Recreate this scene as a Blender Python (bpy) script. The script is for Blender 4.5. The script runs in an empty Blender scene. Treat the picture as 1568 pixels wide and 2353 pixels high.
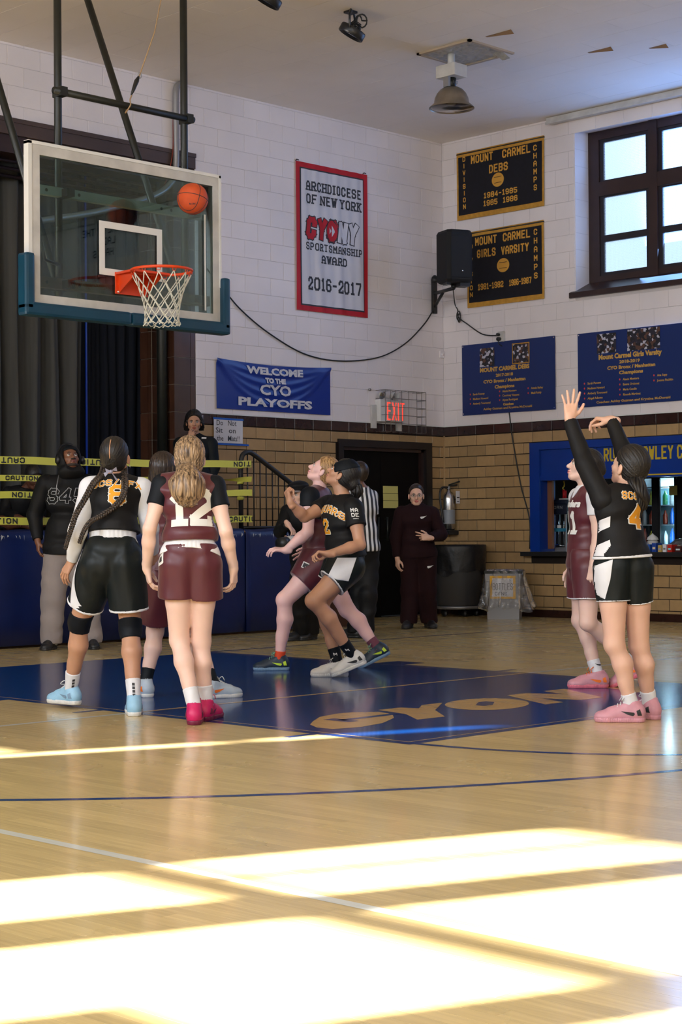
import bpy, bmesh, math, random
import numpy as np
from mathutils import Vector, Matrix
from mathutils.bvhtree import BVHTree
random.seed(7); RNG = np.random.default_rng(7)
SC = bpy.context.scene; COL = SC.collection
PI = math.pi

# ------------------------------------------------------------------ camera
# world: X along the stage wall, Y towards it, Z up; metres. The court's hoop hangs at (8.22, 10.07).
cam_d = bpy.data.cameras.new('camera'); cam = bpy.data.objects.new('camera', cam_d); COL.objects.link(cam)
YAW, PITCH, ROLL = 0.7873, 0.0115, -0.0073
cam_d.sensor_fit = 'VERTICAL'; cam_d.sensor_height = 24.0; cam_d.lens = 3941.5 / 2353 * 24.0
cam_d.clip_start = .05; cam_d.clip_end = 200
_f = Vector((math.sin(YAW) * math.cos(PITCH), math.cos(YAW) * math.cos(PITCH), math.sin(PITCH)))
_r = Vector((math.cos(YAW), -math.sin(YAW), 0)); _u = _r.cross(_f)
_m = Matrix((_r, _u, -_f)).transposed() @ Matrix.Rotation(ROLL, 3, 'Z')
cam.matrix_world = Matrix.Translation((0, 0, 1.069)) @ _m.to_4x4()
SC.camera = cam

# ------------------------------------------------------------------ world, sun, daylight, exposure
SC.view_settings.view_transform = 'Standard'; SC.view_settings.look = 'None'
SC.view_settings.gamma = 1; SC.view_settings.use_curve_mapping = False
SC.view_settings.exposure = 0.0
SC.cycles.use_denoising = True
SC.cycles.max_bounces = 8; SC.cycles.diffuse_bounces = 4; SC.cycles.glossy_bounces = 3; SC.cycles.transparent_max_bounces = 12
SC.cycles.caustics_reflective = False; SC.cycles.caustics_refractive = False
SC.cycles.sample_clamp_indirect = 6
w = bpy.data.worlds.new('world'); SC.world = w; w.use_nodes = True
w.node_tree.nodes['Background'].inputs[0].default_value = (.62, .80, 1.0, 1)
w.node_tree.nodes['Background'].inputs[1].default_value = 1.5
def light(name, kind, loc, direction, energy, color, size=None, size_y=None, spread=None):
    d = bpy.data.lights.new(name, kind); o = bpy.data.objects.new(name, d); COL.objects.link(o)
    d.energy = energy; d.color = color; o.location = loc
    o.rotation_euler = Vector(direction).to_track_quat('-Z', 'Z' if abs(direction[2]) < .99 else 'Y').to_euler()
    if kind == 'AREA':
        d.shape = 'RECTANGLE'; d.size = size; d.size_y = size_y
        if spread: d.spread = spread
    return o
sun = light('sun', 'SUN', (-20, 10, 15), (.935, -.355, -.4855), 72, (1, .96, .90)); sun.data.angle = .012
LW = -4.0                                            # the wall on the sunny side, outside the frame
for y0, y1 in ((-5.2, -2.2), (-.6, 2.4), (4.8, 7.6), (9.6, 12.8)):      # daylight coming in through its windows
    light('window_daylight', 'AREA', (LW + .12, (y0 + y1) / 2, 4.4), (1, 0, -.22), 470 if y0 < 9 else 280, (.84, .91, 1), y1 - y0, 2.2)
for y0, y1 in ((9.2, 12.55), (3.9, 7.3), (-6.3, -2.9)):                   # north-side windows: blue sky light
    light('window_skylight', 'AREA', (17.16, (y0 + y1) / 2, 4.95), (-1, 0, .30), 150, (.22, .45, 1), y1 - y0, 1.85)
light('rear_fill_light', 'AREA', (5.5, -6.9, 4.3), (.1, 1, .16), 250, (.95, .96, 1), 11, 2.6)  # added soft fill from behind the camera; the rear wall has no windows

# ------------------------------------------------------------------ materials
def mat(name, color=(.5, .5, .5), rough=.6, metal=0, spec=.5, emit=None, estr=1, noise=None, bump=None, coat=0, var=None, sss=0, sheen=0, world=False):
    """Principled material; noise=(scale, amount, stretch) varies the colour, bump=(scale, strength, stretch) the relief."""
    m = bpy.data.materials.new(name); m.use_nodes = True; nt = m.node_tree; b = nt.nodes['Principled BSDF']
    b.inputs['Base Color'].default_value = (*color, 1); b.inputs['Roughness'].default_value = rough
    b.inputs['Metallic'].default_value = metal; b.inputs['Specular IOR Level'].default_value = spec
    b.inputs['Coat Weight'].default_value = coat
    if sheen: b.inputs['Sheen Weight'].default_value = sheen; b.inputs['Sheen Roughness'].default_value = .4
    if emit: b.inputs['Emission Color'].default_value = (*emit, 1); b.inputs['Emission Strength'].default_value = estr
    if sss: b.inputs['Subsurface Weight'].default_value = sss; b.inputs['Subsurface Radius'].default_value = (.02, .008, .004); b.inputs['Subsurface Scale'].default_value = 1.0
    N = nt.nodes.new; L = nt.links.new
    def coords(stretch):
        tc = N('ShaderNodeNewGeometry' if world else 'ShaderNodeTexCoord'); mp = N('ShaderNodeMapping'); mp.inputs['Scale'].default_value = stretch or (1, 1, 1)
        L(tc.outputs['Position' if world else 'Object'], mp.inputs[0]); return mp.outputs[0]
    col = None
    if noise:
        n = N('ShaderNodeTexNoise'); n.inputs['Scale'].default_value = noise[0]; n.inputs['Detail'].default_value = 4
        L(coords(noise[2] if len(noise) > 2 else None), n.inputs['Vector'])
        mr = N('ShaderNodeMapRange'); mr.inputs[1].default_value = .3; mr.inputs[2].default_value = .7
        mr.inputs[3].default_value = 1 - noise[1]; mr.inputs[4].default_value = 1 + noise[1]
        L(n.outputs[0], mr.inputs[0])
        mx = N('ShaderNodeMix'); mx.data_type = 'RGBA'; mx.blend_type = 'MULTIPLY'; mx.inputs[0].default_value = 1
        mx.inputs[6].default_value = (*color, 1); L(mr.outputs[0], mx.inputs[7]); col = mx.outputs[2]
    if var:                                            # small piece-to-piece difference (tiles, boards): attribute 'tone' or per object
        src = N('ShaderNodeAttribute'); src.attribute_name = 'tone'; s = src.outputs['Fac']
        if var[0] == 'object': src = N('ShaderNodeObjectInfo'); s = src.outputs['Random']
        mr = N('ShaderNodeMapRange'); mr.inputs[3].default_value = 1 - var[1]; mr.inputs[4].default_value = 1 + var[1]; L(s, mr.inputs[0])
        mx = N('ShaderNodeMix'); mx.data_type = 'RGBA'; mx.blend_type = 'MULTIPLY'; mx.inputs[0].default_value = 1
        if col: L(col, mx.inputs[6])
        else: mx.inputs[6].default_value = (*color, 1)
        L(mr.outputs[0], mx.inputs[7]); col = mx.outputs[2]
    if col: L(col, b.inputs['Base Color'])
    if bump:
        n = N('ShaderNodeTexNoise'); n.inputs['Scale'].default_value = bump[0]; n.inputs['Detail'].default_value = 3
        L(coords(bump[2] if len(bump) > 2 else None), n.inputs['Vector'])
        bp = N('ShaderNodeBump'); bp.inputs['Strength'].default_value = bump[1]; bp.inputs['Distance'].default_value = bump[3] if len(bump) > 3 else .01
        L(n.outputs[0], bp.inputs['Height']); L(bp.outputs[0], b.inputs['Normal'])
    return m
def srgb(r, g, b):
    f = lambda c: (c / 255 / 12.92) if c <= 10 else ((c / 255 + .055) / 1.055) ** 2.4
    return (f(r), f(g), f(b))
def glass_mat(name, tint=(1, 1, 1), clear=.9, rough=0.0, ior=1.5, refl=1.0):
    """thin glass or plastic film: see-through with a fresnel reflection"""
    m = bpy.data.materials.new(name); m.use_nodes = True; nt = m.node_tree; nt.nodes.clear(); N = nt.nodes.new; L = nt.links.new
    out = N('ShaderNodeOutputMaterial'); tr = N('ShaderNodeBsdfTransparent'); tr.inputs[0].default_value = (*[c * clear for c in tint], 1)
    gl = N('ShaderNodeBsdfGlossy'); gl.inputs['Roughness'].default_value = rough
    fr = N('ShaderNodeFresnel'); fr.inputs[0].default_value = ior; mu = N('ShaderNodeMath'); mu.operation = 'MULTIPLY'; mu.inputs[1].default_value = refl
    mu.use_clamp = True
    mx = N('ShaderNodeMixShader'); L(fr.outputs[0], mu.inputs[0]); L(mu.outputs[0], mx.inputs[0]); L(tr.outputs[0], mx.inputs[1]); L(gl.outputs[0], mx.inputs[2])
    L(mx.outputs[0], out.inputs[0]); return m

M = {}
M['white_block'] = mat('painted_block', (.82, .765, .775), .45, noise=(1.2, .05), bump=(40, .12), var=('object', .025), world=True)
M['white_joint'] = mat('painted_joint', (.64, .595, .60), .7)
M['tan_brick'] = mat('glazed_tan_brick', srgb(172, 142, 100), .28, noise=(14, .06), var=('object', .14), world=True)
M['mortar'] = mat('dark_mortar', srgb(34, 22, 14), .9)
M['brown_tile'] = mat('glazed_brown_tile', srgb(52, 30, 25), .2, noise=(12, .15), var=('object', .2), world=True)
M['pier_tile'] = mat('glazed_chestnut_tile', srgb(70, 45, 34), .18, noise=(5, .25, (1, 1, .4)), var=('object', .25), world=True)
M['pale_joint'] = mat('pale_joint', srgb(150, 140, 125), .8)
M['ceiling'] = mat('ceiling_board_paint', (.85, .80, .76), .75, noise=(.7, .05), var=('object', .012), world=True)
M['ceiling_gap'] = mat('ceiling_gap', (.55, .48, .42), .9)
M['trim_wood'] = mat('dark_brown_paint', srgb(48, 30, 26), .35, noise=(6, .2))
M['header_brown'] = mat('stage_header_brown', srgb(74, 58, 52), .5, noise=(4, .2, (.3, 1, 1)))
M['black'] = mat('black_paint', (.012, .012, .013), .4)
M['blackmatte'] = mat('black_matte', (.006, .006, .007), .8)
M['dark'] = mat('dark_void', (.012, .012, .014), .9)
M['door'] = mat('dark_door_paint', (.004, .003, .0025), .65, spec=.15, noise=(3, .2))
M['white'] = mat('white_paint', (.75, .75, .74), .4)
M['offwhite'] = mat('offwhite_metal', (.55, .54, .52), .4, noise=(8, .12))
M['grey_metal'] = mat('grey_metal', (.35, .35, .36), .35, metal=.6)
M['steel'] = mat('polished_steel', (.55, .55, .56), .22, metal=1)
M['darksteel'] = mat('dark_green_steel', (.007, .009, .007), .45, noise=(10, .4))
M['orange'] = mat('orange_enamel', srgb(226, 70, 20), .35)
M['ballorange'] = mat('basketball_leather', srgb(214, 84, 36), .5, bump=(900, .4), noise=(20, .06))
M['net'] = mat('white_nylon', (.72, .71, .62), .7)
M['padding'] = mat('blue_vinyl_padding', srgb(2, 58, 82), .38, noise=(5, .12))
M['navy_mat'] = mat('navy_vinyl_pad', srgb(1, 24, 80), .42, noise=(2.5, .25), bump=(5, .25))
M['foam'] = mat('worn_tan_foam', srgb(150, 120, 90), .8, noise=(40, .3))
M['blue_paint'] = mat('royal_blue_paint', srgb(0, 50, 140), .35, noise=(3, .1))
M['yellow'] = mat('yellow_letter_paint', srgb(196, 170, 40), .5)
M['cau'] = mat('caution_tape_yellow', srgb(214, 214, 92), .42, bump=(30, .25, (1, 1, 6)))
M['curtain_grey'] = mat('grey_velvet', srgb(62, 62, 60), .85, noise=(12, .2, (1, 1, .05)))
M['curtain_navy'] = mat('dark_navy_velvet', srgb(7, 14, 30), .9, noise=(12, .2, (1, 1, .05)))
M['wire'] = mat('black_cable', (.01, .01, .01), .5)
M['chrome'] = mat('chrome', (.7, .7, .7), .12, metal=1)
M['paper'] = mat('white_paper', (.70, .70, .74), .7)
M['ypaper'] = mat('yellow_paper', srgb(206, 200, 120), .7)
M['ink'] = mat('black_marker', (.03, .03, .035), .6)
M['tapeblue'] = mat('blue_masking_tape', srgb(24, 92, 190), .5)
M['red'] = mat('red_cloth', srgb(186, 10, 22), .6)
M['bannerwhite'] = mat('white_banner_cloth', (.66, .66, .72), .6)
M['bannerblack'] = mat('navy_black_felt', srgb(16, 16, 26), .9, noise=(20, .2))
M['gold'] = mat('gold_felt', srgb(192, 142, 52), .8, noise=(20, .15))
M['goldtext'] = mat('gold_felt_letter', srgb(214, 158, 62), .8)
M['bannerblue'] = mat('royal_satin', srgb(2, 44, 140), .33)
M['panelblue'] = mat('blue_vinyl_sheet', srgb(1, 36, 100), .4)
M['paneltext'] = mat('amber_print', srgb(204, 160, 78), .6)
M['bullet'] = mat('red_bullet', srgb(205, 60, 60), .6)
M['trashgrey'] = mat('dark_grey_plastic', (.05, .05, .052), .45)
M['binbag'] = mat('black_bin_liner', (.006, .006, .007), .42, bump=(9, 1.0))
M['binplastic'] = mat('grey_bin_plastic', (.32, .32, .33), .5)
M['film'] = glass_mat('clear_bag_film', (1, 1, 1), .9, .16, 1.35, 2.2)
def _milky(m, k):
    nt = m.node_tree; out = nt.nodes['Material Output']; prev = out.inputs[0].links[0].from_socket; d = nt.nodes.new('ShaderNodeBsdfDiffuse'); d.inputs[0].default_value = (.6, .6, .62, 1); x = nt.nodes.new('ShaderNodeMixShader')
    n = nt.nodes.new('ShaderNodeTexNoise'); n.inputs['Scale'].default_value = 14; mr = nt.nodes.new('ShaderNodeMapRange'); mr.inputs[1].default_value = .45; mr.inputs[2].default_value = .75; mr.inputs[3].default_value = k * .3; mr.inputs[4].default_value = k * 2
    nt.links.new(n.outputs[0], mr.inputs[0]); nt.links.new(mr.outputs[0], x.inputs[0]); nt.links.new(prev, x.inputs[1]); nt.links.new(d.outputs[0], x.inputs[2]); nt.links.new(x.outputs[0], out.inputs[0])
_milky(M['film'], .22)
M['glass'] = glass_mat('backboard_glass', (.72, .88, .88), .88, .0, 1.5, 1.0)
M['caseglass'] = glass_mat('case_glass', (1, 1, 1), .92)
M['exitred'] = mat('exit_letter_light', (.8, .05, .03), .5, emit=(1, .05, .03), estr=1.6)
M['fridgelight'] = mat('fridge_light_strip', (.7, .9, 1), .5, emit=(.55, .85, 1), estr=26)
M['fridgewall'] = mat('fridge_liner', (.35, .55, .62), .5)
def window_pane_mat():
    m = bpy.data.materials.new('frosted_wired_glass'); m.use_nodes = True; nt = m.node_tree; nt.nodes.clear(); N = nt.nodes.new; L = nt.links.new
    out = N('ShaderNodeOutputMaterial'); tr = N('ShaderNodeBsdfTransparent'); tl = N('ShaderNodeBsdfTranslucent'); tl.inputs[0].default_value = (.9, .93, 1, 1)
    tr.inputs[0].default_value = (.9, .94, 1, 1)
    tc = N('ShaderNodeTexCoord'); mp = N('ShaderNodeMapping'); mp.inputs['Rotation'].default_value = (PI / 4, 0, 0); L(tc.outputs['Object'], mp.inputs[0])
    ch = N('ShaderNodeTexChecker'); ch.inputs['Scale'].default_value = 75; L(mp.outputs[0], ch.inputs[0])
    mr = N('ShaderNodeMapRange'); mr.inputs[3].default_value = .12; mr.inputs[4].default_value = .32; L(ch.outputs[1], mr.inputs[0])
    mx = N('ShaderNodeMixShader'); L(mr.outputs[0], mx.inputs[0]); L(tr.outputs[0], mx.inputs[1]); L(tl.outputs[0], mx.inputs[2]); L(mx.outputs[0], out.inputs[0]); return m
M['pane'] = window_pane_mat()
def wood_mat(name, base, rough=.2, amount=.12, var=('object', .1)):
    m = mat(name, base, rough, noise=(3, amount, (22, 1.1, 4)), var=var, spec=.5, world=True)
    nt = m.node_tree; b = nt.nodes['Principled BSDF']; b.inputs['Coat Weight'].default_value = .35; b.inputs['Coat Roughness'].default_value = .09
    # worn varnish: the gloss varies slowly over the floor
    tc = nt.nodes.new('ShaderNodeNewGeometry'); n = nt.nodes.new('ShaderNodeTexNoise'); n.inputs['Scale'].default_value = 1.3; n.inputs['Detail'].default_value = 5
    nt.links.new(tc.outputs['Position'], n.inputs['Vector']); mr = nt.nodes.new('ShaderNodeMapRange'); mr.inputs[3].default_value = rough * .85; mr.inputs[4].default_value = rough * 1.2
    nt.links.new(n.outputs[0], mr.inputs[0]); nt.links.new(mr.outputs[0], b.inputs['Roughness'])
    return m
M['plank'] = wood_mat('varnished_maple', srgb(202, 178, 124), .26, .09, ('object', .09))
M['plank_mass'] = wood_mat('varnished_maple_rows', srgb(202, 178, 124), .26, .05, ('attr', .07))
M['court_navy'] = wood_mat('navy_court_paint', srgb(0, 56, 122), .2, .06, None)
M['court_tan'] = wood_mat('bare_maple_line', srgb(200, 164, 110), .24, .1, None)
M['court_white'] = wood_mat('pale_line_paint', srgb(206, 208, 200), .25, .05, None)

# ------------------------------------------------------------------ mesh helpers
def link_mesh(name, me, material, parent=None, loc=None):
    o = bpy.data.objects.new(name, me); COL.objects.link(o)
    if material is not None:
        for mm in (material if isinstance(material, (list, tuple)) else [material]): me.materials.append(mm)
    if parent is not None: o.parent = parent
    if loc is not None: o.location = loc
    return o
def empty(name, loc=(0, 0, 0), rz=0):
    o = bpy.data.objects.new(name, None); COL.objects.link(o); o.location = loc; o.rotation_euler = (0, 0, rz); o.empty_display_size = .1; return o
def tag(o, label=None, cat=None, group=None, kind=None):
    if label: o['label'] = label
    if cat: o['category'] = cat
    if group: o['group'] = group
    if kind: o['kind'] = kind
    return o
class MB:
    """collects boxes, tubes and lathes in one mesh"""
    def __init__(s): s.v = []; s.f = []; s.sm = []
    def add(s, vs, fs, smooth=False):
        n = len(s.v); s.v += [tuple(v) for v in vs]; s.f += [tuple(i + n for i in f) for f in fs]; s.sm += [smooth] * len(fs); return s
    def box(s, lo, hi, bev=0):
        x0, y0, z0 = lo; x1, y1, z1 = hi
        if not bev:
            v = [(x, y, z) for z in (z0, z1) for y in (y0, y1) for x in (x0, x1)]
            return s.add(v, [(0, 2, 3, 1), (4, 5, 7, 6), (0, 1, 5, 4), (2, 6, 7, 3), (0, 4, 6, 2), (1, 3, 7, 5)])
        bm = bmesh.new(); bmesh.ops.create_cube(bm, size=1)
        for q in bm.verts: q.co = Vector(((x0 + x1) / 2 + q.co.x * (x1 - x0), (y0 + y1) / 2 + q.co.y * (y1 - y0), (z0 + z1) / 2 + q.co.z * (z1 - z0)))
        bmesh.ops.bevel(bm, geom=bm.edges[:], offset=bev, segments=2, affect='EDGES', profile=.6)
        bm.verts.index_update(); s.add([q.co for q in bm.verts], [[q.index for q in f.verts] for f in bm.faces], False); bm.free(); return s
    def obox(s, c, ax, ay, az, h):                     # oriented box: centre, three unit axes, half sizes
        c = Vector(c); A = [Vector(a) * k for a, k in zip((ax, ay, az), h)]
        v = [c + A[0] * x + A[1] * y + A[2] * z for z in (-1, 1) for y in (-1, 1) for x in (-1, 1)]
        return s.add(v, [(0, 2, 3, 1), (4, 5, 7, 6), (0, 1, 5, 4), (2, 6, 7, 3), (0, 4, 6, 2), (1, 3, 7, 5)])
    def tube(s, pts, r, n=8, closed=False, caps=True):
        pts = [Vector(p) for p in pts]; k = len(pts); rr = r if isinstance(r, (list, tuple)) else [r] * k
        vs = []; prev = None
        for i, p in enumerate(pts):
            if closed: t = pts[(i + 1) % k] - pts[i - 1]
            else: t = pts[min(i + 1, k - 1)] - pts[max(i - 1, 0)]
            t.normalize()
            if prev is None: a = t.orthogonal().normalized()
            else:
                a = prev - t * prev.dot(t)
                a = a.normalized() if a.length > 1e-6 else t.orthogonal().normalized()
            prev = a; b = t.cross(a)
            vs += [p + (a * math.cos(2 * PI * j / n) + b * math.sin(2 * PI * j / n)) * rr[i] for j in range(n)]
        fs = []
        for i in range(k if closed else k - 1):
            i2 = (i + 1) % k
            for j in range(n): j2 = (j + 1) % n; fs.append((i * n + j, i * n + j2, i2 * n + j2, i2 * n + j))
        if not closed and caps: fs += [tuple(range(n))[::-1], tuple((k - 1) * n + j for j in range(n))]
        return s.add(vs, fs, True)
    def lathe(s, prof, c=(0, 0, 0), n=24, R=None, cap=False):   # profile of (radius, height) about local Z
        vs = []
        for r, z in prof:
            for j in range(n):
                p = Vector((r * math.cos(2 * PI * j / n), r * math.sin(2 * PI * j / n), z))
                if R is not None: p = R @ p
                vs.append(p + Vector(c))
        fs = [(i * n + j, i * n + (j + 1) % n, (i + 1) * n + (j + 1) % n, (i + 1) * n + j) for i in range(len(prof) - 1) for j in range(n)]
        if cap: fs += [tuple(range(n))[::-1], tuple((len(prof) - 1) * n + j for j in range(n))]
        return s.add(vs, fs, True)
    def mesh(s, name):
        me = bpy.data.meshes.new(name); me.from_pydata(s.v, [], s.f)
        me.polygons.foreach_set('use_smooth', s.sm); me.validate(); me.update(); return me
    def build(s, name, material, parent=None, loc=None): return link_mesh(name, s.mesh(name), material, parent, loc)
def boxm(name, lo, hi, material, parent=None, bev=0): return MB().box(lo, hi, bev).build(name, material, parent)
def bez(pts, n=12):                                    # Catmull-Rom through the points
    P = [Vector(p) for p in pts]; P = [P[0] * 2 - P[1]] + P + [P[-1] * 2 - P[-2]]; out = []
    for i in range(1, len(P) - 2):
        for k in range(n):
            t = k / n; a, b, c, d = P[i - 1:i + 3]
            out.append(.5 * ((2 * b) + (c - a) * t + (2 * a - 5 * b + 4 * c - d) * t * t + (3 * b - a - 3 * c + d) * t ** 3))
    return out + [P[-2]]

# ------------------------------------------------------------------ lettering: strokes on a 4 x 6 cell
G = {'A': ['0,0 0,4.4 1.2,6 2.8,6 4,4.4 4,0', '0,2.6 4,2.6'], 'B': ['0,0 0,6 3.2,6 4,5.2 4,3.9 3.2,3.1 0,3.1', '3.2,3.1 4,2.3 4,.8 3.2,0 0,0'],
     'C': ['4,4.4 4,5 3,6 1,6 0,5 0,1 1,0 3,0 4,1 4,1.6'], 'D': ['0,0 0,6 2.8,6 4,4.8 4,1.2 2.8,0 0,0'], 'E': ['4,6 0,6 0,0 4,0', '0,3.1 3,3.1'],
     'F': ['4,6 0,6 0,0', '0,3.1 3,3.1'], 'G': ['4,4.6 4,5 3,6 1,6 0,5 0,1 1,0 3,0 4,1 4,2.8 2.3,2.8'], 'H': ['0,0 0,6', '4,0 4,6', '0,3 4,3'],
     'I': ['2,0 2,6'], 'J': ['4,6 4,1 3,0 1,0 0,1 0,2'], 'K': ['0,0 0,6', '4,6 .4,2.7', '1.5,3.6 4,0'], 'L': ['0,6 0,0 4,0'], 'M': ['0,0 0,6 2,2.6 4,6 4,0'],
     'N': ['0,0 0,6 4,0 4,6'], 'O': ['0,1 0,5 1,6 3,6 4,5 4,1 3,0 1,0 0,1'], 'P': ['0,0 0,6 3,6 4,5 4,3.6 3,2.6 0,2.6'],
     'Q': ['0,1 0,5 1,6 3,6 4,5 4,1 3,0 1,0 0,1', '2.4,1.6 4.2,-.4'], 'R': ['0,0 0,6 3,6 4,5 4,3.8 3,2.9 0,2.9', '2,2.9 4,0'],
     'S': ['4,4.6 4,5.1 3.1,6 .9,6 0,5.1 0,4 .9,3.1 3.1,2.9 4,2 4,.9 3.1,0 .9,0 0,.9 0,1.4'], 'T': ['0,6 4,6', '2,6 2,0'], 'U': ['0,6 0,1 1,0 3,0 4,1 4,6'],
     'V': ['0,6 2,0 4,6'], 'W': ['0,6 1,0 2,4.4 3,0 4,6'], 'X': ['0,0 4,6', '4,0 0,6'], 'Y': ['0,6 2,3 4,6', '2,3 2,0'], 'Z': ['0,6 4,6 0,0 4,0'],
     '0': ['0,1 0,5 1,6 3,6 4,5 4,1 3,0 1,0 0,1'], '1': ['.8,5 2,6 2,0', '.7,0 3.3,0'], '2': ['0,4.3 0,5 1,6 3,6 4,5 4,3.8 0,1 0,0 4,0 4,.9'],
     '3': ['0,5 1,6 3,6 4,5 4,3.8 3.2,3.1 1.6,3.1', '3.2,3.1 4,2.3 4,1 3,0 1,0 0,1'], '4': ['3,0 3,6 0,2.2 0,1.6 4,1.6'], '5': ['4,6 0,6 0,3.4 3,3.4 4,2.6 4,1 3,0 1,0 0,.9'],
     '6': ['4,5 3,6 1,6 0,5 0,1 1,0 3,0 4,1 4,2.4 3,3.3 0,3.3'], '7': ['0,6 4,6 4,5 2,0'],
     '8': ['1,3.1 0,3.9 0,5.1 1,6 3,6 4,5.1 4,3.9 3,3.1 1,3.1 0,2.3 0,.9 1,0 3,0 4,.9 4,2.3 3,3.1'], '9': ['0,1 1,0 3,0 4,1 4,5 3,6 1,6 0,5 0,3.6 1,2.7 4,2.7'],
     '-': ['.6,3 3.4,3'], '/': ['.4,-.3 3.6,6.3'], "'": ['2,6 2,4.8'], '!': ['2,6 2,2', '2,.5 2,0'], '.': ['2,.3 2,0'], ',': ['2,.3 1.6,-.8']}
NARROW = {'I': 1.4, '1': 3.0, '!': 1.2, "'": 1, '.': 1, '-': 3.4}
def strokes(text, height, width, thick, serif=0, gap=.32, shear=0, center=True, fit=None):
    """text -> list of stroke segments (p, q, half thickness) with letter height and cell width in metres"""
    sx, sy = width / 4, height / 6; x = 0; segs = []
    for ch in text:
        if ch == ' ': x += width * .75; continue
        gl = G[ch]; nw = NARROW.get(ch, 4); off = x - (4 - nw) / 2 * sx
        for st in gl:
            P = [tuple(float(a) for a in p.split(',')) for p in st.split()]
            P = [(off + a * sx + shear * b * sy, b * sy) for a, b in P]
            for a, b in zip(P, P[1:]): segs.append((a, b, thick / 2))
            if serif:
                for e, o in ((P[0], P[1]), (P[-1], P[-2])):
                    if abs(o[1] - e[1]) > abs(o[0] - e[0]) * .8 and (e[1] < .05 * height or e[1] > .95 * height):
                        yy = e[1]; segs.append(((e[0] - serif, yy), (e[0] + serif, yy), thick * .42))
        x += nw * sx + gap * width + thick
    W_ = x - gap * width - thick
    if fit: k = (fit - thick) / (W_ - thick); segs = [((a[0] * k, a[1]), (b[0] * k, b[1]), t) for a, b, t in segs]; W_ = fit - thick
    if center: segs = [((a[0] - W_ / 2, a[1]), (b[0] - W_ / 2, b[1]), t) for a, b, t in segs]
    return segs
def seg_quads(segs, step=None, grow=0):
    """stroke segments -> 2D vertices and quads; ends pushed out by half the thickness so corners close"""
    V, F = [], []
    for si, (a, b, t) in enumerate(segs):
        e = (si % 9) * 6e-5; t = t + grow; a = Vector(a); b = Vector(b); d = b - a; L = d.length
        if L < 1e-6: continue
        d /= L; n = Vector((-d.y, d.x)); a = a - d * t * .85; L += 1.7 * t
        k = max(1, int(math.ceil(L / step))) if step else 1; m = 2 if step else 1
        i0 = len(V)
        for i in range(k + 1):
            for j in range(m + 1):
                q_ = a + d * (L * i / k) + n * (t * (2 * j / m - 1)); V.append((q_.x, q_.y, e))
        for i in range(k):
            for j in range(m):
                q = i0 + i * (m + 1) + j; F.append((q, q + 1, q + m + 2, q + m + 1))
    return V, F
def place2d(name, V, F, fn, material, parent):
    """2D outline mesh laid on a surface function fn(u, v) -> 3D point"""
    out = []
    for p in V:
        q = Vector(fn(p[0], p[1]))
        if len(p) > 2 and p[2] > 0:                     # overlapping strokes lie a hair above one another
            n = (Vector(fn(p[0] + .002, p[1])) - q).cross(Vector(fn(p[0], p[1] + .002)) - q)
            if n.length > 0: q = q + n.normalized() * p[2]
        out.append(q)
    return MB().add(out, F).build(name, material, parent)
_fc = {}
def font_mesh(text, size, bold=0, xs=1.0, shear=0, align='CENTER', spacing=1.0):
    cu = bpy.data.curves.new('t', 'FONT'); cu.body = text; cu.size = size; cu.align_x = align; cu.offset = bold; cu.shear = shear; cu.resolution_u = 2; cu.space_character = spacing
    o = bpy.data.objects.new('t', cu); COL.objects.link(o); bpy.context.view_layer.update()
    me = o.to_mesh(); V = [(v.co.x * xs, v.co.y) for v in me.vertices]; F = [tuple(p.vertices) for p in me.polygons]
    o.to_mesh_clear(); bpy.data.objects.remove(o); bpy.data.curves.remove(cu); return V, F
def text_on(name, text, fn, u, v, height, material, parent, width=None, thick=None, serif=0, shear=0, gap=.32, step=None, font=False, bold=0, align='CENTER', spacing=1.0, fit=None):
    if font:
        V, F = font_mesh(text, height / .72, bold, 1, shear, align, spacing)
        if width:
            xs = [p[0] for p in V]; k = width / (max(xs) - min(xs)); V = [(p[0] * k, p[1]) for p in V]
    else: V, F = seg_quads(strokes(text, height - thick, width, thick, serif, gap, shear, fit=fit), step); v += thick / 2
    return place2d(name, [(p[0] + u, p[1] + v) + tuple(p[2:]) for p in V], F, fn, material, parent)

# ================================================================== THE ROOM
XB, YA, ZC = 16.704, 14.744, 6.10                       # concession wall, stage wall, ceiling
def chamfer_tile(name, w_, h_, d, c, axis):
    """a tile or block: face w_ x h_, proud by d, chamfer c; axis 'Y' faces -Y, 'X' faces -X; origin at its lower corner on the wall plane"""
    P = lambda a, b, o: (a, -o, b) if axis == 'Y' else (-o, a, b)
    mb = MB()
    v = [P(0, 0, -.004), P(w_, 0, -.004), P(w_, h_, -.004), P(0, h_, -.004), P(0, 0, d - c), P(w_, 0, d - c), P(w_, h_, d - c), P(0, h_, d - c),
         P(c, c, d), P(w_ - c, c, d), P(w_ - c, h_ - c, d), P(c, h_ - c, d)]
    f = [(8, 9, 10, 11)] + [(4 + i, 4 + (i + 1) % 4, 8 + (i + 1) % 4, 8 + i) for i in range(4)] + [(i, (i + 1) % 4, 4 + (i + 1) % 4, 4 + i) for i in range(4)]
    if axis == 'X': f = [tuple(reversed(q)) for q in f]
    mb.add(v, f); return mb.mesh(name)
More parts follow.
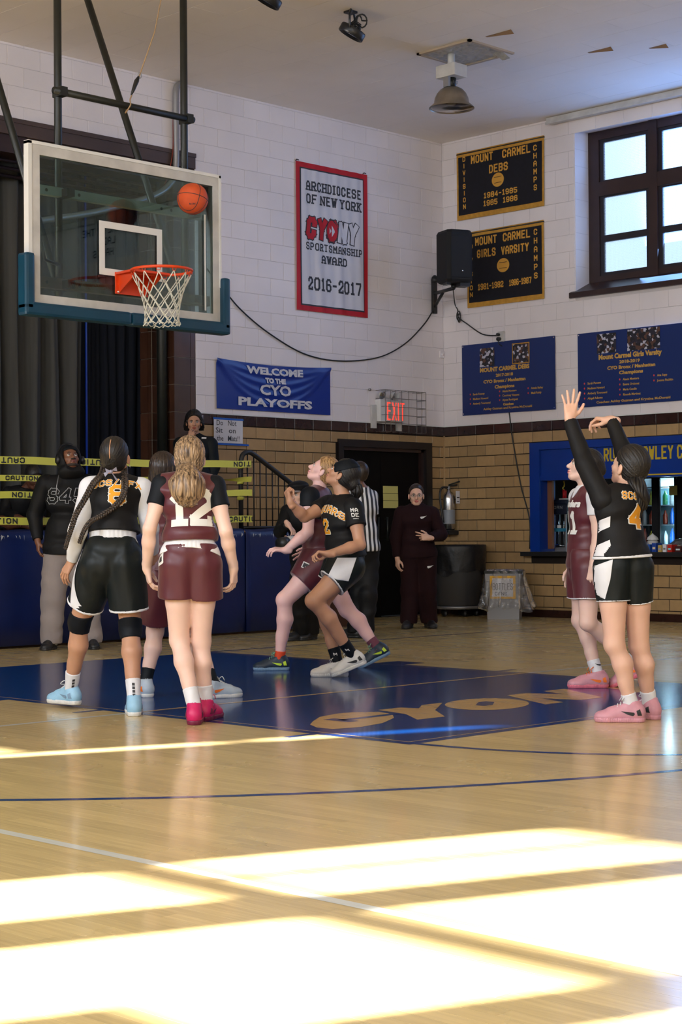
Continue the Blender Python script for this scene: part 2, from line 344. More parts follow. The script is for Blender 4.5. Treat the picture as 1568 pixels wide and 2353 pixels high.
def lay(wall, name, axis, u0, u1, z0, nrow, L, H, joint, d, material, holes=(), shift=.5, single=(None, None), mass_name=None):
    """rows of tiles along a wall; those inside 'single' (u range) are objects, the rest one mass"""
    cache = {}; mass = MB(); cnt = 0
    for r in range(nrow):
        z = z0 + r * H; u = u0 - (shift * L if r % 2 else 0)
        while u < u1 - .01:
            a, b = max(u, u0), min(u + L, u1); u += L
            if b - a < .02: continue
            cut = False
            for (h0, h1, g0, g1) in holes:
                if z + H * .5 > g0 and z + H * .5 < g1 and b > h0 + .001 and a < h1 - .001:
                    if a < h0 - .02: b = h0
                    elif b > h1 + .02: a = h1
                    else: cut = True
            if cut or b - a < .02: continue
            key = (round(b - a - joint, 3))
            if single[0] is not None and a >= single[0] - .01 and b <= single[1] + .01 and cnt < 300:
                if key not in cache: cache[key] = chamfer_tile(name, b - a - joint, H - joint, d, .003, axis); cache[key].materials.append(material)
                o = bpy.data.objects.new(name, cache[key]); COL.objects.link(o); o.parent = wall
                o.location = (a, YA, z) if axis == 'Y' else (XB, a, z); cnt += 1
            else:
                if axis == 'Y': mass.box((a, YA - d, z), (b - joint, YA + .004, z + H - joint))
                else: mass.box((XB - d, a, z), (XB + .004, b - joint, z + H - joint))
    if mass.v: tag(mass.build(mass_name or name, material, wall), kind='stuff')
    return cnt

# floor
floor = boxm('floor', (LW - .1, -7.1, -.3), (18.9, 18.2, -.006), mat('subfloor', srgb(110, 82, 54), .6)); tag(floor, kind='structure')
def in_view(x, y):
    fw = .7086 * x + .7056 * y
    if fw < 3.2: return False
    rt = .7056 * x - .7086 * y
    return abs(rt / fw) < .215 and 1.069 / fw < .32
planks = []; PW_ = .0572; x = LW
while x < XB:
    y = -7 - random.random() * 1.2
    while y < 13.6:
        L_ = random.choice((.55, .75, .95, 1.2, 1.5, 1.8)) * random.uniform(.9, 1.1)
        ya, yb = max(y, -7), min(y + L_, 13.6 if x < 12.9 else 14.74)
        if yb - ya > .03: planks.append((x, ya, yb))
        y += L_
    if x > 12.9 and y < 14.74: planks.append((x, y, 14.74))
    x += PW_
def pdepth(p):
    best = 99
    for t in np.linspace(p[1], p[2], 7):
        if in_view(p[0], t): best = min(best, .7086 * p[0] + .7056 * t)
    return best
order = sorted(planks, key=pdepth); near, far = order[:300], order[300:]
pm = MB().box((0, 0, -.006), (PW_ - .0009, 1, 0)).mesh('plank'); pm.materials.append(M['plank'])
for (a, b, c) in near:
    o = bpy.data.objects.new('plank', pm); COL.objects.link(o); o.parent = floor; o.location = (a, b, 0); o.scale = (1, c - b - .0009, 1)
mb = MB(); tones = []
for (a, b, c) in far:
    v = [(a, b, 0), (a + PW_ - .0009, b, 0), (a + PW_ - .0009, c - .0009, 0), (a, c - .0009, 0)]
    lo = [(p[0], p[1], -.006) for p in v]
    mb.add(v + lo, [(0, 1, 2, 3), (0, 4, 5, 1), (1, 5, 6, 2), (2, 6, 7, 3), (3, 7, 4, 0)]); tones += [random.random()] * 5
pf = mb.build('plank', M['plank_mass'], floor); tag(pf, kind='stuff')
at = pf.data.attributes.new('tone', 'FLOAT', 'FACE')
if len(pf.data.polygons) == len(tones): at.data.foreach_set('value', tones)

# painted court: flat markings on the boards
RX, RY = 8.213, 10.075; LX0, LX1, FT, BL = RX - 1.83, RX + 1.83, 5.885, 11.675
Zp = .0007
def flat(name, polys, material, z=Zp, label=None):
    mb = MB()
    for p in polys: mb.add([(a, b, z) for a, b in p], [tuple(range(len(p)))])
    o = mb.build(name, material, floor)
    if label: o['label'] = label
    return o
rect = lambda x0, y0, x1, y1: [(x0, y0), (x1, y0), (x1, y1), (x0, y1)]
flat('key_paint', [rect(LX0 - .05, FT - .05, LX1 + .05, BL + .02)], M['court_navy'], label='navy painted key')
i_ = .012
for q in (rect(LX0 + .02, FT + .02, LX1 - .02, FT + .02 + i_), rect(LX0 + .02, FT + .03, LX0 + .02 + i_, BL), rect(LX1 - .02 - i_, FT + .03, LX1 - .02, BL)):
    flat('key_outline', [q], M['court_tan'], Zp * 1.7)
def arc(cx, cy, r, a0, a1, n=60, w_=.05):
    A = [a0 + (a1 - a0) * i / n for i in range(n + 1)]
    return [[(cx + (r - w_ / 2) * math.cos(p), cy + (r - w_ / 2) * math.sin(p)), (cx + (r + w_ / 2) * math.cos(p), cy + (r + w_ / 2) * math.sin(p)),
             (cx + (r + w_ / 2) * math.cos(q), cy + (r + w_ / 2) * math.sin(q)), (cx + (r - w_ / 2) * math.cos(q), cy + (r - w_ / 2) * math.sin(q))] for p, q in zip(A, A[1:])]
flat('free_throw_arc', arc(RX, FT, 1.83, PI, 2 * PI), M['court_navy'], Zp * 1.3)
flat('three_point_arc', arc(RX, RY, 6.02, PI, 2 * PI, 90) + [rect(RX - 6.045, RY, RX - 5.995, BL), rect(RX + 5.995, RY, RX + 6.045, BL)], M['court_navy'], Zp)
flat('baseline', [rect(.5, BL, LX0 - .05, BL + .05), rect(LX1 + .05, BL, 16, BL + .05)], M['court_navy'], Zp)
flat('lane_mark', [rect(LX0 - .3, 9.35, LX0 - .05, 9.65), rect(LX0 - .25, 8.35, LX0 - .05, 8.4), rect(LX0 - .25, 6.5, LX0 - .05, 6.55), rect(LX1 + .05, 8.35, LX1 + .25, 8.4), rect(LX1 + .05, 9.35, LX1 + .3, 9.65)], M['court_navy'], Zp * 1.1)
flat('pale_court_line', [rect(3.485, -7, 3.535, 13.4)], M['court_white'], Zp)
flat('cross_court_line', [rect(LW, 8.08, LX0 - .05, 8.125), rect(LX1 + .05, 8.07, XB, 8.115)], M['court_white'], Zp * 1.2)
flat('cross_key_line', [rect(LX0 - .05, 8.08, LX1 + .05, 8.12)], M['court_tan'], Zp * 2)
Yl = [[(7.195, 6.57), (7.42, 6.56), (7.65, 6.84), (7.37, 6.82)], [(7.37, 6.82), (7.65, 6.84), (7.66, 6.98), (7.62, 7.10), (7.43, 7.10)], [(7.65, 6.84), (8.01, 7.10), (7.82, 7.10), (7.66, 6.98)]]
flat('floor_letter', [[(6.745, 6.955), (6.62, 6.85), (6.545, 6.72), (6.55, 6.60), (6.72, 6.555), (6.94, 6.598), (7.177, 6.733), (7.31, 6.87), (7.36, 7.02), (7.24, 7.13), (7.103, 7.139), (6.929, 7.089)]], M['court_tan'], Zp * 1.8)
flat('floor_letter_slit', [rect(6.88, 6.84, 7.36, 6.90), rect(6.84, 6.77, 6.93, 6.97)], M['court_navy'], Zp * 2.6)
flat('floor_letter', Yl, M['court_tan'], Zp * 1.8); flat('floor_letter', [[(x + 2.08, y) for x, y in q] for q in Yl], M['court_tan'], Zp * 1.8)
flat('floor_letter', [[(8.13 + .325 * math.cos(t) + .10 * math.sin(t), 6.84 + .285 * math.sin(t)) for t in np.linspace(0, 2 * PI, 28, endpoint=False)]], M['court_tan'], Zp * 1.8)
flat('floor_letter_slit', [[(8.02, 6.77), (8.10, 6.77), (8.25, 6.88), (8.25, 6.95), (8.18, 6.95), (8.02, 6.84)]], M['court_navy'], Zp * 2.6)
flat('floor_letter', [[(8.34, 6.55), (8.52, 6.55), (8.62, 6.80), (8.84, 7.10), (8.64, 7.10)], [(8.62, 6.80), (8.70, 6.55), (8.93, 6.86), (8.84, 7.10)], [(8.70, 6.55), (8.93, 6.55), (9.25, 7.10), (9.02, 7.10), (8.93, 6.86)]], M['court_tan'], Zp * 1.8)

# ceiling: painted fibre boards with open joints
ceiling = boxm('ceiling', (LW - .1, -7.1, ZC + .012), (XB + .3, YA + .3, ZC + .3), M['ceiling_gap']); tag(ceiling, kind='structure')
cells = []; x = LW; r = 0
while x < XB:
    y = -7 - (r % 2) * .61
    while y < YA: cells.append((x, max(y, -7), min(x + .406, XB), min(y + 1.22, YA))); y += 1.22
    x += .406; r += 1
def cdepth(c):
    cx, cy = (c[0] + c[2]) / 2, (c[1] + c[3]) / 2; fw = .7086 * cx + .7056 * cy; rt = .7056 * cx - .7086 * cy
    return fw if fw > 14 and abs(rt / fw) < .23 else 900 + fw
cells.sort(key=cdepth)
cmesh = {}; mass = MB()
for i, c in enumerate(cells):
    w_, l_ = c[2] - c[0] - .003, c[3] - c[1] - .003
    if i < 300 and cdepth(c) < 900:
        k = (round(w_, 3), round(l_, 3))
        if k not in cmesh: cmesh[k] = MB().box((0, 0, 0), (w_, l_, .013)).mesh('ceiling_board'); cmesh[k].materials.append(M['ceiling'])
        o = bpy.data.objects.new('ceiling_board', cmesh[k]); COL.objects.link(o); o.parent = ceiling; o.location = (c[0], c[1], ZC + random.uniform(-.0006, .0006))
    else: mass.box((c[0], c[1], ZC), (c[2] - .003, c[3] - .003, ZC + .013))
tag(mass.build('ceiling_board', M['ceiling'], ceiling), kind='stuff')
for (x, y, s) in ((13.39, 11.05, .34), (14.62, 10.7, .3), (14.95, 10.2, .22), (15.2, 9.5, .3)):       # torn edges of boards hanging down
    MB().add([(x, y - s / 2, ZC), (x, y + s / 2, ZC), (x + .03, y + s / 2, ZC - .003), (x + .05, y - s / 2, ZC - .035)], [(0, 1, 2, 3)]).add(
        [(x, y - s / 2, ZC - .001), (x + .05, y - s / 2, ZC - .035), (x + .01, y - s * .2, ZC - .004)], [(0, 1, 2)]).build('torn_board_edge', mat('torn_fibre', srgb(138, 112, 88), .9), ceiling)

# stage wall (faces the camera, left) ------------------------------------------------
PX0, PX1 = 12.19, 12.50                                   # pier front
wa = MB()
Yw = YA + .004
wa.box((LW, Yw, 5.32), (PX1, Yw + .3, ZC + .02)); wa.box((PX1, Yw, 2.2), (XB + .3, Yw + .3, ZC + .02))
wa.box((PX1, Yw, 0), (14.74, Yw + .3, 2.2)); wa.box((16.44, Yw, 0), (XB + .3, Yw + .3, 2.2)); wa.box((14.74, Yw + .25, 0), (16.44, Yw + .3, 2.2))
wall_s = wa.build('wall_stage', M['mortar']); tag(wall_s, kind='structure')
DH = (14.74, 16.44, 0, 2.2)
lay(wall_s, 'brick', 'Y', PX1, XB, 2.295 - 17 * .1355, 17, .305, .1355, .009, .006, M['tan_brick'], [(14.72, 16.46, -.1, 2.2)], single=(PX1, XB))
lay(wall_s, 'brown_tile', 'Y', PX1, XB, 2.297, 1, .305, .120, .006, .008, M['brown_tile'], single=(PX1, XB))
jb = MB().box((PX1, Yw - .004, 2.42), (XB, Yw + .01, ZC)).box((LW, Yw - .004, 5.32), (PX1, Yw + .01, ZC)).build('block_joint', M['white_joint'], wall_s)
lay(wall_s, 'block', 'Y', LW, XB, 2.42, 19, .406, .2032, .004, .005, M['white_block'], [(LW - 1, PX1, 0, 5.3)], single=(8.4, XB))
boxm('cap_strip', (PX1, YA - .011, 2.413), (XB, YA, 2.428), M['white'], wall_s)
boxm('base_tile', (PX1, YA - .012, 0), (14.72, YA, .09), M['brown_tile'], wall_s); boxm('base_tile', (16.46, YA - .012, 0), (XB, YA, .09), M['brown_tile'], wall_s)
# header over the stage opening
hd = boxm('trim_1', (LW, YA - .02, 5.16), (PX1, YA + .35, 5.32), M['header_brown']); tag(hd, kind='structure')
boxm('moulding', (LW, YA + .02, 4.98), (PX0, YA + .3, 5.16), M['trim_wood'], hd); boxm('moulding', (LW, YA - .035, 5.285), (PX1, YA, 5.33), M['header_brown'], hd)
for k in range(3): MB().tube([(LW, YA + .16 + k * .12, 4.93 - k * .05), (PX0, YA + .16 + k * .12, 4.93 - k * .05)], .022, 8).build('curtain_track', M['trim_wood'], hd)
# pier of chestnut glazed tile, stepped towards the stage
pier = MB().box((12.133, 15.068, 1.06), (PX1, 15.262, 5.16)).box((PX0 + .006, YA + .008, 0), (PX1 - .004, 15.1, 5.16)).build('trim_2', M['pale_joint']); tag(pier, kind='structure')
def pier_tiles(p0, du, n_, widths):
    """columns of tall tiles running from p0 along du, facing n_"""
    u = 0
    for wd in widths:
        a = Vector((p0[0], p0[1], 0)) + Vector((*du, 0)) * u
        me = MB(); nn = Vector((*n_, 0)); dd = Vector((*du, 0)); g = .006
        c = [a + dd * (g / 2), a + dd * (wd - g / 2)]
        V = [c[0], c[1], c[1] + nn * .008, c[0] + nn * .008]
        me.add([v + Vector((0, 0, z)) for z in (0, .299) for v in V], [(0, 1, 2, 3), (4, 7, 6, 5), (3, 2, 6, 7), (0, 3, 7, 4), (1, 5, 6, 2)])
        ms = me.mesh('glazed_tile'); ms.materials.append(M['pier_tile'])
        for k in range(17 if wd > 0 else 0):
            z = -.02 + k * .305
            if z + .3 > 5.17: continue
            o = bpy.data.objects.new('glazed_tile', ms); COL.objects.link(o); o.parent = pier; o.location = (0, 0, z)
        u += wd
pier_tiles((PX0, YA + .008), (1, 0), (0, -1), (.235, .075))
pier_tiles((PX0 + .006, YA + .31), (0, -1), (-1, 0), (.10, .13, .08))
pier_tiles((12.125, 15.06), (1, 0), (0, -1), (.065,))
pier_tiles((12.125, 15.26), (0, -1), (-1, 0), (.14, .055))
pp = MB().tube([(12.11, 14.86, 1.08), (12.11, 14.86, 3.9), (12.11, 14.86, 5.1)], .058, 14).build('drain_pipe', M['darksteel']); tag(pp, 'dark painted vertical pipe standing in front of the chestnut tiled pier', 'pipe')
# stage volume
st = MB().box((LW, 13.56, 0), (12.9, YA + .35, 1.075)).box((LW, YA + .35, .9), (PX1, 18, 1.075)).build('trim_3', mat('stage_boards', srgb(96, 62, 40), .4, noise=(4, .2, (.3, 6, 1)))); tag(st, kind='structure')
sb = MB().box((LW, 17.95, 0), (PX1 + 1, 18.1, ZC)).box((PX1, YA + .35, 0), (PX1 + .1, 18, ZC)).box((LW, YA + .3, 5.4), (PX1, 18, 5.5)).build('wall_backstage', M['dark']); tag(sb, kind='structure')
# door in the stage wall
door = MB().box((14.82, Yw + .07, 0), (15.575, Yw + .115, 2.12)).build('door_1', M['door']); tag(door, kind='structure')
boxm('door_leaf', (15.58, Yw + .07, .01), (16.34, Yw + .115, 2.12), M['door'], door)
fr = MB().box((14.74, YA - .03, 0), (14.83, Yw + .25, 2.2)).box((16.33, YA - .03, 0), (16.44, Yw + .25, 2.2)).box((14.83, YA - .03, 2.11), (16.33, Yw + .25, 2.2)); fr.build('door_frame', mat('door_frame_brown', srgb(26, 19, 17), .4), door)
MB().box((14.83, Yw + .02, 0), (14.87, Yw + .07, 2.11)).box((16.29, Yw + .02, 0), (16.33, Yw + .07, 2.11)).box((14.83, Yw + .02, 2.07), (16.33, Yw + .07, 2.11)).build('door_stop', M['trim_wood'], door)
for xs_ in (15.5, 15.66): MB().tube([(xs_, Yw + .03, .95), (xs_, Yw + .03, 1.25)], .012, 8).box((xs_ - .01, Yw + .03, .96), (xs_ + .01, Yw + .07, .98)).box((xs_ - .01, Yw + .03, 1.22), (xs_ + .01, Yw + .07, 1.24)).build('door_handle', M['darksteel'], door)

# concession wall (right) -----------------------------------------------------------
Xw = XB + .004
WINS = [(9.2, 12.61), (3.9, 7.3), (-6.3, -2.9)]; WZ0, WZ1 = 3.96, 5.93
CY0, CY1, CZ0, CZ1 = 9.0, 13.32, .80, 2.15
wb = MB()
wb.box((Xw, -7, 0), (Xw + .4, YA + .3, CZ0 - .05)); wb.box((Xw, CY1, CZ0 - .05), (Xw + .4, YA + .3, CZ1)); wb.box((Xw, -7, CZ0 - .05), (Xw + .4, CY0, CZ1))
wb.box((Xw, -7, CZ1), (Xw + .4, YA + .3, WZ0 - .02)); wb.box((Xw, -7, WZ1), (Xw + .4, YA + .3, ZC + .02))
ys = [YA + .3]
for a, b in WINS: wb.box((Xw, b, WZ0 - .02), (Xw + .4, ys[-1], WZ1)); ys.append(a)
wb.box((Xw, -7, WZ0 - .02), (Xw + .4, ys[-1], WZ1))
wall_c = wb.build('wall_concession', M['mortar']); tag(wall_c, kind='structure')
lay(wall_c, 'brick', 'X', 2.0, YA, 2.295 - 17 * .1355, 17, .305, .1355, .009, .006, M['tan_brick'], [(CY0, CY1, CZ0 - .08, 2.16)], single=(10.8, YA), shift=.5)
lay(wall_c, 'brown_tile', 'X', 2.0, YA, 2.297, 1, .305, .120, .006, .008, M['brown_tile'], single=(10.6, YA))
wj = MB().box((Xw - .003, -7, 2.42), (Xw + .01, YA, WZ0)).box((Xw - .003, -7, WZ1), (Xw + .01, YA, ZC)).box((Xw - .003, 12.61, WZ0), (Xw + .01, YA, WZ1)).box((Xw - .003, 7.3, WZ0), (Xw + .01, 9.2, WZ1)).box((Xw - .003, -2.9, WZ0), (Xw + .01, 3.9, WZ1)).box((Xw - .003, -7, WZ0), (Xw + .01, -6.3, WZ1)).build('block_joint', M['white_joint'], wall_c)
lay(wall_c, 'block', 'X', -7, YA, 2.42, 19, .406, .2032, .004, .005, M['white_block'], [(a, b, WZ0 - .02, WZ1) for a, b in WINS], single=(10.4, YA))
boxm('cap_strip', (XB - .011, 2, 2.413), (XB, YA, 2.428), M['white'], wall_c)
bb = boxm('baseboard_concession', (XB - .018, 2, 0), (XB + .003, YA - .012, .092), M['brown_tile']); tag(bb, kind='structure')
MB().box((XB - .004, 11, 0), (XB + .1, CY1 + .001, .02)).build('base_strip', M['brown_tile'], bb)
cj = MB().tube([(XB - .004, YA - .004, 0), (XB - .004, YA - .004, 2.3)], .014, 8).build('corner_bead', M['tan_brick'], wall_c)
# blocks turn into the window reveals
for wi, (a, b) in enumerate(WINS):
    XF = XB + .27                                          # frame plane
    wn = MB(); wn.box((XF, a + .085, WZ0 + .02), (XF + .09, b - .17, WZ0 + .19)); wn.box((XF, a + .085, WZ1 - .12), (XF + .09, b - .17, WZ1)); wn.box((XF, b - .17, WZ0), (XF + .09, b - .0, WZ1)); wn.box((XF, a, WZ0), (XF + .09, a + .085, WZ1))
    wo = wn.build('window_%d' % (wi + 1), M['trim_wood']); tag(wo, kind='structure')
    rv = MB().box((XB + .002, b - .012, WZ0), (XF + .1, b + .001, WZ1)).box((XB + .002, a - .001, WZ0), (XF + .1, a + .012, WZ1)).box((XB + .002, a, WZ1 - .014), (XF, b, WZ1 + .001)); rv.build('reveal', M['white_block'], wo)
    for k in range(1, 9): boxm('reveal_joint', (XB + .003, b - .0135, WZ0 + k * .2032 + .1), (XF, b - .0115, WZ0 + k * .2032 + .104), M['white_joint'], wo)
    sl = MB().add([(XB - .045, a - .05, WZ0 - .02), (XB - .045, b + .06, WZ0 - .02), (XF + .02, b - .001, WZ0 + .13), (XF + .02, a, WZ0 + .13), (XB - .045, a - .05, WZ0 - .085), (XB - .045, b + .06, WZ0 - .085), (XF, b, WZ0 - .085), (XF, a, WZ0 - .085), (XB + .0, b + .06, WZ0 - .02), (XB + .0, b + .06, WZ0 - .085)],
        [(0, 1, 8, 2, 3), (0, 4, 5, 1), (1, 5, 9, 8), (4, 7, 6, 5)]).build('window_sill', M['trim_wood'], wo)
    # sashes: columns of three lights each
    cols = []; y = b - .17
    while y - .73 > a: cols.append((y - .73, y)); y -= .85
    rows = [(4.15, 4.60), (4.60, 5.14), (5.27, 5.81)]
    for ci, (c0, c1) in enumerate(cols):
        if ci < len(cols) - 1: boxm('mullion', (XF - .015, c0 - .12, WZ0 + .03), (XF + .09, c0, WZ1), M['trim_wood'], wo)
        boxm('transom', (XF - .01, c0 + .001, 5.12), (XF + .08, c1, 5.29), M['trim_wood'], wo)
        for (z0, z1) in rows:
            s_ = MB(); t_ = .055
            s_.box((XF + .015, c0, z0), (XF + .055, c0 + t_, z1)).box((XF + .015, c1 - t_, z0), (XF + .055, c1, z1)).box((XF + .015, c0 + t_, z0), (XF + .055, c1 - t_, z0 + .04)).box((XF + .015, c0 + t_, z1 - .04), (XF + .055, c1 - t_, z1))
            so = s_.build('sash', mat('sash_dark', srgb(30, 24, 30), .4) if 'sash_dark' not in bpy.data.materials else bpy.data.materials['sash_dark'], wo)
            boxm('pane', (XF + .032, c0 + t_ * .8, z0 + .03), (XF + .037, c1 - t_ * .8, z1 - .03), M['pane'], so)
# painted heating pipe cover along the top of the windows
sf = MB().box((XB - .13, -7, 6.03), (XB + .0, 12.93, 6.095)).box((XB - .15, -7, 6.015), (XB - .13, 12.93, 6.04)).build('trim_4', M['offwhite']); tag(sf, kind='structure')
# concession stand opening
cb = MB().box((XB - .02, CY0, 2.06), (XB + .3, CY1, CZ1)).box((XB - .02, 13.17, CZ0), (XB + .3, CY1, 2.06)).box((XB + .02, CY0, 1.745), (XB + .1, 13.17, 2.06)).box((XB + .0, CY0, 1.68), (XB + .14, 13.17, 1.745))
co = cb.build('door_2', M['blue_paint']); tag(co, kind='structure')
boxm('side_jamb', (XB + .14, 13.10, .84), (XB + .18, 13.17, 1.68), mat('raw_wood', srgb(120, 76, 50), .6), co)
boxm('panel_seam', (XB + .018, 12.32, 1.75), (XB + .021, 12.325, 2.06), M['dark'], co); boxm('panel_seam', (XB - .004, CY0, 1.70), (XB, 11.9, 1.715), M['yellow'], co)
ct = MB().box((XB - .14, CY0, .752), (XB + .6, 13.385, .806), .006).build('concession_counter', M['black']); tag(ct, 'black counter shelf under the blue concession opening', 'counter')
ri = MB().box((XB + 3.0, 8.8, 0), (XB + 3.1, 14, 2.6)).box((XB + .3, 13.9, 0), (XB + 3.1, 14, 2.6)).box((XB + .3, 8.7, 0), (XB + 3.1, 8.8, 2.6)).box((XB + .3, 8.8, 2.5), (XB + 3.1, 14, 2.6)).build('wall_kiosk', mat('kiosk_wall', srgb(40, 38, 36), .8)); tag(ri, kind='structure')
cf = lambda u, v: (XB - .0205 + .036, 12.21 - u, 1.90 + v)
fn = lambda u, v: (XB + .0175, 12.21 - u, 1.895 + v)
V, F = seg_quads(strokes('RUSS CROWLEY C', .135, .052, .024, gap=.21, center=False)); place2d('painted_letters', V, F, fn, M['yellow'], co)

# far side walls of the gym, behind and to the left of the camera
holes = [(3.27, 3.70), (3.99, 4.96), (5.10, 5.80)]
lw = MB()
# sunlit windows: openings measured back from the light on the floor
TH = .06
def wall_x(ya, yb, za, zb): lw.box((LW - TH, ya, za), (LW, yb, zb))
OPEN = []                                               # (y0, y1, z0, z1)
yw = lambda yp: yp + .38 * 4.0                          # floor-line coordinate -> place on the wall
tz = lambda x: (x - LW) / .935 * .4855
for (p0, p1, xa, xb) in ((3.69, 4.71, 2.42, 3.33), (4.02, 4.71, 1.4, 2.42), (3.69, 4.71, 3.52, 4.95), (5.04, 5.63, 1.2, 3.34), (4.97, 5.33, 3.54, 4.92), (5.355, 5.68, 3.54, 4.92), (2.3, 3.4, 1.5, 4.95), (0.2, 1.8, 1.5, 4.95), (8.735, 8.865, 4.0, 5.80), (8.735, 8.865, 5.95, 7.25), (8.90, 9.3, 4.3, 4.87)):
    OPEN.append((yw(p0), yw(p1), tz(xa), tz(xb)))
ys_ = sorted({v for o in OPEN for v in o[:2]} | {-7.0, YA}); zs_ = sorted({v for o in OPEN for v in o[2:]} | {0.0, ZC})
for a, b in zip(ys_, ys_[1:]):
    run = None
    for c, d in zip(zs_, zs_[1:]):
        hole = any(o[0] - 1e-6 <= a and b <= o[1] + 1e-6 and o[2] - 1e-6 <= c and d <= o[3] + 1e-6 for o in OPEN)
        if hole:
            if run is not None: wall_x(a, b, run, c); run = None
        elif run is None: run = c
    if run is not None: wall_x(a, b, run, ZC)
wl = lw.build('wall_left', mat('side_wall_paint', (.55, .52, .50), .7)); tag(wl, kind='structure')
wr = MB().box((LW, -7.1, 0), (XB + .3, -7.0, ZC)).build('wall_rear', mat('rear_wall_paint', (.5, .47, .45), .7)); tag(wr, kind='structure')

# ================================================================== THINGS ON THE STAGE SIDE
def curtain(name, x0, x1, y, z0, z1, amp, waves, material, label, seed):
    n = int((x1 - x0) / .02); rg = random.Random(seed); ph = [rg.uniform(0, 6) for _ in range(4)]
    V = []; 
    for i in range(n + 1):
        t = i / n; x_ = x0 + (x1 - x0) * t
        for k, z in enumerate(np.linspace(z0, z1, 8)):
            a = amp * (1 - .25 * k / 7)
            V.append((x_ + .02 * math.sin(z * 1.3 + i * .2), y + a * math.sin(2 * PI * waves * t + ph[0] + .5 * math.sin(5 * t + ph[1])) + a * .35 * math.sin(2 * PI * waves * 2.3 * t + ph[2] + z * .2), z))
    F = [(i * 8 + k, (i + 1) * 8 + k, (i + 1) * 8 + k + 1, i * 8 + k + 1) for i in range(n) for k in range(7)]
    mb = MB(); mb.add(V, F, True); o = mb.build(name, material); s_ = o.modifiers.new('thick', 'SOLIDIFY'); s_.thickness = .006
    return tag(o, label, 'curtain')
curtain('stage_curtain', 6.0, 11.33, 15.28, 1.08, 5.2, .075, 21, M['curtain_grey'], 'grey velvet stage curtain hanging in deep vertical folds', 3)
curtain('stage_curtain', 11.36, 12.4, 15.62, 1.08, 5.2, .05, 8, M['curtain_navy'], 'near-black navy curtain between the grey curtain and the tiled pier', 5)
eg = MB().box((11.335, 15.22, 1.08), (11.352, 15.235, 5.2)).build('curtain_edge', M['bannerblue']); tag(eg, 'thin blue edge strip hanging beside the grey stage curtain', 'curtain edging')
# floor pads against the stage
for k, (a, b, lb) in enumerate(((4.4, 6.32, 'navy vinyl wall pad outside the frame'), (6.33, 8.24, 'navy vinyl wall pad against the stage, left of all the others'), (8.25, 10.16, 'navy vinyl wall pad against the stage behind the man in the hooded top'), (10.17, 12.08, 'navy vinyl wall pad against the stage behind the two players seen from the back'), (12.09, 12.86, 'narrow navy wall pad at the foot of the black railing'))):
    if b < 8: continue
    p = empty('wall_pad', ((a + b) / 2, 13.5, 0)); w2 = (b - a) / 2 - .006
    tag(p, lb, 'wall pad', 'navy pads covering the stage front')
    mb = MB(); n = 24; prof = [(.0, .02), (-.045, .03), (-.055, .3), (-.055, 1.02), (-.045, 1.075), (-.01, 1.10), (.05, 1.108), (.22, 1.100), (.30, 1.085)]
    V = []
    for i in range(n + 1):
        xx = -w2 + 2 * w2 * i / n; e = min(1, min(i, n - i) / 1.0)
        for (yy, zz) in prof:
            V.append((xx, yy * (1 if e else .6) + .006 * math.sin(zz * 7 + xx * 3), zz + (.006 * math.sin(xx * 9 + yy * 8) if zz > 1.05 else 0)))
    m_ = len(prof); mb.add(V, [(i * m_ + j, (i + 1) * m_ + j, (i + 1) * m_ + j + 1, i * m_ + j + 1) for i in range(n) for j in range(m_ - 1)], True)
    mb.box((-w2, .0, .02), (w2, .05, 1.06)); mb.build('vinyl_cover', M['navy_mat'], p)
    rg = random.Random(k); wn = MB()
    for q in range(7):
        cx = rg.uniform(-w2 * .85, w2 * .85); wd = rg.uniform(.05, .16)
        ring = [(cx + wd * math.cos(t) * rg.uniform(.7, 1.1), .10 + .05 * math.sin(t) * rg.uniform(.6, 1), 1.1165) for t in np.linspace(0, 2 * PI, 12, endpoint=False)]
        wn.add(ring, [tuple(range(12))])
    wn.build('worn_patch', M['foam'], p)
    sc = MB()
    for q in range(26):
        cx = rg.uniform(-w2 * .96, w2 * .96); h = rg.uniform(.01, .05)
        sc.add([(cx, -.0605, 1.05 + .02 * rg.random()), (cx + rg.uniform(.004, .02), -.0605, 1.05), (cx + rg.uniform(-.01, .02), -.0615, 1.05 - h)], [(0, 1, 2)])
    sc.build('scuff', mat('white_scuff', (.45, .47, .5), .8) if 'white_scuff' not in bpy.data.materials else bpy.data.materials['white_scuff'], p)
# guard rail at the end of the stage
rl = empty('guard_rail', (12.17, 13.62, 1.076)); tag(rl, 'black tubular guard rail with thin balusters sloping down beside the stage', 'railing')
R0 = Vector((12.17, 13.62, 1.076)); q = lambda x, z: (x - R0.x, 0, z - R0.z)
MB().tube([q(12.165, 1.076), q(12.165, 1.8)] + bez([q(12.165, 1.82), q(12.20, 1.90), q(12.29, 1.925), q(12.38, 1.89)], 5) + [q(12.95, 1.575), q(13.75, 1.12), q(13.75, .98)], .027, 10).build('handrail', M['black'], rl)
MB().tube([q(12.165, 1.12), q(12.9, 1.12)], .018, 8).build('bottom_rail', M['black'], rl); MB().tube([q(12.9, 1.09), q(12.9, 1.60)], .018, 8).build('post', M['black'], rl)
bm_ = MB().tube([(0, 0, 0), (0, 0, 1)], .008, 6).mesh('baluster'); bm_.materials.append(M['black'])
for i, xx in enumerate((12.262, 12.352, 12.442, 12.532, 12.622, 12.712, 12.802)):
    zt = 1.89 - (xx - 12.38) * .553 if xx > 12.38 else 1.905
    o = bpy.data.objects.new('baluster', bm_); COL.objects.link(o); o.parent = rl; o.location = q(xx, 1.12); o.scale = (1, 1, zt - 1.12)
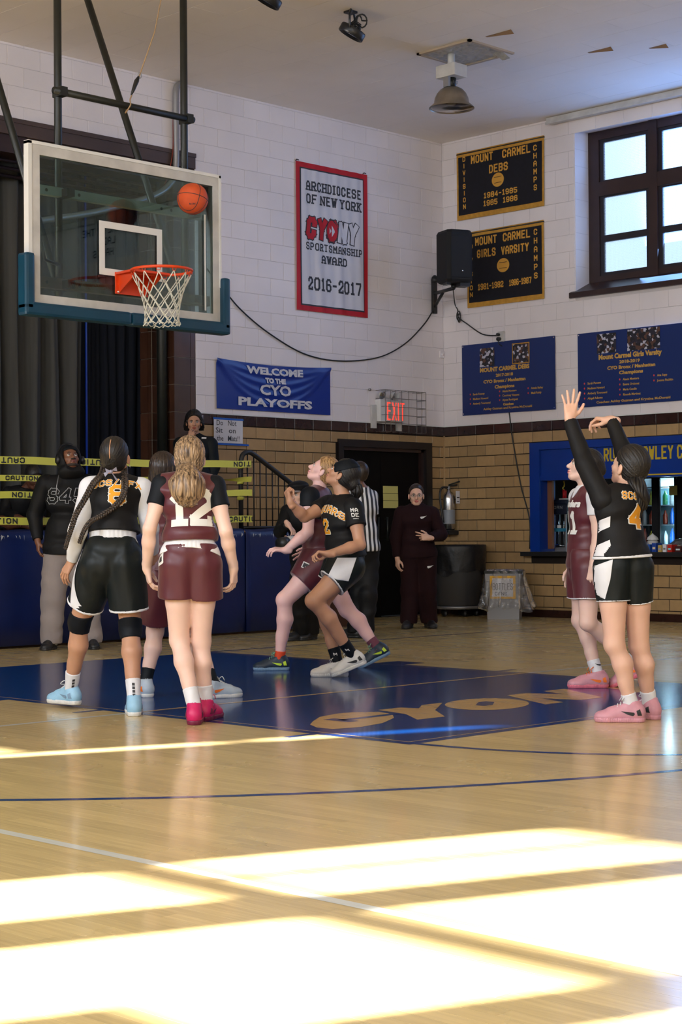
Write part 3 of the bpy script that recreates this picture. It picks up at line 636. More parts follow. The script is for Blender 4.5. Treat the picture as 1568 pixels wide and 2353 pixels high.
# steps at the end of the stage
stp = empty('stage_steps', (13.4, 14.1, 0)); tag(stp, 'dark wooden steps going down from the stage behind the players', 'steps')
for k in range(4): boxm('step', (12.91 - 13.4 + k * .24, 13.62 - 14.1, 0), (12.91 - 13.4 + (k + 1) * .24, 14.70 - 14.1, .86 - k * .215), mat('step_wood', srgb(70, 40, 28), .5) if k == 0 else bpy.data.materials['step_wood'], stp)
# caution tapes
def caution(y, za, zb, h, flip, label, x0=7.6, x1=12.16, twist=None, phase=0, seed=0):
    n = 90; rg = random.Random(seed); o = empty('caution_tape', (x1, 13.44, za)); tag(o, label, 'tape', 'caution tapes strung along the stage front')
    def S(u, v):
        t = (u) / (x1 - x0); hh = h; a = 0
        z = za + (zb - za) * t - .02 * math.sin(PI * t)
        if twist: 
            for (c, wdt) in twist:
                a += PI * .46 * math.exp(-((u + x0 - c) / wdt) ** 2)
        return (u + x0 - x1, -(v) * math.sin(a) - .004 * math.sin(u * 5 + seed), z + v * math.cos(a) + .002 * math.sin(u * 11 + seed) - za)
    V = []; 
    for i in range(n + 1):
        for j in range(5): V.append(S((x1 - x0) * i / n, h * (j / 4 - .5)))
    mb = MB(); mb.add(V, [(i * 5 + j, (i + 1) * 5 + j, (i + 1) * 5 + j + 1, i * 5 + j + 1) for i in range(n) for j in range(4)], True); bd = mb.build('tape_band', M['cau'], o)
    tb = MB(); u = phase
    while u < x1 - x0 - .3:
        V, F = seg_quads(strokes('CAUTION', h * .58, h * .60, h * .19), .05)
        sg = -1 if flip else 1; uc = u + .32
        tb.add([(lambda p: (p[0], p[1] - .003, p[2]))(S(min(max(uc + sg * a[0], 0), x1 - x0), sg * (a[1] - h * .29))) for a in V], F); u += 1.02
    tb.build('tape_lettering', M['ink'], o)
    MB().tube([(.0, .16, .04 - .04), (.035, .18, 0), (.0, .20, 0), (-.03, .18, 0)], h * .34, 8, True).build('tape_wrap', M['cau'], o)
caution(13.44, 1.768, 1.790, .071, True, 'topmost yellow caution tape with its lettering upside down', phase=.13, seed=1)
caution(13.44, 1.60, 1.628, .058, False, 'second yellow caution tape from the top, twisted thin near the railing', twist=[(11.75, .28), (11.3, .15)], phase=.32, seed=2)
caution(13.44, 1.433, 1.488, .066, True, 'third yellow caution tape from the top, lettering upside down', phase=.42, seed=3)
caution(13.44, 1.205, 1.212, .070, False, 'lowest yellow caution tape just above the navy pads', phase=.05, seed=4)

# ---- banners
def cloth_fn(plane, u0, z0, W_, H_, amp, kind, off=.012, seed=0):
    rg = random.Random(seed); ph = [rg.uniform(0, 6) for _ in range(6)]
    def fn(u, v, eps=0):                                # u right 0..W, v up 0..H
        s, t = u / W_, v / H_
        d = amp * (.5 + .5 * math.sin(2 * PI * s * kind[0] + ph[0] + .8 * math.sin(2.2 * t + ph[1]))) * (.35 + .65 * (1 - t)) + amp * .4 * math.sin(2 * PI * s * kind[0] * 1.7 + ph[2] + t * 3)
        dz = -kind[1] * math.sin(PI * s) * (t if kind[2] else 1)
        if len(kind) > 3:                               # swag folds hanging between the two top corners
            for k in range(4):
                c = (1 - t) - (.18 + .22 * k) * (1 - (2 * s - 1) ** 2) - .02
                d += kind[3] * math.exp(-(c / .05) ** 2) * (1 - .5 * abs(2 * s - 1))
        d = max(d, 0) + off + eps
        return (u0 + u, YA - .008 - d, z0 + v + dz) if plane == 'A' else (XB - .008 - d, u0 - u, z0 + v + dz)
    return fn
def sheet(name, fn, W_, H_, nu, nv, material, parent, eps=0, inset=(0, 0, 0, 0)):
    a, b, c, d = inset; mb = MB(); V = [fn(a + (W_ - a - b) * i / nu, c + (H_ - c - d) * j / nv, eps) for i in range(nu + 1) for j in range(nv + 1)]
    mb.add(V, [(i * (nv + 1) + j, (i + 1) * (nv + 1) + j, (i + 1) * (nv + 1) + j + 1, i * (nv + 1) + j + 1) for i in range(nu) for j in range(nv)], True)
    return mb.build(name, material, parent)
def banner(name, plane, u0, z0, W_, H_, label, group=None):
    o = empty(name, (u0, YA - .01, z0 + H_) if plane == 'A' else (XB - .01, u0, z0 + H_)); tag(o, label, 'banner', group); return o
def rel(fn, o, eps): 
    L_ = o.location
    return lambda u, v: tuple(a - b for a, b in zip(fn(u, v, eps), L_))
def reln(fn, o):
    L_ = o.location.copy(); return lambda u, v, e=0: tuple(a - b for a, b in zip(fn(u, v, e), L_))
# sportsmanship banner
W_, H_ = 1.22, 1.775; o = banner('sportsmanship_banner', 'A', 14.057, 3.712, W_, H_, 'white cloth sportsmanship award banner with red border on the white block wall')
fn = reln(cloth_fn('A', 14.057, 3.712, W_, H_, .012, (4, 0, 0), seed=2), o)
sheet('red_border', fn, W_, H_, 40, 20, M['red'], o); sheet('black_line', fn, W_, H_, 40, 20, M['ink'], o, .003, (.062, .062, .062, .062)); sheet('white_field', fn, W_, H_, 60, 20, M['bannerwhite'], o, .006, (.08, .08, .08, .08))
T = lambda u, v: fn(u, v, .0085)
for txt, v, h, wd, th, sf_, ft in (('ARCHDIOCESE', 1.445, .118, .048, .021, .015, .92), ('OF NEW YORK', 1.29, .118, .052, .021, .015, .92), ('SPORTSMANSHIP', .735, .092, .036, .016, .010, .94), ('AWARD', .59, .10, .05, .019, .013, .42), ('2016-2017', .255, .160, .066, .026, .0, .88)):
    text_on('banner_lettering', txt, T, W_ / 2 + .01, v, h, M['ink'], o, wd, th, sf_, step=.05, fit=ft)
u = .18
for i, ch in enumerate('CYONY'):
    red = i < 3
    V, F = seg_quads(strokes(ch, .20, .095, .07, shear=.12, center=False), .05, grow=.011)
    place2d('logo_outline', [(a[0] + u, a[1] + .90, a[2]) for a in V], F, T, M['ink'], o)
    V, F = seg_quads(strokes(ch, .20, .095, .07, shear=.12, center=False), .05, grow=-.002)
    place2d('logo_letter', [(a[0] + u, a[1] + .90, a[2]) for a in V], F, lambda a, b: fn(a, b, .011), M['red'] if red else M['bannerwhite'], o)
    if i == 2:
        c = (u + .052, 1.0); ring = [(c[0] + .088 * math.cos(t), c[1] + .13 * math.sin(t)) for t in np.linspace(0, 2 * PI, 28, endpoint=False)]
        place2d('logo_outline', [(c[0] + (a - c[0]) * 1.1, c[1] + (b - c[1]) * 1.08) for a, b in ring], [tuple(range(28))], lambda a, b: fn(a, b, .0125), M['ink'], o)
        place2d('logo_disc', ring, [tuple(range(28))], lambda a, b: fn(a, b, .014), M['red'], o)
        place2d('logo_arrow', [(c[0] - .045, c[1] + .04), (c[0] - .045, c[1] - .04), (c[0] - .01, c[1]), (c[0] - .002, c[1] + .07), (c[0] - .002, c[1] - .07), (c[0] + .052, c[1])], [(0, 1, 2), (3, 4, 5)], lambda a, b: fn(a, b, .0155), M['bannerwhite'], o)
    u += .178
for du in (0, W_ * .94): MB().tube([fn(du, H_, 0), fn(du + .02, H_ + .02, .0), fn(du + .05, H_ + .015, 0)], .006, 6).build('hook', M['trim_wood'], o)
# welcome banner
W_, H_ = 1.82, .575; o = banner('welcome_banner', 'A', 12.788, 2.48, W_, H_, 'royal blue welcome banner hung over the sign and railing')
fn = reln(cloth_fn('A', 12.788, 2.48, W_, H_, .004, (2, .035, 1, .012), seed=4), o); sheet('banner_cloth', fn, W_, H_, 70, 30, M['bannerblue'], o)
T = lambda u, v: fn(u, v, .009)
for txt, v, h, wd in (('WELCOME', .455, .085, .90), ('TO THE', .355, .058, .33), ('CYO', .205, .125, .50), ('PLAYOFFS', .06, .095, 1.18)):
    text_on('banner_lettering', txt, T, W_ / 2, v, h, M['bannerwhite'], o, width=wd, font=True, bold=.006)
# black and gold felt banners
def felt(u0, z0, W_, H_, label, rows, name='champions_banner'):
    o = banner(name, 'B', u0, z0, W_, H_, label, None)
    fn = reln(cloth_fn('B', u0, z0, W_, H_, .007, (1.5, .0, 0), seed=int(z0 * 10)), o)
    sheet('gold_edge', fn, W_, H_, 30, 16, M['gold'], o); sheet('dark_field', fn, W_, H_, 30, 16, M['bannerblack'], o, .003, (.03, .03, .062, .062))
    T = lambda u, v: fn(u, v, .006)
    for (txt, u, v, h, wd, th) in rows:
        if txt == 'BALL':
            ring = [(u + .10 * math.cos(t), v + .088 * math.sin(t)) for t in np.linspace(0, 2 * PI, 28, endpoint=False)]
            place2d('ball_emblem', ring, [tuple(range(28))], T, M['goldtext'], o)
            for sg in (1, -1):
                A = [(u + x_, v + sg * (.035 + .25 * x_ * x_ * 3)) for x_ in np.linspace(-.06, .06, 7)]
                mb = MB().tube([fn(a, b, .007) for a, b in A], .0035, 5); mb.build('ball_seam', M['bannerblack'], o)
        elif txt[0] == '|':
            for i, ch in enumerate(txt[1:]): text_on('felt_letter', ch, T, u, v - i * wd, h, M['goldtext'], o, h * .55, th)
        else: text_on('felt_lettering', txt, T, u, v, h, M['goldtext'], o, .05, th, step=.08, fit=wd)
    MB().tube([fn(0, H_ - .02, -.004), fn(W_, H_ - .02, -.004)], .010, 6).build('hanging_rod', M['wire'], o)
    return o
felt(14.47, 5.055, 1.42, .87, 'upper black and gold felt champions banner beside the window',
     [('MOUNT', .42, .695, .105, .35, .019), ('CARMEL', .98, .69, .105, .43, .019), ('DEBS', .69, .53, .105, .29, .019), ('BALL', .69, .43, 0, 0, 0), ('1984-1985', .72, .225, .072, .53, .014), ('1985', .56, .125, .072, .22, .014), ('1986', .88, .125, .072, .22, .014),
      ('|DIVISION', .13, .745, .062, .087, .012), ('|CHAMPS', 1.285, .70, .072, .098, .014)])
felt(14.30, 3.915, 1.235, .97, 'lower black and gold felt champions banner partly behind the loudspeaker',
     [('MOUNT', .305, .78, .105, .34, .019), ('CARMEL', .80, .78, .105, .42, .019), ('GIRLS', .31, .62, .105, .29, .019), ('VARSITY', .775, .615, .105, .43, .019), ('BALL', .59, .485, 0, 0, 0), ('1981-1982', .38, .21, .080, .41, .014), ('1986-1987', .86, .21, .080, .35, .014),
      ('|DIVISION', .07, .75, .062, .088, .012), ('|CHAMPS', 1.11, .80, .075, .108, .014)])
# blue vinyl champions sheets
PHOTO = {}
def photo_mat(seed, tones):
    m = bpy.data.materials.new('printed_photograph'); m.use_nodes = True; nt = m.node_tree; b = nt.nodes['Principled BSDF']; b.inputs['Roughness'].default_value = .4
    tc = nt.nodes.new('ShaderNodeTexCoord'); v = nt.nodes.new('ShaderNodeTexVoronoi'); v.inputs['Scale'].default_value = 30; r = nt.nodes.new('ShaderNodeValToRGB')
    mp = nt.nodes.new('ShaderNodeMapping'); mp.inputs['Location'].default_value = (seed, seed, seed); nt.links.new(tc.outputs['Object'], mp.inputs[0]); nt.links.new(mp.outputs[0], v.inputs['Vector'])
    sp = nt.nodes.new('ShaderNodeSeparateColor'); nt.links.new(v.outputs['Color'], sp.inputs[0]); nt.links.new(sp.outputs[0], r.inputs[0])
    r.color_ramp.interpolation = 'CONSTANT'; r.color_ramp.elements[0].color = (*tones[0], 1); r.color_ramp.elements[1].position = .35; r.color_ramp.elements[1].color = (*tones[1], 1)
    for i, t in enumerate(tones[2:]): e = r.color_ramp.elements.new(.6 + .2 * i); e.color = (*t, 1)
    nt.links.new(r.outputs[0], b.inputs['Base Color']); return m
def vinyl(u0, z0, W_, H_, label, title, sub, names, coach, photos, k):
    o = banner('champions_sheet', 'B', u0, z0, W_, H_, label, None); fn = reln(cloth_fn('B', u0, z0, W_, H_, .006, (1.2, 0, 0), seed=k), o)
    sheet('vinyl_sheet', fn, W_, H_, 30, 12, M['panelblue'], o); T = lambda u, v: fn(u, v, .004)
    for i, (a, b, wd, hh, fr_) in enumerate(photos):
        if fr_: sheet('photo_border', fn, W_, H_, 2, 2, M['gold'], o, .003, (a - .012, W_ - a - wd - .012, b - .012, H_ - b - hh - .012))
        sheet('team_photo', fn, W_, H_, 2, 2, photo_mat(i * 3.3 + k, [srgb(18, 18, 24), srgb(34, 32, 48), srgb(90, 60, 48), srgb(190, 190, 205)]), o, .005, (a, W_ - a - wd, b, H_ - b - hh))
    tx, tv, tw, th = title[1:]; text_on('print', title[0], T, tx, tv, th, M['paneltext'], o, width=tw, font=True, bold=.004)
    for (s_, u, v, wd, hh) in sub: text_on('print', s_, T, u, v, hh, M['paneltext'], o, width=wd, font=True, bold=.0025)
    for (s_, u, v) in names:
        text_on('print', s_, T, u + .045, v, .026, M['paneltext'], o, font=True, bold=.001, align='LEFT')
        place2d('bullet', [(u + .01 * math.cos(t), v + .014 + .012 * math.sin(t)) for t in np.linspace(0, 2 * PI, 8, endpoint=False)], [tuple(range(8))], T, M['bullet'], o)
    text_on('print', coach[0], T, coach[1], coach[2], .028, M['paneltext'], o, width=coach[3], font=True, bold=.001)
    for a, b in ((.02, .02), (W_ - .02, .02), (.02, H_ - .02), (W_ - .02, H_ - .02)): MB().lathe([(.0, .0), (.008, .0)], fn(a, b, .005), 8, Matrix.Rotation(PI / 2, 3, 'Y')).build('grommet', M['chrome'], o)
vinyl(14.405, 2.545, 1.502, .90, 'smaller blue champions sheet under the loudspeaker', ('MOUNT CARMEL DEBS', .70, .535, .80, .052),
      [('2017-2018', .70, .463, .28, .036), ('CYO Bronx / Manhattan', .70, .39, .68, .040), ('Champions', .70, .315, .32, .040), ('Coaches:', .76, .095, .17, .028)],
      [('Sarah Fenney', .14, .25), ('Madison Howard', .14, .19), ('Amberly Townsend', .14, .13), ('Alexis Montero', .62, .26), ('Courtney Vazquez', .62, .205), ('Alyssa Rodriguez', .62, .15), ('Amaia Bailey', 1.08, .27), ('Madi Reidy', 1.08, .21)],
      ('Ashley Guzman and Krystina McDonald', .75, .05, .78), [(.30, .60, .24, .235, False), (.84, .61, .25, .235, True)], 1)
vinyl(12.565, 2.545, 2.05, .89, 'larger blue champions sheet under the window, cut by the frame', ('Mount Carmel Girls Varsity', .76, .555, .90, .058),
      [('2018-2019', .76, .49, .29, .036), ('CYO Bronx / Manhattan', .78, .425, .68, .040), ('Champions', .78, .36, .34, .040)],
      [('Sarah Powers', .10, .27), ('Madison Howard', .10, .21), ('Amberly Townsend', .10, .15), ('Abigail Adorno', .10, .09), ('Alexis Montero', .62, .285), ('Emma Ordonez', .62, .225), ('Maria Cundin', .62, .165), ('Rhonda Martinez', .62, .105), ('Ana Sepp', 1.10, .30), ('Joanna Fitchkin', 1.10, .24)],
      ('Coaches: Ashley Guzman and Krystina McDonald', .80, .035, 1.05), [(.29, .625, .28, .235, False), (.73, .625, .46, .25, False)], 6)
# hand-written sign
o = banner('paper_sign', 'A', 12.745, 2.09, .44, .285, 'hand-lettered white paper sign with blue tape beside the standing woman'); o['category'] = 'sign'
fn = reln(cloth_fn('A', 12.745, 2.09, .44, .285, .003, (1, 0, 0), seed=9), o); sheet('paper_sheet', fn, .44, .285, 8, 8, M['paper'], o); T = lambda u, v: fn(u, v, .002)
for s_, u, v in (('Do   Not', .19, .20), ('Sit   on', .18, .115), ('the   Mats!!', .22, .025)): text_on('handwriting', s_, T, u, v, .062, M['ink'], o, font=True, bold=.0004, width=.30 if len(s_) < 9 else .34)
for z_, a, b in ((.275, -.01, .45), (-.012, .03, .53)):
    mb = MB(); mb.add([fn(a, z_ + .012, .003), fn(b, z_ + .008, .003), fn(b, z_ - .014, .003), fn(a, z_ - .010, .003)], [(3, 2, 1, 0)]); mb.build('masking_tape', M['tapeblue'], o)
# paper on the door
o = banner('door_notice', 'A', 15.60, 1.36, .275, .28, 'yellow paper notice taped to the dark door'); o['category'] = 'notice'
fd = lambda u, v, e=0: (u, .11 - .0 - e - .002 * math.sin(v * 20), v - .28)
for k in range(3): mb = MB(); mb.add([fd(0, .002 + k * .094, .05), fd(.275, .002 + k * .094, .05), fd(.275, .092 + k * .094, .05), fd(0, .092 + k * .094, .05)], [(0, 1, 2, 3)]); mb.build('paper_sheet', M['ypaper'], o)

# ================================================================== BASKETBALL HOOP
BP = 10.45                                              # backboard front plane
hp = empty('basketball_hoop', (8.2, 10.62, ZC)); tag(hp, 'ceiling-hung glass basketball backboard with orange rim and white net', 'basketball hoop')
HL = hp.location.copy()
def hb(mb, name, material, parent=hp):
    mb.v = [tuple(Vector(v) - HL) for v in mb.v]; return mb.build(name, material, parent)
bx0, bx1, bz0, bz1 = 7.285, 9.125, 2.745, 3.945
g = MB().box((bx0 + .03, BP + .004, bz0 + .03), (bx1 - .03, BP + .016, bz1 - .03)); hb(g, 'backboard_glass', M['glass'])
f_ = MB(); b_ = .085
for a in (((bx0, BP - .002, bz0), (bx0 + b_, BP + .035, bz1)), ((bx1 - b_ + .01, BP - .002, bz0), (bx1, BP + .035, bz1)), ((bx0 + b_, BP - .002, bz0), (bx1 - b_ + .01, BP + .035, bz0 + b_)), ((bx0 + b_, BP - .002, bz1 - b_), (bx1 - b_ + .01, BP + .035, bz1))): f_.box(*a)
hb(f_, 'board_frame', M['offwhite'])
hb(MB().box((bx0 - .02, BP - .008, bz0 + .3), (bx0 + .012, BP + .05, bz1 + .008)).box((bx0 - .02, BP - .008, bz1 - .012), (bx1 + .008, BP + .05, bz1 + .012)).box((bx1 - .012, BP - .008, bz0 + .3), (bx1 + .008, BP + .05, bz1 + .008)), 'frame_edge', M['white'])
t_ = MB(); x0, x1, z0, z1, w_ = 7.913, 8.525, 3.035, 3.445, .052
for a in (((x0, BP, z0), (x0 + w_, BP + .003, z1)), ((x1 - w_, BP, z0), (x1, BP + .003, z1)), ((x0 + w_, BP, z0), (x1 - w_, BP + .003, z0 + w_)), ((x0 + w_, BP, z1 - w_), (x1 - w_, BP + .003, z1))): t_.box(*a)
hb(t_, 'target_square', M['white'])
hb(MB().box((bx1 - .165, BP + .0, 2.85), (bx1 - .150, BP + .003, 3.62)), 'inner_edge_line', M['white'])
# padding: U of vinyl foam along the lower edges
pd = []
for (lo, hi) in (((bx0 - .075, BP - .055, 2.70), (bx0 + .005, BP + .06, 3.125)), ((bx1 - .004, BP - .055, 2.70), (bx1 + .066, BP + .06, 3.125)), ((bx0 - .075, BP - .055, 2.665), (8.18, BP + .06, 2.765)), ((8.19, BP - .055, 2.665), (bx1 + .066, BP + .06, 2.765))):
    hb(MB().box(lo, hi, .022), 'edge_padding', M['padding'])
# rim, its bracket and the net
hb(MB().tube([(RX + .2285 * math.cos(t), RY + .2285 * math.sin(t), 3.05) for t in np.linspace(0, 2 * PI, 48, endpoint=False)], .011, 10, True), 'rim', M['orange'])
bk = MB(); bk.box((RX - .155, BP - .014, 2.90), (RX + .155, BP, 3.065))
bk.add([(RX - .155, BP - .01, 3.062), (RX + .155, BP - .01, 3.062), (RX + .175, RY + .12, 3.062), (RX - .175, RY + .12, 3.062), (RX - .155, BP - .01, 3.045), (RX + .155, BP - .01, 3.045), (RX + .175, RY + .12, 3.045), (RX - .175, RY + .12, 3.045)], [(0, 1, 2, 3), (7, 6, 5, 4), (3, 2, 6, 7), (0, 3, 7, 4), (1, 5, 6, 2)])
for sx in (-.13, .115): bk.add([(RX + sx, BP - .01, 3.05), (RX + sx, BP - .01, 2.90), (RX + sx, RY + .17, 3.02), (RX + sx, RY + .17, 3.05), (RX + sx + .015, BP - .01, 3.05), (RX + sx + .015, BP - .01, 2.90), (RX + sx + .015, RY + .17, 3.02), (RX + sx + .015, RY + .17, 3.05)], [(0, 1, 2, 3), (7, 6, 5, 4), (1, 5, 6, 2), (0, 3, 7, 4)])
rb = hb(bk, 'rim_bracket', M['orange'])
for sx in (-.13, .13): 
    for sz in (2.915,): MB().lathe([(.0, .008), (.011, .006), (.012, 0)], tuple(Vector((RX + sx, BP - .014, sz)) - HL), 8, Matrix.Rotation(PI / 2, 3, 'X')).build('bolt', M['chrome'], rb)
hk = MB()
for k in range(12):
    t = 2 * PI * (k + .5) / 12; c = Vector((RX + .228 * math.cos(t), RY + .228 * math.sin(t), 3.034)); d = Vector((-math.sin(t), math.cos(t), 0))
    hk.tube([c - d * .014 + Vector((0, 0, .008)), c - d * .012 - Vector((0, 0, .012)), c + d * .012 - Vector((0, 0, .012)), c + d * .014 + Vector((0, 0, .008))], .0032, 5)
hb(hk, 'net_hook', M['orange'])
nt_ = MB(); rowz = [3.02, 2.925, 2.86, 2.80, 2.745, 2.70, 2.655]; rowr = [.222, .178, .155, .140, .131, .128, .135]
def npt(row, k): t = 2 * PI * k / 12; return Vector((RX + rowr[row] * math.cos(t), RY + rowr[row] * math.sin(t), rowz[row] + .006 * math.sin(k * 2.3 + row)))
for row in range(6):
    for k in range(12):
        o_ = .5 if row % 2 == 0 else 0
        a = npt(row, k + o_); thick = .0042
        for dk in (-.5, .5):
            b2 = npt(row + 1, k + o_ + dk); md = (a + b2) / 2 + Vector((0, 0, -.004)); nt_.tube([a, md, b2], thick, 5)
for k in range(12):
    a = npt(6, k + .5); nt_.tube([a + Vector((0, 0, .01)), a + Vector((.006, 0, -.006)), a + Vector((-.006, .004, -.02))], .005, 5)
    b2 = npt(6, k + 1.5); nt_.tube([a, (a + b2) / 2 + Vector((0, 0, -.018)), b2], .004, 5)
hb(nt_, 'net', M['net'])
# hanging steel: posts, crossbars, diagonal braces
YP = 10.64
for x_ in (7.675, 8.915): hb(MB().tube([(x_, YP, ZC), (x_, YP, 2.80)], .030, 12), 'hanging_post', M['darksteel'])
hb(MB().tube([(7.60, YP - .05, 4.405), (8.97, YP - .05, 4.405)], .027, 10).box((7.645, YP - .085, 4.37), (7.705, YP + .03, 4.44)).box((8.885, YP - .085, 4.37), (8.945, YP + .03, 4.44)), 'cross_pipe', M['darksteel'])
for x_ in (7.675, 8.915):
    hb(MB().tube([(x_, YP + .02, 2.95), (x_, 12.12, ZC)], .030, 12).box((x_ - .045, YP - .02, 2.9), (x_ + .045, YP + .06, 3.0)), 'diagonal_brace', M['darksteel'])
for (z0, z1, nm, mt) in ((3.600, 3.668, 'upper_beam', M['offwhite']), (2.905, 2.985, 'lower_beam', mat('rusty_beam', srgb(112, 82, 62), .5, noise=(6, .3)))):
    hb(MB().box((7.42, YP - .09, z0), (9.10, YP - .035, z1)), nm, mt)
    for hx in (7.50, 7.80, 8.60, 8.70): hb(MB().lathe([(0, 0), (.013, 0)], (hx, YP - .0925, (z0 + z1) / 2), 10, Matrix.Rotation(PI / 2, 3, 'X')), 'bolt_hole', M['dark'])
hb(MB().tube([(9.085, YP - .02, 2.86), (9.085, YP - .02, 3.70)], .034, 12).tube([(8.90, YP - .01, 2.96), (9.10, YP - .01, 2.96)], .036, 10), 'side_post', M['darksteel'])
for zc in (2.94, 3.63): hb(MB().box((7.64, BP + .03, zc - .03), (7.71, YP, zc + .03)).box((8.88, BP + .03, zc - .03), (8.95, YP, zc + .03)), 'clamp', M['darksteel'])
hb(MB().tube([(7.43, YP - .06, 3.38), (7.52, YP - .04, 3.12), (7.66, YP - .02, 3.10)], .014, 6), 'link_rod', M['darksteel'])
# pull rope and snap hook
rp = empty('lifting_rope', (8.36, 10.60, 4.50)); tag(rp, 'thin tan rope with black snap hook tied to the hoop crossbar', 'rope'); o0 = rp.location.copy()
P_ = lambda l: [tuple(Vector(a) - o0) for a in l]
MB().tube(P_([(8.425, 10.6, 4.66), (8.60, 10.62, 5.05), (8.95, 10.75, ZC)]), .0055, 6).build('cord', mat('tan_cord', srgb(170, 140, 105), .8), rp)
MB().tube(P_([(8.42, 10.6, 4.66), (8.40, 10.6, 4.62), (8.365, 10.6, 4.54), (8.345, 10.6, 4.50)]), [.008, .02, .014, .006], 8).build('snap_hook', M['black'], rp)
MB().tube(P_([(8.43 + .018 * math.cos(t), 10.6, 4.67 + .022 * math.sin(t)) for t in np.linspace(0, 2 * PI, 12, endpoint=False)]), .004, 5, True).build('ring', M['grey_metal'], rp)
MB().tube(P_(bez([(8.35, 10.6, 4.50), (8.31, 10.57, 4.45), (8.30, 10.55, 4.41), (8.285, 10.56, 4.375), (8.31, 10.63, 4.36), (8.33, 10.6, 4.43)], 6)), .0055, 6).build('knotted_end', bpy.data.materials['tan_cord'], rp)
# ball
bl = empty('basketball', (8.486, 10.031, 3.623)); tag(bl, 'orange basketball in the air in front of the glass backboard', 'basketball')
R_ = .119; n1, n2 = 40, 24
sph = MB(); sph.lathe([(R_ * math.sin(t), -R_ * math.cos(t)) for t in np.linspace(.001, PI - .001, n2)], n=n1); sph.build('ball_cover', M['ballorange'], bl)
Rt = (Matrix.Rotation(.25, 3, 'Y') @ Matrix.Rotation(.5, 3, 'Z'))
def seam(f): MB().tube([Rt @ (Vector(f(t)).normalized() * (R_ - .0005)) for t in np.linspace(0, 2 * PI, 64, endpoint=False)], .0028, 5, True).build('seam', M['ink'], bl)
seam(lambda t: (math.cos(t), math.sin(t), 0)); seam(lambda t: (0, math.cos(t), math.sin(t)))
for s_ in (1, -1): seam(lambda t, s_=s_: (s_ * (.62 + .28 * math.cos(2 * t)), math.cos(t) * .95, math.sin(t) * .95))
for k, wd in ((0, .075), (1, .05)):
    th0 = 3.85; 
    for sg in (0,): 
        V, F = seg_quads(strokes('NINE'[:3 + k], .014, .012, .004), .01)
        MB().add([tuple((_rr := (Vector((-.7056 + .0, -.7086, 0)) + Vector((.7056, -.7086, 0)) * (u * 9 + .05) + Vector((0, 0, v * 9 - .62 + k * .2))).normalized() * (R_ + .0012))) for u, v, _e in V], F).build('print', M['ink'], bl) if k == 0 else None

# ================================================================== FIXTURES
# conduit beside the pier
cd = MB().tube(bez([(12.30, 14.66, 6.06), (12.235, 14.69, 6.055), (12.195, 14.69, 5.98), (12.19, 14.69, 5.7), (12.186, 14.69, 5.13), (12.10, 14.69, 4.93), (11.85, 14.69, 4.76), (11.377, 14.69, 4.59), (10.97, 14.69, 4.46), (10.2, 14.69, 4.27)], 6), .036, 10).build('bent_conduit', M['grey_metal']); tag(cd, 'grey bent conduit running down the wall behind the backboard', 'pipe')
rw = MB().tube(bez([(12.17, 14.70, 5.75), (12.159, 14.70, 5.632), (12.15, 14.7, 5.292), (12.07, 14.7, 4.99), (11.98, 14.7, 4.84)], 5), .006, 5).build('red_wire', mat('red_brown_wire', srgb(130, 50, 35), .6)); tag(rw, 'thin red-brown wire hanging beside the grey conduit', 'wire')
# slack cable to the loudspeaker
c1 = MB().tube(bez([(12.60, 14.72, 4.1), (12.94, 14.72, 3.81), (13.19, 14.72, 3.617), (13.60, 14.72, 3.397), (14.16, 14.72, 3.196), (14.75, 14.72, 3.147), (15.43, 14.72, 3.23), (15.92, 14.72, 3.427), (16.29, 14.72, 3.70), (16.46, 14.70, 3.90)], 6), .0085, 6).build('slack_cable', M['wire']); tag(c1, 'long slack black cable sagging across the white block wall', 'cable')
c2 = MB().tube(bez([(16.05, 14.0, 4.1), (16.66, 14.50, 3.99), (16.66, 14.455, 3.908), (16.66, 14.44, 3.81), (16.66, 14.29, 3.709), (16.66, 14.04, 3.559), (16.66, 13.80, 3.522), (16.68, 13.76, 3.52)], 6), .0075, 6).tube([(16.66, 14.44 + .03 * math.cos(t), 3.83 + .06 * math.sin(t)) for t in np.linspace(0, 2 * PI, 14, endpoint=False)], .0075, 6, True).tube([(16.655, 14.425 + .02 * math.cos(t), 3.80 + .055 * math.sin(t)) for t in np.linspace(0, 2 * PI, 14, endpoint=False)], .0075, 6, True).build('knotted_cord', M['wire']); tag(c2, 'knotted black cord running from the loudspeaker to the wall outlet', 'cable')
c3 = MB().tube(bez([(16.70, 13.66, 2.60), (16.693, 13.636, 2.5), (16.69, 13.60, 2.26), (16.69, 13.47, 1.65), (16.69, 13.335, 1.22), (16.69, 13.33, .84)], 6), .009, 6).build('hanging_cord', M['wire']); tag(c3, 'black cord hanging over the tan tiles beside the concession opening', 'cable')
# loudspeaker on its bracket
sp = empty('loudspeaker', (15.86, 13.80, 4.10), -YAW + .35); tag(sp, 'black loudspeaker on an arm in the corner by the banners', 'loudspeaker')
pr = [(-.19, .12), (-.14, .17), (.14, .17), (.19, .12), (.17, -.14), (.12, -.18), (-.12, -.18), (-.17, -.14)]
V = [(a * s_, b * s_, z) for z, s_ in ((0, .88), (.03, 1), (.60, 1), (.635, .90)) for a, b in pr]
MB().add(V, [(k * 8 + i, k * 8 + (i + 1) % 8, (k + 1) * 8 + (i + 1) % 8, (k + 1) * 8 + i) for k in range(3) for i in range(8)] + [tuple(range(8))[::-1], tuple(24 + i for i in range(8))]).build('cabinet', M['blackmatte'], sp)
MB().box((-.13, -.187, .05), (.13, -.181, .56), .004).build('grille', mat('speaker_grille', (.006, .006, .007), .8), sp)
MB().lathe([(0, .003), (.008, .0)], (.02, -.189, .13), 8, Matrix.Rotation(PI / 2, 3, 'X')).build('badge', M['chrome'], sp)
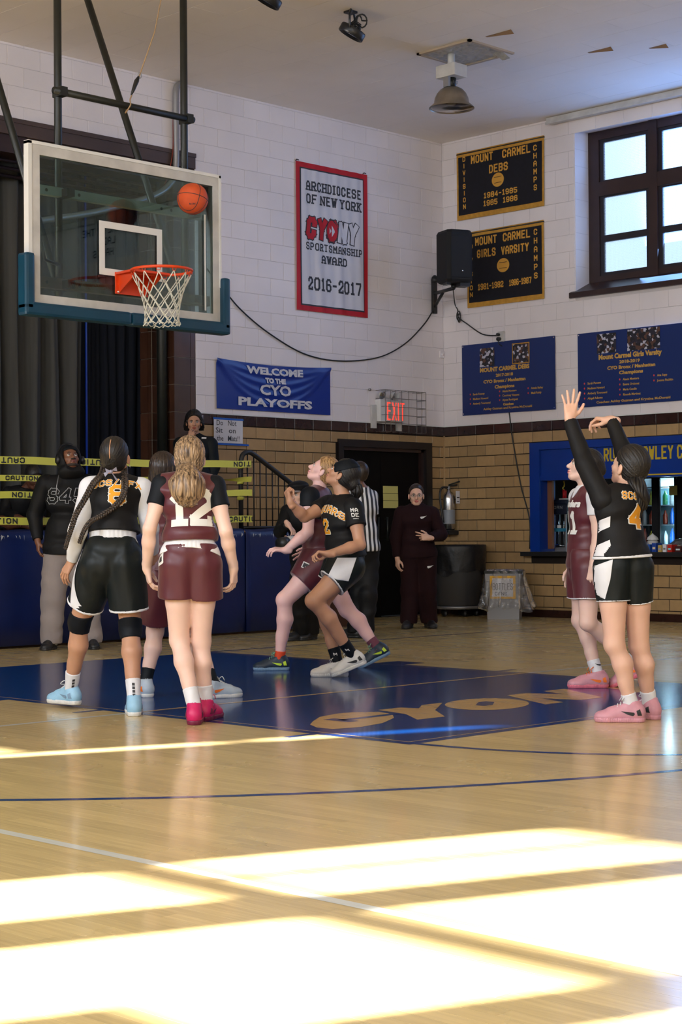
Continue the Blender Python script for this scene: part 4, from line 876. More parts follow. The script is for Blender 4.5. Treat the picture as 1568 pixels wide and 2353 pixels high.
MB().box((-.15, -.10, -.03), (-.10, .02, .005)).box((.02, -.12, -.045), (.15, .05, .005)).build('foot', M['black'], sp)
br = empty('speaker_bracket', (16.50, 14.72, 4.1)); tag(br, 'black wall bracket carrying the corner loudspeaker', 'bracket'); o0 = br.location.copy()
MB().box((-.035, -.03, -.23), (.035, .01, .19)).build('wall_channel', M['black'], br)
MB().tube([(0, -.02, .17), (0, -.02, .20), (0, -.02, .24), (0, -.02, .265)], [.045, .05, .04, .015], 10).build('end_cap', M['black'], br)
e_ = Vector((15.90, 13.86, 4.05)) - o0
MB().tube([(0, -.02, .03), tuple(e_)], .024, 8).tube([tuple(e_), tuple(e_ + Vector((0, 0, .05)))], .03, 8).build('arm', M['black'], br); MB().tube([(0, -.02, -.14), tuple(e_ * .5 + Vector((0, 0, .005)))], .02, 8).build('strut', M['black'], br)
# wall boxes and surface conduit
ob = MB().box((16.61, YA - .03, 3.31), (16.69, YA - .006, 3.40), .004).lathe([(.0, .02), (.02, .016), (.022, 0)], (16.65, YA - .03, 3.355), 12, Matrix.Rotation(PI / 2, 3, 'X')).build('wall_sensor', M['white_block']); tag(ob, 'small white painted box on the block wall near the corner', 'electrical box')
tg = empty('wall_outlet', (XB - .01, 13.745, 3.50)); tag(tg, 'white outlet box with black plugs above the smaller blue sheet', 'outlet')
MB().box((-.035, -.045, -.06), (.006, .05, .07), .005).build('box', M['offwhite'], tg); MB().tube([(-.035, .02, .03), (-.075, .03, .03)], .018, 8).tube([(-.035, .01, -.025), (-.08, .015, -.03)], .024, 8).build('plug', M['black'], tg); MB().tube([(-.07, .015, -.03), (-.075, .0, -.09), (-.03, -.02, -.12)], .006, 6).build('plug_cord', M['wire'], tg)
sc_ = MB().box((XB - .016, 13.71, 3.57), (XB - .006, 13.735, 6.09)).build('surface_conduit', M['white_block']); tag(sc_, 'white painted conduit strip running up the block wall behind the felt banners', 'pipe')
# exit sign in a wire cage
ex = empty('exit_sign', (15.62, YA - .01, 2.57)); tag(ex, 'lit red exit sign with emergency lamps inside a wire cage over the door', 'exit sign'); 
MB().box((-.21, -.09, -.13), (.215, -.0, .13), .006).build('housing', M['offwhite'], ex); MB().box((-.215, -.095, -.135), (-.135, -.0, .14)).build('housing_end', M['white'], ex)
V, F = seg_quads(strokes('EXIT', .205, .058, .017)); place2d('exit_lettering', V, F, lambda u, v: (u + .065, -.0925, v - .105), M['exitred'], ex)
for cx, tl in ((-.14, 0), (.06, .5), (.15, .9)):
    Rm = Matrix.Rotation(PI / 2 + .5, 3, 'X') @ Matrix.Rotation(tl, 3, 'Y')
    MB().lathe([(.0, -.05), (.03, -.045), (.052, -.01), (.055, .0)], (cx, -.06, .19), 16, Rm).build('lamp_head', M['offwhite'], ex); MB().lathe([(.0, .008), (.045, .004), (.05, 0)], (cx, -.06, .19), 16, Rm).build('lamp_lens', M['steel'], ex)
cg = MB(); x0, x1, y0, z0, z1 = -.32, .55, -.16, -.26, .255
for z in np.linspace(z0, z1, 6)[1:]: cg.tube([(x0 + .12, -.0, z), (x0 + .12, y0, z), (x1, y0, z), (x1, 0, z)], .0042, 5)
for x in (-.20, -.10, -.02, .10, .23, .38, .47, .55): cg.tube([(x, -.0, z1), (x, y0, z1), (x, y0, z0), (x, 0, z0)], .0042, 5)
cg.build('wire_cage', mat('cage_wire', (.22, .20, .19), .4, metal=.5), ex); MB().box((-.30, -.03, -.22), (-.22, .0, .07)).box((.16, -.03, -.24), (.24, 0, -.14)).build('cage_plate', M['offwhite'], ex)
MB().tube([(-.33, -.01, .255), (-.33, -.03, .255)], .018, 8).build('bolt', M['grey_metal'], ex)
# high-bay lamp with its crumpled ceiling plate
hl = empty('high_bay_lamp', (13.60, 11.86, ZC)); tag(hl, 'round bell-shaped lamp hanging from a worn square ceiling plate', 'ceiling lamp')
MB().box((-.26, -.48, -.02), (.46, -.445, .0)).box((-.26, .22, -.02), (.46, .255, .0)).box((-.26, -.48, -.02), (-.22, .255, .0)).box((.42, -.30, -.02), (.46, .255, .0)).build('plate_frame', mat('plate_frame', srgb(176, 160, 140), .6), hl)
mb = MB(); n = 18; V = [(-.22 + .66 * i / n, -.44 + .66 * j / n, -.006 - .010 * abs(math.sin(i * 1.9 + j * .8) * math.cos(j * 1.4 - i * .3)) - (.05 if i > 14 and j < 4 else 0) * ((i - 14) / 4)) for i in range(n + 1) for j in range(n + 1)]
mb.add(V, [(i * (n + 1) + j, (i + 1) * (n + 1) + j, (i + 1) * (n + 1) + j + 1, i * (n + 1) + j + 1) for i in range(n) for j in range(n)]); mb.build('crumpled_lens', mat('crumpled_plastic', (.36, .36, .34), .3, noise=(12, .25)), hl)
MB().box((-.10, -.13, -.265), (.10, .13, -.135), .005).tube([(0, 0, -.14), (0, 0, -.01)], .04, 8).build('ballast_box', M['offwhite'], hl)
MB().box((-.09, -.035, -.37), (-.055, .035, -.265)).tube([(.05, .0, -.265), (.075, 0, -.31), (.05, 0, -.36)], .008, 6).box((-.02, -.045, -.325), (.05, .045, -.295)).build('yoke', M['grey_metal'], hl)
MB().tube([(0, 0, -.265), (0, 0, -.37)], .05, 12).build('socket', M['darksteel'], hl)
sh = [(.05, -.365), (.08, -.368), (.12, -.39), (.155, -.43), (.178, -.48), (.188, -.535), (.235, -.575), (.240, -.585)]
MB().lathe(sh, (0, 0, 0), 36).lathe([(r - .006, z - .002) for r, z in sh][::-1], (0, 0, 0), 36).build('reflector', mat('tarnished_aluminium', srgb(150, 138, 122), .38, metal=.7, noise=(6, .25)), hl)
MB().lathe([(.0, -.60), (.12, -.595), (.20, -.585), (.232, -.575)], (0, 0, 0), 30).build('lens', glass_mat('lamp_lens', (.9, .9, .85), .75, .15, 1.5, 2), hl)
MB().lathe([(.0, -.56), (.04, -.55), (.055, -.50), (.04, -.44), (.03, -.40)], (0, 0, 0), 14).build('bulb', mat('lamp_bulb', (.8, .78, .72), .2), hl)
# two black ceiling spots
R3 = lambda a, b, c: Vector((.7056 * a + .7086 * b, -.7086 * a + .7056 * b, c))
def spot(x, y, rz, label):
    s_ = empty('ceiling_spotlight', (x, y, ZC)); tag(s_, label, 'spotlight', 'black spotlights on the ceiling')
    ax_ = (R3(-.50, .10, -.86)).normalized(); e1 = ax_.orthogonal().normalized(); e2 = ax_.cross(e1); Rm = Matrix((e1, e2, ax_)).transposed(); c = Vector((0, 0, -.20)); sd_ = ax_.cross(Vector((0, 0, 1))).normalized() * .14
    MB().lathe([(.0, -.03), (.125, -.03), (.13, -.02), (.13, .045), (.122, .05), (.105, .03), (.0, .03)], c, 28, Rm).build('drum', M['black'], s_)
    MB().lathe([(.0, .034), (.104, .034)], c, 24, Rm).build('lens', mat('dark_lens', (.02, .03, .05), .08), s_)
    fins = MB()
    for k in range(5): fins.lathe([(.03, -.035 - k * .014), (.07 - k * .006, -.035 - k * .014), (.07 - k * .006, -.040 - k * .014), (.03, -.040 - k * .014)], c, 16, Rm)
    fins.build('cooling_fins', M['black'], s_)
    MB().tube([c + sd_, c + sd_ + Vector((0, 0, .13)), sd_ * .6 + Vector((0, 0, -.012)), sd_ * -.6 + Vector((0, 0, -.012)), c - sd_ + Vector((0, 0, .13)), c - sd_], .011, 8).box((-.05, -.02, -.02), (.05, .07, 0)).build('yoke', M['black'], s_)
    MB().tube([R3(.09 + .05 * math.cos(t), 0, -.10 + .065 * math.sin(t)) for t in np.linspace(0, 2 * PI, 14)] + [R3(.06 + .03 * math.cos(t), .02, -.09 + .05 * math.sin(t)) for t in np.linspace(0, 5, 10)], .008, 6).build('cord', M['wire'], s_)
spot(11.80, 11.55, -.55, 'black ceiling spotlight seen whole, above the white banner'); spot(10.52, 11.36, -.5, 'black ceiling spotlight cut off by the top edge of the frame')
# fire extinguisher on the corner
fe = empty('fire_extinguisher', (16.60, 14.58, 1.06)); tag(fe, 'polished steel fire extinguisher hanging in the corner beside the door', 'fire extinguisher')
MB().lathe([(.0, .0), (.07, .0), (.082, .02), (.082, .40), (.078, .44), (.055, .48), (.028, .50), (.026, .53), (0, .53)], (0, 0, .02), 28).build('cylinder', M['steel'], fe)
MB().box((-.09, -.09, -.04), (.09, .09, .02), .01).build('base_bracket', M['black'], fe)
MB().tube([(0, 0, .54), (0, 0, .585)], .022, 10).build('valve', M['grey_metal'], fe); MB().tube([(0, 0, .585), (.06, -.10, .60)], .010, 6).tube([(0, 0, .60), (.08, -.12, .645)], .009, 6).build('handle', M['darksteel'], fe)
MB().tube(bez([(-.01, 0, .57), (-.10, .03, .56), (-.135, .03, .46), (-.125, .02, .30), (-.11, .0, .12)], 6), .014, 8).build('hose', M['black'], fe)
MB().box((.02, -.112, .36), (.09, -.104, .52)).build('tag', M['paper'], fe); MB().box((.03, -.1135, .43), (.08, -.112, .445)).box((.03, -.1135, .38), (.075, -.112, .39)).build('tag_print', M['ink'], fe)
MB().lathe([(.0828, .08), (.0828, .26)], (0, 0, .02), 28).build('label_band', mat('extinguisher_label', (.25, .27, .30), .4), fe)
# waste bin with liner on a dolly
tb = empty('waste_bin', (16.31, 14.18, 0)); tag(tb, 'large dark grey round waste bin with black liner on a wheeled dolly', 'waste bin')
MB().lathe([(.0, .13), (.27, .13), (.285, .16), (.335, .80), (.345, .86), (.33, .86), (.30, .80), (.26, .18), (0, .17)], (0, 0, 0), 36).build('barrel', M['trashgrey'], tb)
mb = MB(); n = 56; rows = [(.343, .885), (.352, .895), (.358, .87), (.357, .80), (.352, .70), (.345, .60), (.343, .545)]
V = []
for (r, z) in rows:
    for k in range(n):
        t = 2 * PI * k / n; rr = r + .007 * math.sin(9 * t + z * 9) * (.9 - z) * 4 + .004 * math.sin(23 * t + z * 20); zz = z + (.03 * math.sin(3 * t + 1) + .02 * math.sin(7 * t) if z < .56 else 0)
        V.append((rr * math.cos(t), rr * math.sin(t), zz))
mb.add(V, [(i * n + k, i * n + (k + 1) % n, (i + 1) * n + (k + 1) % n, (i + 1) * n + k) for i in range(len(rows) - 1) for k in range(n)], True); mb.build('bin_liner', M['binbag'], tb)
MB().lathe([(0, .09), (.25, .09), (.29, .10), (.29, .13), (0, .13)], (0, 0, 0), 28).build('dolly', M['grey_metal'], tb)
for t in (0.5, 1.7, 3.0, 4.2, 5.4): MB().tube([(.22 * math.cos(t) - .014, .22 * math.sin(t), .04), (.22 * math.cos(t) + .014, .22 * math.sin(t), .04)], .038, 12).box((.22 * math.cos(t) - .01, .22 * math.sin(t) - .01, .05), (.22 * math.cos(t) + .01, .22 * math.sin(t) + .01, .095)).build('caster', M['black'], tb)
# bottles bin with clear bag
bb_ = empty('bottle_bin', (16.18, 13.32, 0)); tag(bb_, 'grey bin with a clear plastic bag and a yellow-bordered BOTTLES sign', 'recycling bin')
def tapered(lo, hi, z0, z1): 
    a, b = lo; c, d = hi
    return [(-a, -b, z0), (a, -b, z0), (a, b, z0), (-a, b, z0), (-c, -d, z1), (c, -d, z1), (c, d, z1), (-c, d, z1)], [(3, 2, 1, 0), (0, 1, 5, 4), (1, 2, 6, 5), (2, 3, 7, 6), (3, 0, 4, 7)]
V, F = tapered((.21, .19), (.235, .215), 0, .57); rz = Matrix.Rotation(.60, 3, 'Z'); V = [rz @ Vector(v) for v in V]; MB().add(V, F).build('tub', M['binplastic'], bb_)
V, F = tapered((.24, .22), (.245, .225), .55, .585); V = [rz @ Vector(v) for v in V]; MB().add(V, F[1:]).build('tub_rim', M['darksteel'], bb_)
mb = MB(); n = 64; V = []; rg = random.Random(4)
rows = [(1.02, .57), (1.06, .60), (1.10, .58), (1.14, .50), (1.22, .40), (1.32, .30), (1.40, .20), (1.46, .15), (1.42, .125)]
for i, (s_, z) in enumerate(rows):
    for k in range(n):
        t = 2 * PI * k / n; ct, st_ = math.cos(t), math.sin(t); q_ = (abs(ct) ** 5 + abs(st_) ** 5) ** -.2
        fold = 1 + (.015 + .012 * i) * math.sin(k * 1.35 + i * .35) + .02 * math.sin(k * .6 + i)
        p = rz @ Vector((.22 * q_ * ct * s_ * fold, .20 * q_ * st_ * s_ * fold, 0)); sg = 1 + .25 * max(0, math.cos(t + 1.8)) * i / 8
        V.append((p.x * sg, p.y * sg, z + .02 * math.sin(k * .9) * (i > 5) + .018 * math.sin(k * .41 + 1) * (i > 4)))
mb.add(V, [(i * n + k, i * n + (k + 1) % n, (i + 1) * n + (k + 1) % n, (i + 1) * n + k) for i in range(len(rows) - 1) for k in range(n)], True); mb.build('clear_bag', M['film'], bb_)
nf = Vector((-.9553 * 1, .2955, 0)); nf = rz @ Vector((-1, 0, 0)); uf = rz @ Vector((0, -1, 0))
def SF(e): return lambda u, v: tuple(nf * (.240 + e) + uf * u + Vector((0, 0, v)))
def quad2(name, u0, u1, v0, v1, e, m): V = [(u0, v0), (u1, v0), (u1, v1), (u0, v1)]; return place2d(name, V, [(3, 2, 1, 0)], SF(e), m, bb_)
quad2('sign_border', -.155, .155, .25, .525, .012, mat('yellow_tape', srgb(226, 170, 20), .5)); quad2('sign_sheet', -.125, .125, .275, .495, .014, M['paper'])
text_on('handwriting', 'BOTTLES', SF(.016), 0, .355, .08, M['ink'], bb_, .023, .005); text_on('handwriting', 'CANS', SF(.016), -.02, .29, .04, M['ink'], bb_, .025, .005)

# ================================================================== CONCESSION STAND CONTENTS
pc = empty('popcorn_machine', (17.17, 13.19, .806)); tag(pc, 'popcorn machine with dark canopy and aluminium posts on the concession counter', 'popcorn machine')
MB().box((-.19, -.20, 0), (.19, .20, .05)).build('base', M['grey_metal'], pc)
for a in (-.185, .165):
    for b in (-.195, .175): boxm('post', (a, b, .05), (a + .02, b + .02, .46), M['grey_metal'], pc)
MB().box((-.21, -.23, .46), (.21, .23, .58)).box((-.20, -.22, .58), (.20, .22, .64), .02).build('canopy', mat('dark_canopy', srgb(14, 22, 40), .4), pc); V, F = seg_quads(strokes('POPCORN', .03, .03, .008)); place2d('canopy_lettering', V, F, lambda u, v: (-.212, -u, .56 + v - .03), M['grey_metal'], pc)
boxm('front_glass', (-.187, -.18, .06), (-.183, .18, .45), M['caseglass'], pc); boxm('middle_band', (-.195, -.195, .245), (-.185, .195, .285), mat('teal_band', srgb(40, 120, 150), .5), pc)
for yy in (.12, .0, -.10): boxm('price_card', (-.20, yy - .028, .29), (-.198, yy + .028, .325), M['paper'], pc)
for yy in (.05, -.03): MB().tube([(-.02, yy, .05), (-.02, yy, .46)], .008, 6).build('rod', M['chrome'], pc)
MB().tube([(-.10, .12, .07), (-.12, .02, .085), (-.10, -.10, .065)], .012, 8).lathe([(.0, 0), (.04, .01), (.05, .03)], (-.12, .12, .06), 10).build('scoop', M['chrome'], pc)
tr = empty('trophy', (17.15, 13.14, 1.446)); tag(tr, 'small trophy with gold figure on a red column on the popcorn machine', 'trophy')
MB().box((-.05, -.05, 0), (.05, .05, .02)).build('base', M['offwhite'], tr); MB().lathe([(0, .02), (.016, .02), (.016, .13), (0, .13)], (0, .012, 0), 14).lathe([(0, .02), (.010, .02), (.010, .115), (0, .115)], (0, -.02, 0), 14).build('column', M['red'], tr)
MB().tube([(0, .012, .13), (0, .03, .15), (0, .005, .17), (0, .0, .20), (0, .012, .235)], [.010, .007, .010, .007, .009], 8).build('figure', M['yellow'], tr)
fg = empty('drinks_fridge', (18.34, 12.45, 0)); tag(fg, 'lit drinks fridge with blue-lit glass doors inside the concession stand', 'fridge')
MB().box((.0, -.95, .1), (.6, .55, .14)).box((.0, -.95, 1.76), (.6, .55, 1.95)).box((.55, -.95, .1), (.6, .55, 1.9)).box((0, -.27, .1), (.6, -.17, 1.9)).box((0, .48, .1), (.6, .55, 1.9)).box((0, -.95, .1), (.6, -.9, 1.9)).build('cabinet', M['blackmatte'], fg)
boxm('liner', (.50, -.17, .14), (.55, .48, 1.76), M['fridgewall'], fg)
for a, b in ((-.17, .09), (.17, .50)): 
    MB().box((-.03, a - .0, .14), (0, a + .02, 1.76)).box((-.03, b - .02, .14), (0, b, 1.76)).box((-.03, a, 1.72), (0, b, 1.76)).build('door_frame', M['blackmatte'], fg); boxm('door_glass', (-.02, a, .14), (-.015, b, 1.73), M['caseglass'], fg)
boxm('door_divider', (-.04, .09, .1), (.02, .18, 1.9), M['blackmatte'], fg)
for z in (.86, 1.12, 1.37, 1.60): boxm('shelf', (.03, -.16, z), (.5, .47, z + .012), mat('shelf_wire', (.45, .55, .6), .4) if 'shelf_wire' not in bpy.data.materials else bpy.data.materials['shelf_wire'], fg)
MB().box((.01, -.168, .5), (.04, -.135, 1.74)).build('light_strip', M['fridgelight'], fg); MB().box((.05, -.15, 1.735), (.4, .47, 1.75)).build('light_strip', M['fridgelight'], fg)
fl = light('fridge_light', 'POINT', (18.34 + .18, 12.45 + .1, 1.55), (0, 0, -1), 9, (.45, .8, 1)); fl.data.shadow_soft_size = .05; fl2 = light('fridge_light', 'POINT', (18.34 + .12, 12.45 + .0, .98), (0, 0, -1), 6, (.45, .8, 1)); fl2.data.shadow_soft_size = .05
boxm('notice', (-.035, -.20, 1.50), (-.032, -.08, 1.62), M['ypaper'], fg)
rg = random.Random(12); bt = MB().lathe([(0, 0), (.03, 0), (.032, .02), (.032, .13), (.012, .18), (.012, .2), (0, .2)], n=12).mesh('drink_bottle')
cols_ = [srgb(40, 120, 70), srgb(160, 150, 50), srgb(30, 90, 170), srgb(130, 50, 30), srgb(160, 170, 175)]
for z in (.872, 1.132, 1.382):
    for k in range(6):
        ci = rg.randrange(5); me = bt.copy(); me.materials.clear(); me.materials.append(mat('bottle_tint', cols_[ci], .25)); o = bpy.data.objects.new('drink_bottle', me); COL.objects.link(o); o.location = (18.34 + .14, 12.45 - .11 + k * .105, z); o.scale = (1, 1, .9 + .15 * (k % 2))
        tag(o, '%s drink bottle, %s from the right on the %s fridge shelf' % (('green', 'yellow', 'blue', 'brown', 'pale grey')[ci], ('first', 'second', 'third', 'fourth', 'fifth', 'sixth')[k], {.872: 'lowest', 1.132: 'middle', 1.382: 'upper'}[z]), 'bottle', 'drinks in the lit fridge')
SN = [(12.10, .07, .085, (40, 90, 190), 'blue and white'), (12.0, .06, .08, (225, 225, 235), 'white'), (11.90, .06, .085, (50, 110, 200), 'bright blue'), (11.80, .055, .08, (236, 180, 50), 'yellow'), (11.71, .05, .10, (215, 215, 225), 'pale'), (11.63, .085, .09, (40, 90, 180), 'blue'), (11.53, .06, .105, (34, 70, 160), 'dark blue'), (11.45, .05, .08, (200, 170, 90), 'tan'), (11.385, .05, .09, (230, 230, 235), 'white and grey'), (11.315, .06, .085, (200, 40, 25), 'red'), (11.20, .09, .07, (70, 22, 20), 'dark brown'), (11.08, .10, .07, (90, 30, 25), 'maroon')]
for (y, wd, hh, c, nm) in SN:
    s_ = empty('snack_box', (16.80, y, .806)); tag(s_, nm + ' snack box in the row along the front edge of the counter', 'snack box')
    m_ = mat('snack_card', srgb(*c), .45); MB().box((-.06, -wd / 2, 0), (.06, wd / 2, hh), .003).build('carton', m_, s_)
    MB().box((-.062, -wd * .3, hh * .3), (-.0602, wd * .3, hh * .55)).build('printed_band', mat('snack_print', srgb(*[min(255, 255 - v // 2) for v in c]), .5), s_)
cl = empty('covered_tray', (17.0, 11.30, .806)); tag(cl, 'clear domed tray of wrapped food behind the snack boxes', 'food tray')
MB().lathe([(.16, 0), (.17, .03), (.15, .10), (.09, .15), (0, .16)], n=24).build('dome', M['film'], cl); MB().lathe([(0, .0), (.15, .0), (.15, .02), (0, .02)], n=20).build('tray', M['offwhite'], cl)
for k in range(5): MB().lathe([(0, .0), (.035, .005), (.04, .03), (.02, .055), (0, .06)], (.08 * math.cos(k * 1.3), .08 * math.sin(k * 1.3), .022), 10).build('wrapped_bun', mat('bun_tan', srgb(190, 165, 110), .6) if 'bun_tan' not in bpy.data.materials else bpy.data.materials['bun_tan'], cl)
ch = empty('lidded_jar', (17.02, 11.74, .806)); tag(ch, 'white jar with a sloped lid next to the shooter\'s back', 'jar')
MB().lathe([(0, 0), (.06, 0), (.065, .03), (.065, .12), (.05, .14), (0, .15)], n=18).build('jar_body', M['offwhite'], ch); MB().lathe([(.07, .14), (.06, .17), (.02, .20), (0, .22)], n=18).build('lid', M['white'], ch)
# team banner hanging high on the concession wall, outside the frame: seen mirrored in the backboard
o = banner('team_banner', 'B', -.15, 5.42, 1.5, .6, 'white team banner on the concession wall, seen mirrored in the backboard glass'); fn = reln(cloth_fn('B', -.15, 5.42, 1.5, .6, .006, (1, 0, 0), seed=3), o)
sheet('banner_cloth', fn, 1.5, .6, 10, 6, M['bannerwhite'], o); T = lambda u, v: fn(u, v, .004)
for s_, u, v in (('HOME OF THE', .85, .42), ('LADY', .75, .24), ('HAWKS', .85, .06)): text_on('print', s_, T, u, v, .12, M['ink'], o, .07, .02)

# ================================================================== FIGURES: implicit body shapes meshed to one surface
UP = np.array([0., 0., 1.])
def nrm(v): v = np.asarray(v, float); return v / (np.linalg.norm(v) + 1e-12)
def lerp(a, b, t): return np.asarray(a) * (1 - t) + np.asarray(b) * t
def bounds(prims, pad):
    lo = np.full(3, 1e9); hi = np.full(3, -1e9)
    for p in prims:
        if p[0] == 'c': r = max(p[3], p[4]); q = np.array([p[1], p[2]]); a, b = q.min(0) - r, q.max(0) + r
        else: r = max(p[3]); a, b = p[1] - r, p[1] + r
        lo = np.minimum(lo, a - pad); hi = np.maximum(hi, b + pad)
    return lo, hi
def C(a, b, ra, rb, k=.02): return ('c', np.asarray(a, float), np.asarray(b, float), ra, rb, k)
def E(c, ax, rad, k=.02): return ('e', np.asarray(c, float), np.asarray(ax, float), rad, 0, k)
I3 = np.eye(3)
def dist(p, X, Y, Z, inf=0):
    if p[0] == 'c':
        a, b, ra, rb = p[1:5]; ba = b - a; L2 = float(ba @ ba) + 1e-12
        x, y, z = X - a[0], Y - a[1], Z - a[2]
        t = np.clip((x * ba[0] + y * ba[1] + z * ba[2]) / L2, 0, 1)
        return np.sqrt((x - t * ba[0]) ** 2 + (y - t * ba[1]) ** 2 + (z - t * ba[2]) ** 2) - (ra + t * (rb - ra)) - inf
    c, A, rad = p[1:4]; x, y, z = X - c[0], Y - c[1], Z - c[2]; k0 = 0; k1 = 0
    for i in range(3):
        u = x * A[i][0] + y * A[i][1] + z * A[i][2]; r = rad[i] + inf; k0 = k0 + (u / r) ** 2; k1 = k1 + (u / r ** 2) ** 2
    k0 = np.sqrt(k0); k1 = np.sqrt(k1) + 1e-9
    return k0 * (k0 - 1) / k1
def field(prims, h, inf=0, lohi=None, subs=()):
    lo, hi = lohi if lohi else bounds(prims, inf + 3 * h)
    n = np.ceil((hi - lo) / h).astype(int) + 1
    ax = [(lo[i] + h * np.arange(n[i])).astype(np.float32) for i in range(3)]
    d = np.full(n, .5, np.float32)
    for grp, sign in ((prims, 1), (subs, -1)):
        for p in grp:
            k = p[5]; a, b = bounds([p], inf * (sign > 0) + k + 2.5 * h)
            i0 = np.maximum(((a - lo) / h).astype(int), 0); i1 = np.minimum(((b - lo) / h).astype(int) + 2, n)
            if (i1 <= i0).any(): continue
            sl = tuple(slice(i0[i], i1[i]) for i in range(3))
            X, Y, Z = ax[0][sl[0]][:, None, None], ax[1][sl[1]][None, :, None], ax[2][sl[2]][None, None, :]
            q = dist(p, X, Y, Z, inf if sign > 0 else 0).astype(np.float32); cur = d[sl]
            if sign > 0:
                t = np.clip(.5 + .5 * (q - cur) / k, 0, 1); d[sl] = q + (cur - q) * t - k * t * (1 - t)
            else:
                q = -q; t = np.clip(.5 - .5 * (q - cur) / k, 0, 1); d[sl] = q + (cur - q) * t + k * t * (1 - t)
    return d, lo, ax
def snet(d, lo, h):
    """surface nets: one vertex per crossed cell"""
    s = d < 0; nx, ny, nz = d.shape
    cnt = np.zeros((nx - 1, ny - 1, nz - 1), np.int8)
    for i in (0, 1):
        for j in (0, 1):
            for k in (0, 1): cnt += s[i:nx - 1 + i, j:ny - 1 + j, k:nz - 1 + k]
    act = (cnt > 0) & (cnt < 8); ii = np.argwhere(act); idx = np.full(act.shape, -1, np.int32); idx[act] = np.arange(len(ii))
    cor = {}
    for i in (0, 1):
        for j in (0, 1):
            for k in (0, 1): cor[i, j, k] = d[ii[:, 0] + i, ii[:, 1] + j, ii[:, 2] + k]
    P = np.zeros((len(ii), 3)); N_ = np.zeros(len(ii))
    for a in range(3):
        o = [x for x in range(3) if x != a]
        for u in (0, 1):
            for v in (0, 1):
                c0 = [0, 0, 0]; c0[o[0]] = u; c0[o[1]] = v; c1 = list(c0); c1[a] = 1
                d0, d1 = cor[tuple(c0)], cor[tuple(c1)]; m = (d0 < 0) != (d1 < 0)
                t = np.where(m, d0 / np.where(m, d0 - d1, 1), 0); q = np.zeros((len(ii), 3)); q[:, o[0]] = u; q[:, o[1]] = v; q[:, a] = t
                P += q * m[:, None]; N_ += m
    V = lo + h * (ii + P / N_[:, None]); Q = []
    for a in range(3):
        o = [x for x in range(3) if x != a]; sl0 = [slice(1, -1)] * 3; sl0[a] = slice(0, -1); sl1 = list(sl0); sl1[a] = slice(1, None)
        A, B_ = s[tuple(sl0)], s[tuple(sl1)]; e = np.argwhere(A != B_)
        if not len(e): continue
        e[:, o[0]] += 1; e[:, o[1]] += 1
        sg = s[e[:, 0], e[:, 1], e[:, 2]]
        def at(du, dv): q = e.copy(); q[:, o[0]] += du; q[:, o[1]] += dv; return idx[q[:, 0], q[:, 1], q[:, 2]]
        q = np.stack([at(-1, -1), at(0, -1), at(0, 0), at(-1, 0)], 1)
        flip = sg if a != 1 else ~sg
        q[~flip] = q[~flip][:, ::-1]; Q.append(q)
    Q = np.concatenate(Q); Q = Q[(Q >= 0).all(1)]
    return V, Q
def np_mesh(name, V, Q, smooth=True):
    me = bpy.data.meshes.new(name); me.vertices.add(len(V)); me.vertices.foreach_set('co', np.asarray(V, np.float32).ravel())
    me.loops.add(Q.size); me.loops.foreach_set('vertex_index', Q.astype(np.int32).ravel())
    me.polygons.add(len(Q)); me.polygons.foreach_set('loop_start', np.arange(0, Q.size, 4, dtype=np.int32)); me.polygons.foreach_set('loop_total', np.full(len(Q), 4, np.int32))
    me.polygons.foreach_set('use_smooth', np.full(len(Q), smooth)); me.update(calc_edges=True); me.validate(); return me
def wob(X, Y, Z, f=1.0, ph=0):
    return (np.sin(f * (9 * X + 5 * Y + 3 * Z) + ph + 1.7 * np.sin(f * (6 * Z - 4 * Y) + ph)) + .6 * np.sin(f * (17 * Z - 8 * X + 6 * Y) + 2 * ph + 1.3 * np.sin(f * 11 * X))) * .5

# skin and cloth materials
def skin_mat(name, base, lip, blush=.0):
    m = mat(name, base, .46, sss=.12, noise=(7, .05), bump=(260, .05)); nt = m.node_tree; b = nt.nodes['Principled BSDF']
    src = b.inputs['Base Color'].links[0].from_socket
    at = nt.nodes.new('ShaderNodeAttribute'); at.attribute_name = 'lip'; mx = nt.nodes.new('ShaderNodeMix'); mx.data_type = 'RGBA'
    nt.links.new(at.outputs['Fac'], mx.inputs[0]); nt.links.new(src, mx.inputs[6]); mx.inputs[7].default_value = (*lip, 1); nt.links.new(mx.outputs[2], b.inputs['Base Color']); return m
def cloth_mat(name, base, rough=.6, sheen=.15, bumpv=.35, f=6): return mat(name, base, rough, sheen=sheen if base[0] > .02 else 0, spec=.5 if base[0] > .02 else .22, noise=(5, .08), bump=(f, min(1, bumpv * 1.6), (1, 1, .45), .022))
SK = {'fair': skin_mat('fair_skin', srgb(232, 196, 182), srgb(200, 110, 108)), 'pink': skin_mat('pink_skin', srgb(236, 192, 188), srgb(214, 120, 122)), 'light': skin_mat('light_skin', srgb(224, 180, 158), srgb(190, 100, 95)),
      'olive': skin_mat('olive_skin', srgb(206, 152, 118), srgb(176, 100, 88)), 'tan': skin_mat('tan_skin', srgb(194, 146, 118), srgb(160, 88, 78)), 'brown': skin_mat('brown_skin', srgb(128, 84, 60), srgb(116, 62, 56)), 'deep': skin_mat('deep_skin', srgb(96, 60, 44), srgb(96, 48, 46))}
